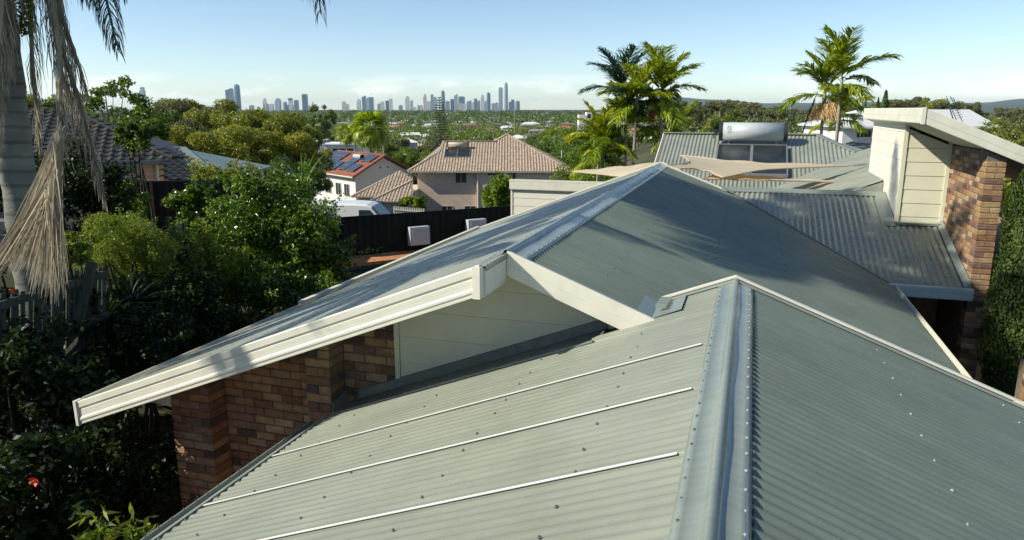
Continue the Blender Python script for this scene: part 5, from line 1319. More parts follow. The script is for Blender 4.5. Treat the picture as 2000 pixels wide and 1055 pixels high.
# ------------------------------------------------------------------ foliage
def unit(v): return v / np.maximum(np.linalg.norm(v, axis=-1, keepdims=True), 1e-9)
def leaf_quads(C, Nrm, L, W, droop=0.0, rg=rng, D=None):
    "one folded-diamond leaf per centre; C (n,3), Nrm (n,3) leaf normal"
    n = len(C); r = unit(rg.normal(size=(n, 3))) if D is None else D
    a = unit(r - (r * Nrm).sum(1, keepdims=True) * Nrm)
    a[:, 2] -= droop; a = unit(a); b = unit(np.cross(Nrm, a)); nn = np.cross(a, b)
    L = np.broadcast_to(L, (n,))[:, None] * rg.uniform(.7, 1.25, (n, 1)); W = np.broadcast_to(W, (n,))[:, None] * rg.uniform(.8, 1.2, (n, 1))
    return np.stack([C - a * L / 2, C + b * W / 2 + nn * W * .12 + a * L * .04, C + a * L / 2, C - b * W / 2 + nn * W * .12 + a * L * .04], 1)
def clump_leaves(clumps, n, L, W, droop=.2, shell=.55, rg=rng, flat=.8, up=.35):
    cl = np.array([(*c, r) for c, r in clumps]); w = cl[:, 3] ** 2; w = w / w.sum()
    k = rg.choice(len(cl), n, p=w); d = unit(rg.normal(size=(n, 3)))
    rad = cl[k, 3] * (shell + (1 - shell) * rg.random(n) ** .6) * (1 + .22 * np.sin(d[:, 0] * 5 + k) * np.cos(d[:, 1] * 6 + k * 2))
    P = cl[k, :3] + d * rad[:, None] * np.array([1, 1, flat])
    N = unit(d * .5 + rg.normal(size=(n, 3)) * .75 + np.array([0, 0, up])); return leaf_quads(P, N, L, W, droop, rg)
M_BARK = mat('grey_bark', (.20, .17, .14), rough=.95, spec=.1, var=.4, scale=8, stretch=(1, 1, .3), bump=.4, bscale=25)
M_BARKP = mat('pale_bark', (.42, .39, .33), rough=.9, spec=.1, var=.3, scale=6, stretch=(1, 1, .3))
M_DARKBARK = mat('dark_stem_bark', (.05, .04, .03), rough=.95, var=.3, scale=8)
LEAF = {
 'olive': leaf_mat('olive_leaves', (.070, .10, .014), (.32, .34, .05), scale=.35, objrand=.35),
 'deep': leaf_mat('deep_green_leaves', (.026, .068, .012), (.14, .22, .035), scale=.4, objrand=.3),
 'euc': leaf_mat('eucalypt_leaves', (.07, .09, .035), (.23, .23, .09), scale=.3, objrand=.3, trans=.25),
 'bright': leaf_mat('bright_green_leaves', (.06, .13, .012), (.22, .30, .03), scale=.6, objrand=.3, trans=.45),
 'yellow': leaf_mat('yellow_leaves', (.28, .26, .02), (.45, .38, .04), scale=.6),
 'gloss': leaf_mat('glossy_leaves', (.015, .05, .006), (.16, .27, .025), rough=.28, spec=.55, scale=1.2, trans=.3),
 'lime': leaf_mat('lime_green_leaves', (.09, .16, .02), (.24, .30, .05), rough=.4, scale=2, trans=.45),
 'dark': leaf_mat('painted_shade_leaves', (.007, .018, .003), (.024, .046, .007), rough=.5, spec=.3, scale=1.5, trans=.3),  # the garden's deep shade is put into this leaf colour
 'conif': leaf_mat('conifer_sprays', (.016, .042, .007), (.09, .135, .018), scale=3, trans=.3, rough=.6),
 'pine': leaf_mat('pine_sprays', (.05, .08, .03), (.16, .20, .08), scale=.5, trans=.15),
 'palm': leaf_mat('palm_leaflets', (.10, .17, .012), (.32, .39, .03), scale=.8, trans=.4, rough=.38, spec=.5, objrand=.5),
 'palmy': leaf_mat('golden_palm_leaflets', (.13, .22, .015), (.40, .44, .03), scale=.8, trans=.45, rough=.4, objrand=.5),
 'palmd': leaf_mat('dark_palm_leaflets', (.02, .05, .03), (.05, .10, .06), scale=.8, trans=.25, rough=.35, spec=.6),
 'dead': leaf_mat('dead_frond_leaflets', (.27, .235, .155), (.56, .50, .37), scale=2.5, trans=.35, rough=.7, vlo=.5, vhi=1.3),
 'straw': leaf_mat('straw_seed_stalks', (.60, .42, .20), (.80, .60, .32), scale=2.5, trans=.2, rough=.7)}

def tree_proto(kind, h, r, base, nclump, nleaf, L, W, leaf, bark, seed, clr=.30, flat=.75, droop=.2, shell=.5, trunk_r=.16):
    "meshes (trunk with limbs, crown) about the foot of the tree"
    rg = np.random.default_rng(seed); rr = random.Random(seed); clumps = []
    hc = (h + base) / 2; vr = (h - base) / 2
    for i in range(nclump):
        d = unit(rg.normal(size=3)); d[2] = d[2] * .9 + .1; k = rr.uniform(.45, .95)
        p = (d[0] * r * k, d[1] * r * k, hc + d[2] * vr * k); clumps.append((p, r * clr * rr.uniform(.7, 1.35)))
    mb = MB(); bend = [(0, 0, -.6), (rr.uniform(-.1, .1), rr.uniform(-.1, .1), base * .6), (rr.uniform(-.3, .3), rr.uniform(-.3, .3), base * 1.05), (0, 0, hc + vr * .4)]
    mb.tube(bend, [trunk_r * 1.25, trunk_r, trunk_r * .8, trunk_r * .25], 8)
    for c, cr in clumps[: 14]:
        s = Vector(bend[2]) * rr.uniform(.85, 1.1); e = Vector(c); m_ = s.lerp(e, .5) + Vector((0, 0, -.1 * r)); mb.tube([s, m_, e], [trunk_r * .5, trunk_r * .3, trunk_r * .08], 5, cap=False)
    tm = mesh('trunk', mb.v, mb.f, bark, smooth=True)
    cm = bulk('crown', clump_leaves(clumps, nleaf, L, W, droop, shell, rg, flat), 4, leaf)
    return tm, cm
def place(proto, x, y, z, s, lab, cat='tree', group=None, rz=None, name='tree', sz=None):
    t = empty(name, (x, y, z), lab, cat, group, rz=rnd.uniform(0, 6.3) if rz is None else rz); t.scale = (s, s, sz or s)
    link('trunk', proto[0], t); link('crown', proto[1], t); return t
LP = {}
def LK(k):   # an object-level leaf colour on a shared proto: build one mesh per colour
    return LEAF[k]
P_MID = [tree_proto('m', 9, 4.2, 2.2, 22, 9000, .30, .17, LK(c), M_BARK, 40 + i, clr=.30) for i, c in enumerate(('olive', 'deep', 'euc', 'bright', 'deep', 'olive'))]
P_FAR = [tree_proto('f', 9, 4.2, 2.0, 20, 2600, .62, .38, LK(c), M_BARK, 60 + i, clr=.28) for i, c in enumerate(('deep', 'euc', 'olive', 'bright', 'euc'))]
P_EUC = [tree_proto('e', 15, 6.0, 4.5, 34, 5200, .55, .30, LK(c), M_BARKP, 80 + i, clr=.20, shell=.35, trunk_r=.28) for i, c in enumerate(('euc', 'olive', 'euc', 'deep'))]
P_HI = [tree_proto('h', 9, 4.2, 2.4, 30, 30000, .19, .10, LK(c), M_BARKP if c == 'olive' else M_BARK, 100 + i, clr=.205, shell=.55) for i, c in enumerate(('olive', 'euc', 'deep'))]

# tall trees on the left hill, each its own
LT = [(232, 196, 44, 2, 'dark-crowned tree over the charcoal tiled roof'), (322, 188, 58, 1, 'rounded grey-green tree left of the olive tree group'),
      (388, 181, 62, 0, 'olive tree with the highest domed crown on the left hill'), (432, 200, 52, 0, 'olive-green tree standing in front of the domed crown'),
      (500, 206, 50, 0, 'tree with a pale forked trunk showing through its olive crown'), (552, 244, 47, 0, 'dark green tree sloping down towards the white house'),
      (462, 238, 44, 0, 'grey-green tree with low crown behind the timber post'), (566, 312, 42, 2, 'deep green tree lowest on the slope beside the white house'),
      (300, 232, 46, 2, 'dense dark tree behind the metal hip roof'), (352, 226, 43, 1, 'small olive tree right above the metal hip roof'),
      (528, 325, 34, 2, 'dark bushy tree behind the big glossy shrub'), (405, 232, 41, 0, 'olive tree directly behind the metal hip roof')]
for (px, py, Y, k, lab) in LT:
    p = QY(px, py, Y); g0 = gz_(p.x, p.y); h = max(4, p.z - g0); place(P_HI[k], p.x, Y, g0, h / 9.0 * 1.18, lab, sz=h / 9.0)
# thin open tree behind the fronds
P_OPEN = tree_proto('o', 11, 4.0, 5.0, 26, 4200, .30, .18, LK('deep'), M_BARK, 131, clr=.15, shell=.2, trunk_r=.14)
p = QY(200, 135, 34); g0 = gz_(p.x, 34); place(P_OPEN, p.x, 34, g0, (p.z - g0) / 11, 'open-crowned tree with airy leaf clusters against the sky at the upper left')
p = QY(100, 165, 38); g0 = gz_(p.x, 38); place(P_HI[0], p.x, 38, g0, (p.z - g0) / 9, 'sunlit yellow-green tree seen between the palm trunk and hanging fronds')
# mid-distance named trees
P_YEL = tree_proto('y', 7, 2.0, 1.5, 14, 2600, .34, .2, LK('yellow'), M_BARK, 140, clr=.38)
p = QY(573, 238, 110); place(P_YEL, p.x, 110, p.z - 6.2, .9, 'bright yellow-leaved tree beyond the left tree mass')
# suburb trees between the houses
def clear_of(x, y, r):
    if y < 100 and -13 < x < 12: return False
    if y < 118 and -34 < x < -6 and y > 60: return False
    return True
cnt = 0; tries = 0; spots_t = []
TLAB = {0: 'dark green suburb tree on the plain, one of many like it', 1: 'grey-green suburb tree on the plain, one of many like it', 2: 'olive suburb tree on the plain, one of many like it', 3: 'bright green suburb tree on the plain, one of many like it', 4: 'pale grey-green suburb tree on the plain, one of many like it'}
TGR = {0: 'dark green trees on the plain', 1: 'grey-green trees on the plain', 2: 'olive trees on the plain', 3: 'bright green trees on the plain', 4: 'pale grey-green trees on the plain'}
while cnt < 250 and tries < 6000:
    tries += 1; Y = 92 + 330 * rnd.random() ** 1.15; X = Y * rnd.uniform(-.40, .135)
    if not clear_of(X, Y, 4): continue
    if X / Y < -.30 and Y < 130: continue
    if any((X - a) ** 2 + (Y - b) ** 2 < 4.2 ** 2 for a, b in spots_t): continue
    if any((X - a) ** 2 + (Y - b) ** 2 < 6.5 ** 2 for a, b in houses): continue
    if any(b - 22 < Y < b and abs(X - a * Y / b) < 7 for a, b in houses) and rnd.random() < .8: continue
    h = rnd.uniform(4.5, 9.0) * (1.1 if Y > 200 else .95)
    if Y < 200 and abs(X / Y + .235) < .04: h *= .5     # keep the flat-roofed house in sight
    k = rnd.choice((0, 0, 1, 2, 3, 4)); spots_t.append((X, Y)); g0 = gz_(X, Y)
    place(P_FAR[k], X, Y, g0 - .3, h / 9 * rnd.uniform(.85, 1.15), TLAB[k].replace('suburb tree on the plain, one of many like it', ('tall' if h > 7 else 'low') + ' suburb tree ' + ('well back ' if Y > 230 else 'nearer ') + zone(X, Y)), group=TGR[k], sz=h / 9); cnt += 1
# near band right behind the neighbours: bright low trees
for i, (px, py, Y, k, h) in enumerate([(800, 290, 105, 3, 5), (840, 296, 100, 3, 5), (770, 300, 112, 3, 5), (725, 296, 118, 0, 6), (1085, 262, 100, 0, 8), (1130, 300, 62, 3, 6), (1160, 330, 52, 3, 5), (1060, 285, 105, 1, 7), (1140, 245, 110, 1, 9), (1105, 280, 90, 0, 7), (1190, 240, 130, 0, 9), (640, 300, 100, 3, 5)]):
    p = QY(px, py, Y); names_ = ['broad bright green tree left behind the tiled house', 'bright green tree touching the left hip of the tiled house', 'lime green low tree above the red roof', 'dark green tree behind the red roof', 'dark green feathery tree right of the tiled house',
      'bright green bush at the foot of the golden palms', 'lime green bush nearest the left tip of the shade sail', 'grey-green tree over the right hip of the tiled house', 'grey-green branching tree left of the golden palms', 'dark tree by the lower corner of the tiled house',
      'dark tree close behind the golden palms', 'small bright tree by the left corner of the red roof']
    pr = P_MID[(1, 3, 2)[k % 3] if k != 3 else 3]; place(pr, p.x, Y, p.z - h, h / 9, names_[i], sz=h / 9)
# eucalypts along the right ridge
RL = {}
n_r = 0; spots_r = []
tries = 0
while n_r < 110 and tries < 4000:
    tries += 1; Y = rnd.uniform(115, 330); X = Y * rnd.uniform(.17, .86)
    if X / Y < .24 and Y < 200: continue
    if Y < 140 and .4 < X / Y < .68: continue
    if any((X - a) ** 2 + (Y - b) ** 2 < 6.5 ** 2 for a, b in spots_r): continue
    spots_r.append((X, Y)); g0 = gz_(X, Y); px = 1000 + X / Y * 1454
    top = 203 + 9 * sin(px * .013) + rnd.uniform(-8, 14) + (25 if Y < 180 else 0) + max(0, 1420 - px) * .05
    zt = QY(px, top, Y).z; h = max(4, zt - g0); k = rnd.choice((0, 0, 1, 2, 3)); n_r += 1
    lab = ('grey-green gum tree on the right-hand ridge', 'olive gum tree on the right-hand ridge', 'grey-green gum tree on the right-hand ridge', 'dark gum tree on the right-hand ridge')[k]
    lab = lab.replace('on the right-hand ridge', ('back' if Y > 225 else 'front') + ' of the ridge ' + zone(X, Y))
    place(P_EUC[k], X, Y, g0, h / 15, lab, group='gum trees on the right-hand ridge', sz=h / 15)
p = QY(1985, 225, 60)
for (px, py, Y, k, lab) in ((1990, 232, 55, 0, 'olive-yellow tree cut by the right edge above the barge'), (1930, 262, 62, 0, 'low yellow-green tree behind the descending cream barge')):
    p = QY(px, py, Y); place(P_MID[0], p.x, Y, p.z - 9, 1.0, lab)
# pencil pines
def cone_tree(h, r, n, L, W, leaf, seed, stem=.06):
    rg = np.random.default_rng(seed); t = rg.random(n) ** .8; z = t * h; prof = np.minimum(1, (1 - t) * 1.9) ** .8 * np.minimum(1, t * 8 + .3)
    a = rg.uniform(0, 2 * pi, n); rad = r * prof * (.6 + .4 * rg.random(n) ** .5) * (1 + .12 * np.sin(a * 5 + z * 3))
    P = np.stack([np.cos(a) * rad, np.sin(a) * rad, z], 1); N = unit(np.stack([np.cos(a), np.sin(a), np.full(n, .3)], 1) + rg.normal(size=(n, 3)) * .35)
    D = unit(np.stack([np.cos(a) * .35, np.sin(a) * .35, np.ones(n)], 1) + rg.normal(size=(n, 3)) * .25)
    mb = MB().tube([(0, 0, -.5), (0, 0, h * .9)], [stem, stem * .2], 6); return mesh('trunk', mb.v, mb.f, M_BARK), bulk('crown', leaf_quads(P, N, L, W, 0, rg, D), 4, leaf)
P_PEN = cone_tree(9, 1.0, 1500, .5, .25, LEAF['deep'], 5)
for (px, py, Y, s, lab) in ((1731, 178, 105, 1.0, 'tallest dark pencil pine above the pale metal roof'), (1716, 192, 108, .6, 'thin pencil pine just left of the tallest one'), (1691, 194, 112, .6, 'small pencil pine furthest left above the pale roof')):
    p = QY(px, py, Y); place(P_PEN, p.x, Y, p.z - 9, 1.0, lab, name='pencil_pine').scale = (s, s, 1)
# Norfolk pine: whorls of level branches with upswept sprays
def norfolk(h, r, seed, leaf):
    rg = np.random.default_rng(seed); C = []; mb = MB().tube([(0, 0, -.5), (0, 0, h * .6), (0, 0, h)], [.28, .16, .03], 8)
    Ds = []; lv = np.linspace(.22, .985, 24)
    for i, t in enumerate(lv):
        R = r * (1 - t) ** .75 * rg.uniform(.85, 1.1) + .25; nb = 6 if t < .85 else 5
        for k in range(nb):
            a = 2 * pi * (k + rg.random() * .3) / nb + i * .5; tip = np.array([cos(a) * R, sin(a) * R, h * t + R * .10]); b0 = np.array([0, 0, h * t])
            mb.tube([tuple(b0), tuple((b0 + tip) / 2 - np.array([0, 0, R * .06])), tuple(tip)], [.05, .03, .01], 4, cap=False)
            m = int(R * 15) + 5
            for q in rg.random(m) ** .7: C.append(b0 + (tip - b0) * q + rg.normal(size=3) * np.array([.22, .22, .06]) * (1.1 - .4 * q) + np.array([0, 0, .12])); Ds.append([cos(a) * .5, sin(a) * .5, .8])
    C = np.array(C); Ds = unit(np.array(Ds) + rg.normal(size=C.shape) * .35); N = unit(rg.normal(size=C.shape) + np.array([0, -.2, .6]))
    return mesh('trunk', mb.v, mb.f, M_BARK), bulk('crown', leaf_quads(C, N, .6, .17, 0, rg, Ds), 4, leaf)
nf = norfolk(24, 5.6, 3, LEAF['pine'])
p = QY(858, 190, 245); place(nf, p.x, 245, p.z - 24, 1.0, 'tall slender Norfolk pine with tiered branches rising into the skyline', name='norfolk_pine')
P_HOOP = tree_proto('hp', 22, 6.0, 5, 34, 6000, .6, .35, LK('deep'), M_BARK, 150, clr=.2, shell=.35)
p = QY(628, 194, 235); place(P_HOOP, p.x, 235, p.z - 22, 1.0, 'tall dark bushy hoop pine left of centre against the skyline', name='hoop_pine').scale = (.8, .8, 1)

# the far woods: everything beyond the trees one can count
def forest(name, n, y0, y1, a0, a1, h0, h1, nl, L, leafm, seed, pw=1.0, keep=None):
    rg = np.random.default_rng(seed); Y = y0 + (y1 - y0) * rg.random(n) ** pw; A = rg.uniform(a0, a1, n); X = A * Y
    if keep is not None: k = keep(X, Y, rg); X, Y = X[k], Y[k]; n = len(X)
    h = rg.uniform(h0, h1, n); Z = ground(X, Y); R = h * .52
    d = unit(rg.normal(size=(n, nl, 3))); d[..., 2] = np.abs(d[..., 2]) * .9 - .1
    rad = (.62 + .38 * rg.random((n, nl)) ** .5)[..., None]
    P = np.stack([X, Y, Z + h * .5], 1)[:, None] + d * rad * np.stack([R, R, h * .5], 1)[:, None] * (1 + .18 * np.sin(d[..., 0:1] * 7 + X[:, None, None]))
    N = unit(d * .7 + rg.normal(size=d.shape) * .6 + np.array([0, 0, .3])); Lm = np.repeat(h / 8, nl) * L
    o = link(name, bulk(name, leaf_quads(P.reshape(-1, 3), N.reshape(-1, 3), Lm, Lm * .7, 0, rg), 4, leafm)); o['kind'] = 'stuff'; return o
HX = np.array([h[0] for h in houses]); HY = np.array([h[1] for h in houses])
def keep_h(X, Y, rg):
    ok = np.ones(len(X), bool)
    for a, b in houses: ok &= ~(((X - a) ** 2 + (Y - b) ** 2 < 64) | ((Y < b) & (Y > b - 40) & (np.abs(X - a * Y / b) < 8) & (rg.random(len(X)) < .8)))
    return ok
forest('distant_woodland', 1500, 400, 900, -.42, .17, 4, 11, 60, 1.0, LEAF['deep'], 21, keep=keep_h)
forest('distant_woodland', 1200, 400, 1000, -.42, .17, 4, 11, 60, 1.0, LEAF['olive'], 22, keep=keep_h)
forest('distant_woodland', 500, 330, 900, -.42, .17, 5, 8, 50, 1.1, LEAF['bright'], 23, keep=keep_h)
forest('distant_woodland', 2600, 900, 2200, -.48, .3, 9, 18, 36, 1.25, LEAF['deep'], 24, keep=keep_h)
forest('distant_woodland', 1400, 1500, 5500, -.5, .45, 18, 26, 36, 1.3, LEAF['deep'], 25)
forest('distant_woodland', 700, 1200, 4500, -.5, .45, 14, 22, 36, 1.3, LEAF['euc'], 26)
forest('ridge_woodland', 900, 150, 400, .16, .95, 3.5, 9, 70, .9, LEAF['euc'], 27, keep=lambda X, Y, rg: (X / Y > .22) | (Y > 200))
forest('ridge_woodland', 500, 150, 420, .14, .95, 3.5, 8, 70, .9, LEAF['deep'], 28, keep=lambda X, Y, rg: (X / Y > .22) | (Y > 200))
forest('left_hill_woodland', 260, 62, 240, -.95, -.36, 5, 9, 300, .45, LEAF['deep'], 29)

# ------------------------------------------------------------------ palms
def frond(path, nl, Lf, W, leafm, seed, side=.9, down=.5, fwd=.5, jit=.15, rr=.018, bare=.12, name='frond', curl=.35):
    """path: list of points of the midrib; Lf(t): leaflet length; returns a mesh with midrib and leaflets, leaflets bent in two pieces"""
    rg = np.random.default_rng(seed); P = np.array([tuple(p) for p in path], float); seg = np.linalg.norm(np.diff(P, axis=0), axis=1); S = np.concatenate([[0], np.cumsum(seg)]); T = S[-1]
    f = lambda t: np.stack([np.interp(t * T, S, P[:, i]) for i in range(3)], -1)
    t = np.repeat(np.linspace(bare, 1, nl), 2) + rg.normal(size=nl * 2) * .004; sg = np.tile([1, -1], nl); t = np.clip(t, 0, 1)
    B = f(t); D = unit(f(np.clip(t + .02, 0, 1.0)) - f(np.clip(t - .02, 0, 1)) + 1e-6); up = np.array([0, 0, 1.0]); sd = np.cross(D, up); bad = np.linalg.norm(sd, axis=1) < .15; sd[bad] = np.cross(D[bad], np.array([.7, .7, 0])); sd = unit(sd) * sg[:, None]
    L = np.array([Lf(x) for x in t])[:, None] * rg.uniform(.85, 1.1, (nl * 2, 1)); j = lambda s: rg.normal(size=(nl * 2, 3)) * s
    d1 = unit(sd * side + D * fwd - up * down * .5 + j(jit)); d2 = unit(sd * side * .7 + D * fwd * .8 - up * (down + curl) + j(jit))
    d3 = unit(sd * side * .4 + D * fwd * .6 - up * (down * 1.3 + curl * 1.8) + j(jit))
    m1 = B + d1 * L * .4; m2 = m1 + d2 * L * .35; m3 = m2 + d3 * L * .25; w = unit(np.cross(d1, up + j(.3))) * W
    q1 = np.stack([B - w * .35, B + w * .35, m1 + w * .5, m1 - w * .5], 1); q2 = np.stack([m1 - w * .5, m1 + w * .5, m2 + w * .38, m2 - w * .38], 1); q3 = np.stack([m2 - w * .38, m2 + w * .38, m3 + w * .05, m3 - w * .05], 1)
    me_v = np.concatenate([q1, q2, q3]).reshape(-1, 3)
    mb = MB().tube([tuple(p) for p in P], list(np.linspace(rr, rr * .25, len(P))), 5)
    V = me_v.tolist() + [tuple(v) for v in mb.v]; n0 = len(me_v); F = [tuple(range(i, i + 4)) for i in range(0, n0, 4)] + [tuple(k + n0 for k in f_) for f_ in mb.f]
    return mesh(name, V, F, leafm)
def arc(L, el0, el1, n=9):
    "midrib leaving the stem at elevation el0 and ending at el1"
    p = Vector((0, 0, 0)); out = [p.copy()]
    for i in range(n):
        e = el0 + (el1 - el0) * (i + .5) / n; p = p + Vector((cos(e), 0, sin(e))) * (L / n); out.append(p.copy())
    return out
lfp = lambda a: (lambda t: a * (.45 + .9 * sin(pi * min(1, max(0, t)) ** .8) ** .6) * (1.0 if t < .9 else (1.02 - t) / .12 + .25))
def palm_set(leafm, L, ll, W, seed, n=3):
    return [frond(arc(L, radians(e0), radians(e1)), 44, lfp(ll * 1.05), W * 1.25, leafm, seed + i, side=.75, down=dn * .45 - .12, fwd=.8, curl=.22, name='frond') for i, (e0, e1, dn) in enumerate(((82, 38, .05), (62, 2, .15), (40, -28, .3), (10, -55, .45))[:n])]
M_PTRUNK = mat('ringed_palm_trunk', (.36, .31, .25), rough=.9, spec=.1, var=.3, scale=3, stretch=(1, 1, 6))
M_SHAFT = mat('green_crownshaft', (.16, .22, .06), rough=.4, var=.3, scale=2)
M_FRUIT = mat('red_palm_fruit', (.50, .09, .03), rough=.6, var=.3, island=.4)
FS = {'palm': palm_set(LEAF['palm'], 2.05, .62, .05, 300, 4), 'palmy': palm_set(LEAF['palmy'], 1.9, .6, .055, 320, 4), 'palmd': palm_set(LEAF['palmd'], 2.1, .62, .045, 340, 4)}
def palm(top, zg, lab, kind='palm', nf=13, s=1.0, tr=.07, skew=(0, 0), group=None, fruit=None, rot=0, low=0, seed=0):
    "top: crown point"
    top = Vector(top); h = top.z - zg; rr = random.Random(seed * 13 + 5); t = empty('palm_tree', (top.x - skew[0], top.y - skew[1], zg), lab, 'palm', group)
    pts = [Vector((skew[0] * q ** 1.6, skew[1] * q, h * q)) for q in np.linspace(0, 1, 9)]; 
    MB().tube(pts, list(np.linspace(tr * 1.15, tr * .85, 9)), 10).build('trunk', M_PTRUNK, t, smooth=True)
    c = Vector((skew[0], skew[1], h))
    MB().tube([c + Vector((0, 0, -.75 * s)), c + Vector((0, 0, -.5 * s)), c + Vector((0, 0, 0))], [tr * .9, tr * 1.35, tr * .5], 10).build('crownshaft', M_SHAFT, t, smooth=True)
    for i in range(nf):
        k = min(3, int(4 * (i / nf) ** (1.15 - low * .3))); f = link('frond', FS[kind][k], t, c + Vector((0, 0, -.12 * k * s)))
        f.rotation_euler = (rr.uniform(-.12, .12), rr.uniform(-.15, .15), rot + i * 2.4 + rr.uniform(-.25, .25)); f.scale = (s * rr.uniform(.88, 1.1),) * 3
    if fruit:
        V = []; F = []; rg = np.random.default_rng(seed + 7); n = 260; d = unit(rg.normal(size=(n, 3))); Pp = np.array(c) + np.array([fruit[0], fruit[1], fruit[2]]) + d * np.array([.17, .17, .33]) * (rg.random((n, 1)) ** .4)
        link('fruit_cluster', bulk('fruit_cluster', leaf_quads(Pp, d, .09, .07, 0, rg), 4, M_FRUIT), t)
    return t
g35 = gz_(7, 35)
PC = [ # px, py, Y, kind, s, fronds, label
 (1215, 176, 36, 'palmd', 1.1, 12, 'tall palm with dark bluish fronds at the upper left of the palm clump', None, .2),
 (1292, 178, 35, 'palm', 1.08, 13, 'tall palm with upright bright fronds and a red fruit cluster', (-.42, -.1, -1.15), 1.0),
 (1245, 190, 34.5, 'palmy', .95, 13, 'palm with straight pale trunk in the middle of the clump', None, .3),
 (1222, 232, 35.5, 'palm', .9, 12, 'lower golden palm just left of the middle trunk', None, .9),
 (1172, 268, 35, 'palmy', .9, 13, 'golden cane palm low on the left side of the clump', None, .5),
 (1290, 235, 37, 'palm', .95, 11, 'darker palm low behind the red fruit cluster', None, 1.2),
 (1178, 298, 36, 'palmy', .9, 12, 'leftmost low yellow palm of the clump', None, .7),
 (1328, 300, 38, 'palm', .7, 10, 'small green palm low beside the corrugated roof verge', None, 0),
 (1320, 258, 40, 'palmy', .9, 11, 'yellow-tipped palm right of the clump behind the corrugated roof', None, 0)]
for i, (px, py, Y, k, s, nf_, lab, fr, ro) in enumerate(PC):
    palm(QY(px, py, Y), g35, lab, k, nf_, s, tr=.075 if py < 200 else .055, fruit=fr, rot=ro, seed=i + 1, low=1 if py > 200 else 0, skew=(.15 * (-1) ** i, 0))
palm(QY(1612, 172, 34.5), gz_(20, 35), 'left one of the two tall palms by the raised gable, greener and shorter', 'palm', 11, 1.02, tr=.075, rot=.4, seed=31)
palm(QY(1645, 150, 34), gz_(20, 35), 'right and taller one of the two palms by the raised gable', 'palm', 11, 1.05, tr=.075, rot=2.2, seed=35)
palm(QY(1640, 225, 40), gz_(24, 40), 'low golden palm between the two tall trunks', 'palmy', 12, .95, tr=.06, seed=36, low=1)
# straw-coloured seed skirt hanging on the left tall palm
pS = QY(1613, 213, 34.6); rg = np.random.default_rng(4)
ts = empty('seed_stalk_skirt', pS, 'round straw-coloured mass of hanging seed stalks on the left tall palm', 'seed stalks')
n = 1500; a = rg.uniform(0, 2 * pi, n); r = rg.random(n) ** .5; B = np.stack([np.cos(a) * r * .62, np.sin(a) * r * .5, .3 - .35 * r ** 2 + rg.normal(size=n) * .06], 1); Dn = unit(np.stack([np.cos(a) * .25, np.sin(a) * .25, -np.ones(n)], 1) + rg.normal(size=(n, 3)) * .12)
w = unit(np.cross(Dn, rg.normal(size=(n, 3)))) * .009; Ln = rg.uniform(.25, .6, (n, 1)); link('stalks', bulk('stalks', np.stack([B - w, B + w, B + w + Dn * Ln, B - w + Dn * Ln], 1), 4, LEAF['straw']), ts)
# dark folded dead frond hanging outwards, left of it
fr_ = frond([Vector((0, 0, 0)), Vector((-.35, 0, -.9)), Vector((-.62, 0, -2.1))], 40, lambda t: .35, .03, LEAF['palmd'], 9, side=.25, down=1.0, fwd=.6)
link('frond', fr_, tag(empty('hanging_frond', QY(1598, 178, 34.3)), 'thin dark dead frond hanging down left of the two tall palms', 'palm frond'))

# fan palm in the middle distance
def fan_leaf(seed, R=1.0, n=26, leafm=None):
    V = []; F = []; rr = random.Random(seed)
    for k in range(n):
        a = -2.3 + 4.6 * k / (n - 1); d = Vector((cos(a), sin(a), 0)); w = Vector((-sin(a), cos(a), 0)) * .04 * R; s = len(V); dr = -.25 - rr.random() * .3
        V += [Vector((.9, 0, 0)) * R * 0 + d * .08 * R - w * .3, d * .08 * R + w * .3, d * R * .6 + w * 1.3 + Vector((0, 0, -.03)), d * R * .6 - w * 1.3 + Vector((0, 0, -.03)), d * R + Vector((0, 0, dr * R)) + w * .2, d * R + Vector((0, 0, dr * R)) - w * .2]
        F += [(s, s + 1, s + 2, s + 3), (s + 3, s + 2, s + 4, s + 5)]
    s = len(V); V += [Vector((-1.1 * R, -.02, -.05)), Vector((-1.1 * R, .02, -.05)), Vector((.05, .02, 0)), Vector((.05, -.02, 0))]; F.append((s, s + 1, s + 2, s + 3))
    return mesh('leaf', V, F, leafm)
def fan_palm(top, zg, lab, R, n, leafm, name='fan_palm', group=None, tr=.2, seed=1):
    top = Vector(top); t = empty(name, (top.x, top.y, zg), lab, 'palm', group); h = top.z - zg; MB().tube([(0, 0, 0), (0, 0, h)], [tr, tr * .8], 8).build('trunk', M_PTRUNK, t)
    lm = [fan_leaf(seed + k, R, leafm=leafm) for k in range(3)]; rr = random.Random(seed)
    for i in range(n):
        az = i * 2.4; el = radians(75 - 140 * (i / n)); d = Vector((cos(az) * cos(el), sin(az) * cos(el), sin(el))); l = link('leaf', lm[i % 3], t, Vector((0, 0, h)) + d * 1.15 * R)
        l.rotation_euler = (0, -el + .3, az); l.rotation_euler = (rr.uniform(-.3, .3), -el + .25, az)
    return t
fan_palm(QY(722, 252, 110), -16, 'fan palm with shaggy pale crown standing above the red-roofed white house', 1.6, 34, LEAF['palm'], seed=3)
for i, (px, py, Y, lab) in enumerate(((748, 262, 150, 'left of the small fan palms beyond the shaggy one'), (596, 262, 150, 'small palm beyond the yellow-leaved tree'), (676, 262, 130, 'first of three thin-trunked palms by the long white house'), (692, 258, 132, 'second of three thin-trunked palms by the long white house'), (706, 264, 134, 'third of three thin-trunked palms by the long white house'), (1075, 272, 120, 'small palm by the far right hip of the sandy roof'))):
    fan_palm(QY(px, py, Y), -19, lab, 1.1, 20, LEAF['palm'], seed=20 + i, tr=.16)

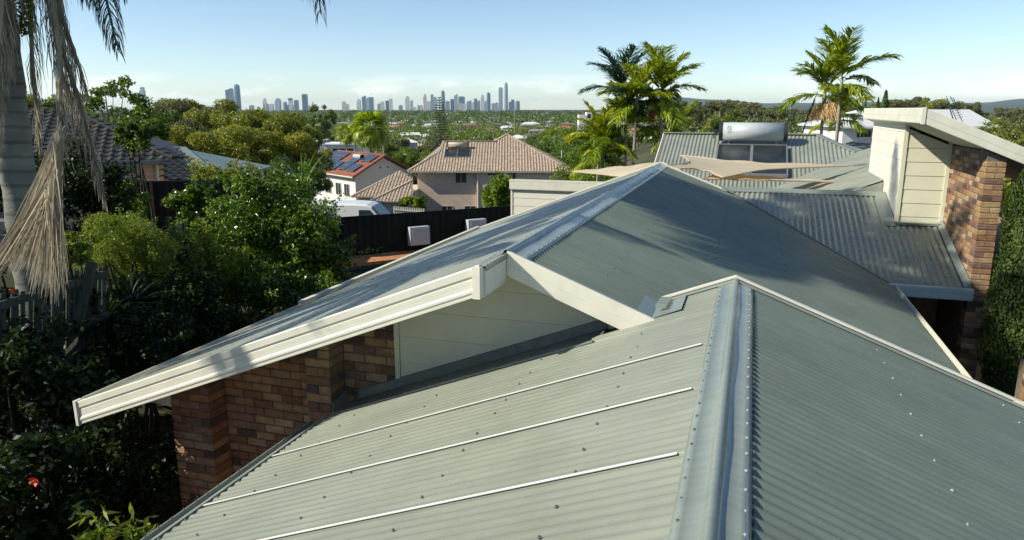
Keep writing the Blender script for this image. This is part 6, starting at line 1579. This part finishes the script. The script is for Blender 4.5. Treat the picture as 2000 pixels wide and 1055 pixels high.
# ------------------------------------------------------------------ the big palm at the left and its hanging dead fronds
PX, PY, PZ = -5.78, 8.55, 2.75
bp_ = empty('queen_palm', (PX + .05, PY, -5.0), 'thick grey ringed palm trunk at the left edge with dead fronds hanging round it', 'palm')
M_BIGT = mat('grey_ringed_trunk', (.20, .20, .175), rough=.85, spec=.15, var=.35, scale=3.0, col2=(.30, .31, .27), stretch=(.8, .8, 2.2), bump=.5, bscale=18)
N = M_BIGT.node_tree.nodes; L = M_BIGT.node_tree.links; b_ = N['Principled BSDF']; tc_ = N.new('ShaderNodeTexCoord'); wv_ = N.new('ShaderNodeTexWave'); wv_.bands_direction = 'Z'
wv_.inputs['Scale'].default_value = 1.9; wv_.inputs['Distortion'].default_value = 2.0; wv_.inputs['Detail'].default_value = 3; wv_.inputs['Detail Scale'].default_value = 1.2; L.new(tc_.outputs['Object'], wv_.inputs['Vector'])
rp_ = N.new('ShaderNodeValToRGB'); rp_.color_ramp.elements[0].position = .02; rp_.color_ramp.elements[0].color = (.6, .58, .54, 1); rp_.color_ramp.elements[1].position = .22; L.new(wv_.outputs['Fac'], rp_.inputs[0])
mm_ = N.new('ShaderNodeMixRGB'); mm_.blend_type = 'MULTIPLY'; mm_.inputs[0].default_value = .8; L.new(b_.inputs['Base Color'].links[0].from_socket, mm_.inputs[1]); L.new(rp_.outputs[0], mm_.inputs[2]); L.new(mm_.outputs[0], b_.inputs['Base Color'])
pts = []; rs = []
for i in range(60):
    z = -5 + (PZ + 5) * i / 59; k = (i % 4) / 4; pts.append((-.03 + .03 * sin(z), 0, z + 5)); rs.append(.185 - .04 * max(0, (z + 2.0) / 4.75) + .016 * (1 - k) ** 2)
MB().tube(pts, rs, 20).build('trunk', M_BIGT, bp_, smooth=True)
M_DEADRIB = LEAF['dead']
def W_(p): return Vector(p) - Vector((PX + .05, PY, -5.0))
long_ = lambda a, b=.3: (lambda t: a * (.5 + .8 * sin(pi * min(1, t * .9 + .08))) * (1 if t < .93 else .6) + b * 0)
# hanging dead fronds: midribs traced where they hang, at their own distances
HF = [([(70, -190, 8.3), (78, -60, 8.1), (108, 60, 8.0), (146, 170, 7.9), (176, 270, 7.9), (196, 350, 7.9), (204, 395, 7.9)], .44, 'dead', 100, .13, 1.5),
      ([(60, -200, 8.4), (92, -100, 8.2), (118, 20, 8.1), (148, 110, 8.1), (170, 180, 8.1)], .46, 'dead', 60, .12, 1.5),
      ([(55, -190, 8.3), (98, -40, 7.9), (116, 100, 7.8), (114, 230, 7.7), (106, 330, 7.6), (88, 390, 7.6)], .50, 'dead', 95, .15, 1.45),
      ([(40, -180, 8.3), (58, -30, 8.2), (62, 100, 8.2), (70, 210, 8.25), (78, 290, 8.3)], .42, 'dead', 70, .12, 1.5),
      ([(20, -180, 8.0), (8, -40, 7.8), (-2, 80, 7.75), (-12, 200, 7.75), (-18, 300, 7.7)], .5, 'dead', 80, .12, 1.5),
      ([(30, -200, 8.1), (22, -60, 7.9), (12, 60, 7.85), (4, 150, 7.85)], .45, 'dead', 50, .13, 1.5),
      ([(58, -190, 8.6), (100, -120, 8.6), (112, -20, 8.6), (116, 110, 8.6), (122, 190, 8.6)], .42, 'palmd', 50, .14, 1.5)]
for i, (path, ll, km, nl, sd, dn) in enumerate(HF):
    P = [W_(Q(a, b, d)) for a, b, d in path]
    m_ = frond(P, int(nl * 1.2), long_(ll), .010, LEAF[km], 500 + i, side=sd * 1.15, down=dn, fwd=.30, jit=.16, rr=.034, bare=.2, name='dead_frond', curl=.3)
    link('dead_frond', m_, bp_)
# the broad fan of hanging leaflets spreading left at the bottom
rg = np.random.default_rng(77); V = []
for k in range(560):
    s = rg.random(); a = Vector(Q(118 - 30 * s + rg.normal() * 5, 250 + 150 * s + rg.normal() * 12, 7.55 + rg.normal() * .06)); sp = rg.random()
    e = Vector(Q(130 - 165 * sp + rg.normal() * 5, 590 + 25 * sin(sp * 7) - 70 * (1 - sp) * rg.random() - 50 * rg.random() - 30 * sp, 7.5 + .25 * sp)); mid = a.lerp(e, .5) + Vector((rg.normal() * .02 + .07 * sp, 0, .03))
    wv = (e - a).cross(Vector((rg.normal() * .4, 1, 0))).normalized() * .0055
    for p, q, w0, w1 in ((a, mid, 1, 1), (mid, e, 1, .25)): V.append([p - wv * w0, p + wv * w0, q + wv * w1, q - wv * w1])
V = np.array([[tuple(W_(x)) for x in q] for q in V]); link('dead_frond', bulk('dead_frond', V, 4, LEAF['dead']), bp_)
# green fruit strings at the top
rg = np.random.default_rng(12); Pp = []
for k in range(40):
    x0 = 45 + rg.normal() * 9
    for j in range(26): Pp.append(tuple(W_(Q(x0 + rg.normal() * 2.5, -60 + j * 5 + rg.normal() * 3, 8.1))))
Pp = np.array(Pp); link('fruit_strings', bulk('fruit_strings', leaf_quads(Pp, unit(rg.normal(size=Pp.shape)), .035, .03, 0, rg), 4, LEAF['lime']), bp_)
# live fronds: three that reach into view, the rest above the frame throwing the blue shadows
GF = [([(60, -330, 8.5), (110, -330, 8.3), (160, -180, 8.2), (190, -70, 8.1), (210, 10, 8.0), (225, 75, 8.0), (233, 100, 8.0)], .42),
      ([(60, -330, 8.5), (120, -260, 8.4), (150, -140, 8.3), (165, -60, 8.3), (178, 0, 8.3)], .45),
      ([(60, -340, 8.5), (150, -420, 8.2), (210, -320, 8.1), (236, -180, 8.0), (240, -70, 8.0), (238, -10, 8.0)], .45),
      ([(60, -340, 8.5), (230, -560, 8.3), (430, -480, 8.1), (560, -300, 8.0), (600, -160, 8.0), (618, -50, 8.0), (627, 28, 8.0)], .62)]
for i, (path, ll) in enumerate(GF):
    link('frond', frond([W_(Q(a, b, d)) for a, b, d in path], 190, long_(ll), .012, LEAF['palmd'], 540 + i, side=.5, down=.7, fwd=.6, jit=.08, rr=.03, bare=.15, curl=.5), bp_)
BF = [frond(arc(4.6, radians(e0), radians(e1), 12), 110, long_(.9), .055, LEAF['palmd'], 560 + i, side=.6, down=.6, fwd=.5, jit=.08, rr=.04, bare=.15) for i, (e0, e1) in enumerate(((75, -15), (55, -45), (30, -60)))]
for i in range(13):
    az = i * 2.4 + .3; f = link('frond', BF[i % 3], bp_, (0, 0, PZ + 5.1)); 
    if sin(az) < -.35: az = -az
    if -0.9 < ((az + pi) % (2 * pi) - pi) < 0.15 and i % 3 != 0: az += 1.6
    f.rotation_euler = (0, -.12, az)
# unseen palms outside the frame on the left, added to throw shade on the roofs
def shade_palm(x, y, ztop, lab, s=1.0, n=13, off=0):
    t = empty('queen_palm', (x, y, -5.3), lab, 'palm'); MB().tube([(0, 0, 0), (.1, 0, (ztop + 5.3) * .5), (0, 0, ztop + 5.3)], [.2, .17, .13], 12).build('trunk', M_BIGT, t, smooth=True)
    for i in range(n):
        f = link('frond', BF[i % 3], t, (0, 0, ztop + 5.3)); f.rotation_euler = (0, -.1, off + i * 2.4); f.scale = (s, s, s)
shade_palm(-8.2, 8.6, 6.9, 'tall palm just outside the left edge whose crown shades the middle roof', .66, 17)
shade_palm(-7.6, 7.6, 5.9, 'unseen palm added outside the left edge to throw shade along the blue ridge', .66, 17, 1.1)
shade_palm(-8.3, 6.1, 3.2, 'unseen low palm added outside the left edge to streak shade on the garden-side slope', .6, 16, 2.3)
shade_palm(-10.1, 8.7, 9.5, 'taller palm outside the left edge whose crown dapples the far corrugated slope', 0.6, 11, .5)
# trees outside the left edge that keep the garden in shade
P_SH = [tree_proto('s', 8, 3.6, 2.0, 30, 16000, .22, .12, LK(c), M_BARK, 160 + i, clr=.30, shell=.2) for i, c in enumerate(('deep', 'gloss'))]
for i, (x, y, zt, lab) in enumerate(((-13.2, 3.5, 2.2, 'dense tree outside the frame at the lower left of the garden'), (-13.8, 8.2, 1.2, 'dense tree outside the frame behind the palm'), (-12.2, -1.0, 2.6, 'dense tree outside the frame beside the camera'),
 (-16, 12.5, 1.5, 'broad dark tree outside the frame beside the charcoal tiled house'))):
    h = zt + 5.0; place(P_SH[i % 2], x, y, -5.0, h / 8, lab)

# ------------------------------------------------------------------ garden shrubs in view
def shrub(name, lab, c, rad, n, L, W, leaf, seed, ncl=16, cr=.42, droop=.15, zg=None, cat='shrub', group=None, shell=.5, stems=7):
    ncl = int(ncl * 2.2); rg = np.random.default_rng(seed); c = Vector(c); zg = zg if zg is not None else c.z - rad[2] * 1.3
    t = empty(name, (c.x, c.y, zg), lab, cat, group); cl = []
    for i in range(ncl):
        d = unit(rg.normal(size=3)) * rg.uniform(.3, 1.0) ** .7; cl.append(((d[0] * rad[0], d[1] * rad[1], c.z - zg + d[2] * rad[2]), min(rad) * cr * .62 * rg.uniform(.5, 1.5)))
    A1 = clump_leaves(cl, int(n * .72), L, W, droop, shell, rg, .85, up=.5)
    # shoots that break the outline
    ns = max(12, int(n / 260)); m_ = int(n * .28 / ns); C = []; Dd = []
    for k in range(ns):
        q = cl[rg.integers(len(cl))]; d = unit(rg.normal(size=3) * np.array([1, 1, .6]) + np.array([0, 0, .55])); st = np.array(q[0]) + d * q[1] * .6; ln = min(rad) * rg.uniform(.3, .75)
        bend = rg.normal(size=3) * .25; tt = rg.random((m_, 1)); C.append(st + d * ln * tt + bend * ln * tt ** 2 * .5 + rg.normal(size=(m_, 3)) * L * (.75 - .3 * tt)); Dd.append(unit(np.tile(d, (m_, 1)) + rg.normal(size=(m_, 3)) * .7))
    C = np.concatenate(C); Dd = np.concatenate(Dd); A2 = leaf_quads(C, unit(rg.normal(size=C.shape) * .8 + np.array([0, 0, .8])), L, W, droop, rg, Dd)
    link('foliage', bulk('foliage', np.concatenate([A1, A2]), 4, leaf), t)
    mb = MB()
    for k in range(stems):
        e = cl[k % ncl][0]; mb.tube([(rg.normal() * .1, rg.normal() * .1, -.3), tuple(np.array(e) * .5 + rg.normal(size=3) * .08), e], [.045, .03, .008], 6, cap=False)
    mb.build('stems', M_DARKBARK, t, smooth=True); return t
shrub('glossy_shrub', 'big glossy-leaved shrub in the middle of the garden beside the pool', QY(590, 485, 15.5), (1.15, 1.2, 1.35), 26000, .085, .048, LEAF['gloss'], 1, 26, .45, zg=-5.6)
shrub('glossy_shrub', 'left half-shaded glossy shrub merging with the biggest one', QY(480, 465, 15.0), (.95, 1.0, 1.25), 19000, .08, .045, LEAF['gloss'], 2, 22, .45, zg=-5.4)
shrub('glossy_shrub', 'lower glossy shrub leaning over the blue roof edge', QY(560, 590, 13.0), (1.0, .9, .7), 14000, .075, .042, LEAF['gloss'], 3, 18, .5, zg=-5.3)
shrub('feathery_shrub', 'feathery light green shrub behind the old paling fence', QY(245, 500, 10.6), (.62, .55, .62), 22000, .05, .013, LEAF['lime'], 4, 20, .45, droop=.3, zg=-4.2)
shrub('lime_shrub', 'yellow-green leafy shrub around the stump post', QY(345, 520, 12.4), (.75, .6, .75), 11000, .09, .045, LEAF['lime'], 5, 20, .42, zg=-4.9)
shrub('lime_shrub', 'small yellow-green shrub right of the feathery one', QY(415, 535, 12.8), (.6, .6, .6), 7000, .085, .04, LEAF['lime'], 6, 14, .42, zg=-4.9)
shrub('olive_shrub', 'fine-leaved olive shrub around the dark timber post', QY(455, 372, 21.5), (1.15, 1.0, .85), 16000, .10, .035, LEAF['olive'], 7, 20, .42, zg=-5.0)
shrub('dark_shrub', 'dark shrub in front of the maroon fence', QY(385, 425, 17), (.6, .6, .9), 8000, .09, .05, LEAF['gloss'], 8, 14, .45, zg=-5.0)
shrub('dark_shrub', 'dark tangled shrub hanging before the charcoal roof gutter', QY(268, 262, 18), (.75, .6, .34), 7000, .10, .05, LEAF['deep'], 9, 16, .42, zg=-4.0)
shrub('dark_shrub', 'sunlit sprig shrub by the shuttered window', QY(238, 392, 13), (.45, .4, .35), 3000, .09, .05, LEAF['gloss'], 10, 12, .4, zg=-4.2)
shrub('round_shrub', 'round glossy green shrub by the clad box over the black fence', QY(978, 380, 36), (.85, .8, .78), 5000, .20, .09, LEAF['bright'], 11, 18, .45, zg=-8)
shrub('round_shrub', 'low clipped green shrub beside the white van', QY(806, 402, 48), (.95, .7, .5), 4000, .17, .10, LEAF['bright'], 12, 16, .45, zg=-9)
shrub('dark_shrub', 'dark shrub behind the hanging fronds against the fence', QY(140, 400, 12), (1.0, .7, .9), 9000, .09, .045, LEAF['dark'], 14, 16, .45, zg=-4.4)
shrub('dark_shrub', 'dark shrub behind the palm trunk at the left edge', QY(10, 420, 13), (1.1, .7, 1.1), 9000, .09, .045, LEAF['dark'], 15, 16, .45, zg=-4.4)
# strappy plant
def strap_plant(lab, c, n, L, W, leaf, seed, arch=.9, zg=None, name='strap_leaved_plant'):
    rr = random.Random(seed); c = Vector(c); t = empty(name, c, lab, 'plant'); V = []; F = []
    for i in range(n):
        az = rr.uniform(0, 6.28); el = radians(rr.uniform(25, 85)); l = L * rr.uniform(.7, 1.1); p = Vector((0, 0, 0)); w = Vector((-sin(az), cos(az), 0)); s0 = len(V)
        for k in range(7):
            q = k / 6; ww = W * (1 - q ** 2.2) * .5 + .002; V += [p - w * ww, p + w * ww]; e = el - arch * q * 1.6; p = p + Vector((cos(az) * cos(e), sin(az) * cos(e), sin(e))) * (l / 6)
        for k in range(6): s = s0 + k * 2; F.append((s, s + 1, s + 3, s + 2))
    obj('leaves', V, F, leaf, t)
strap_plant('spiky strap-leaved plant above the big glossy shrub', QY(592, 372, 17), 34, 1.0, .05, LEAF['gloss'], 3, .35)
shrub('dark_shrub', 'shaded leafy shrub in front of the dark low paling fence', QY(335, 618, 10.0), (.8, .6, .6), 9000, .085, .04, LEAF['dark'], 41, 18, .5, zg=-5.3)
shrub('dark_shrub', 'shaded leafy shrub filling the corner under the lower glossy shrub', QY(430, 632, 11.2), (.7, .6, .5), 7000, .085, .04, LEAF['dark'], 42, 16, .5, zg=-5.3)
shrub('dark_shrub', 'shaded leafy shrub covering the foot of the grey paling fence', QY(60, 760, 6.8), (.75, .5, .5), 9000, .08, .04, LEAF['dark'], 43, 18, .5, zg=-5.3)
strap_plant('arching strap-leaved plant in shade below the feathery shrub', QY(258, 600, 9.5), 46, .9, .035, LEAF['dark'], 4, .9)
strap_plant('second arching plant lower in the shaded garden', QY(210, 640, 8.6), 40, .8, .035, LEAF['dark'], 5, .9)
# the shaded garden floor: nobody could count these leaves
rg = np.random.default_rng(55); cl = []
for i in range(210):
    X = rg.uniform(-10.5, -3.6); Y = rg.uniform(1.4, 15); 
    hh = 1.3 if (-8 < X < -4 and 7.5 < Y < 13.5) else .55
    if X > -5.4 and Y > 3.0 + 0 and X > -5.3 - (Y - 5) * .0 and (X * cos(TH) - Y * sin(TH)) > -5.9: continue
    cl.append(((X, Y, float(ground(X, Y)) + rg.uniform(.0, hh)), rg.uniform(.25, .45)))
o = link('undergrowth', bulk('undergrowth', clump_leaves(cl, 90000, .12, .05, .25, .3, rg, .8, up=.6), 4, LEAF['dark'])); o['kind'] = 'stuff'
shrub('hibiscus_shrub', 'dark hibiscus shrub with a red flower in the bottom left corner', QY(50, 985, 5.6), (.6, .6, .55), 7000, .075, .045, LEAF['dark'], 21, 18, .45, zg=-5.2)
shrub('hibiscus_shrub', 'leafy shrub with red bloom on top of the old fence', QY(130, 492, 8.9), (.30, .25, .18), 1500, .075, .04, LEAF['lime'], 22, 9, .5, zg=-3.6)
shrub('dark_shrub', 'shaded shrub between the paling fence and the brick corner', QY(235, 668, 8.4), (.7, .6, .6), 8000, .08, .04, LEAF['dark'], 23, 16, .45, zg=-5.2)
shrub('dark_shrub', 'shaded shrub below the end of the cream barge gutter', QY(215, 930, 6.2), (.6, .6, .6), 6000, .075, .04, LEAF['dark'], 24, 16, .45, zg=-5.2)
shrub('pale_leaved_shrub', 'small shrub with narrow pale leaves at the bottom edge by the gutter', QY(225, 1075, 5.0), (.35, .3, .2), 900, .12, .025, LEAF['lime'], 25, 8, .5, zg=-5.2)
M_PETAL = mat('red_petals', (.75, .03, .03), rough=.5, var=.15)
for (px, py, d, lab) in ((70, 937, 5.2, 'red hibiscus flower in the dark shrub at the lower left'), (27, 566, 7.2, 'red flower in front of the hanging fronds'), (118, 476, 8.6, 'small red flower above the paling fence')):
    t = empty('hibiscus_flower', Q(px, py, d), lab, 'flower'); V = []; F = []
    for k in range(5):
        a = k * 2 * pi / 5; s = len(V); V += [(0, 0, 0), (.03 * cos(a - .55), -.02, .03 * sin(a - .55)), (.04 * cos(a), -.035, .04 * sin(a)), (.03 * cos(a + .55), -.02, .03 * sin(a + .55))]; F.append((s, s + 1, s + 2, s + 3))
    obj('petals', V, F, M_PETAL, t); MB().tube([(0, 0, 0), (.01, -.08, .02)], .006, 5).build('stamen', mat('stamen', (.7, .5, .1)), t)
    MB().tube([(0, .0, 0), (.02, .06, -.12)], .003, 5).build('stem', M_BARK, t)
M_ROCK = mat('grey_rock', (.20, .20, .19), rough=.95, var=.3, scale=3, bump=.6, bscale=12)
for i, (px, py, Y, r, lab) in enumerate(((8, 445, 9.5, .26, 'upper grey garden rock left of the palm trunk'), (14, 486, 9.2, .24, 'lower grey garden rock left of the palm trunk'))):
    rr = random.Random(i); V = []; F = []
    for a in range(7):
        for b in range(10):
            th_ = pi * a / 6; ph = 2 * pi * b / 10; k = r * rr.uniform(.8, 1.15) if 0 < a < 6 else r; V.append((k * 1.2 * sin(th_) * cos(ph), k * sin(th_) * sin(ph), k * .8 * cos(th_)))
    for a in range(6):
        for b in range(10): F.append((a * 10 + b, a * 10 + (b + 1) % 10, (a + 1) * 10 + (b + 1) % 10, (a + 1) * 10 + b))
    obj('rock', V, F, M_ROCK, tag(empty('garden_rock', QY(px, py, Y)), lab, 'rock'))
# conifer hedge at the right
ch = empty('conifer', Hs(3.80, 11.6, -5.3), 'tall narrow bright green conifer beside the brick pier at the right edge', 'conifer')
rg = np.random.default_rng(8); n = 34000; t_ = rg.random(n) ** .9; z = .9 + t_ * 3.9; a = rg.uniform(0, 2 * pi, n)
prof = np.interp(t_, [0, .1, .3, .6, .85, 1], [.16, .34, .44, .44, .34, .08]); rad = prof * (.62 + .38 * rg.random(n) ** .5) * (1 + .22 * np.sin(a * 4 + z * 2.1) * np.sin(z * 4.7 + a * 2))
P = np.stack([np.cos(a) * rad, np.sin(a) * rad, z], 1); D = unit(np.stack([np.cos(a) * .6, np.sin(a) * .6, np.ones(n)], 1) + rg.normal(size=(n, 3)) * .35); Nn = unit(np.stack([np.cos(a), np.sin(a), np.full(n, .2)], 1) + rg.normal(size=(n, 3)) * .5)
link('foliage', bulk('foliage', leaf_quads(P, Nn, .06, .022, 0, rg, D), 4, LEAF['conif']), ch); MB().tube([(0, 0, 0), (0, 0, 4.4)], [.06, .02], 6).build('trunk', M_BARK, ch)
shrub('dark_shrub', 'dark hedge filling the shaded gap right of the conifer', Hs(4.6, 12.6, -2.6), (.7, .6, 1.6), 9000, .09, .04, LEAF['dark'], 31, 18, .5, zg=-5.3)
# ------------------------------------------------------------------ lift everything so that the garden lies at z = 0
for o in list(SC.objects):
    if o.parent is None and o.type != 'CAMERA':
        o.location.z += CZ
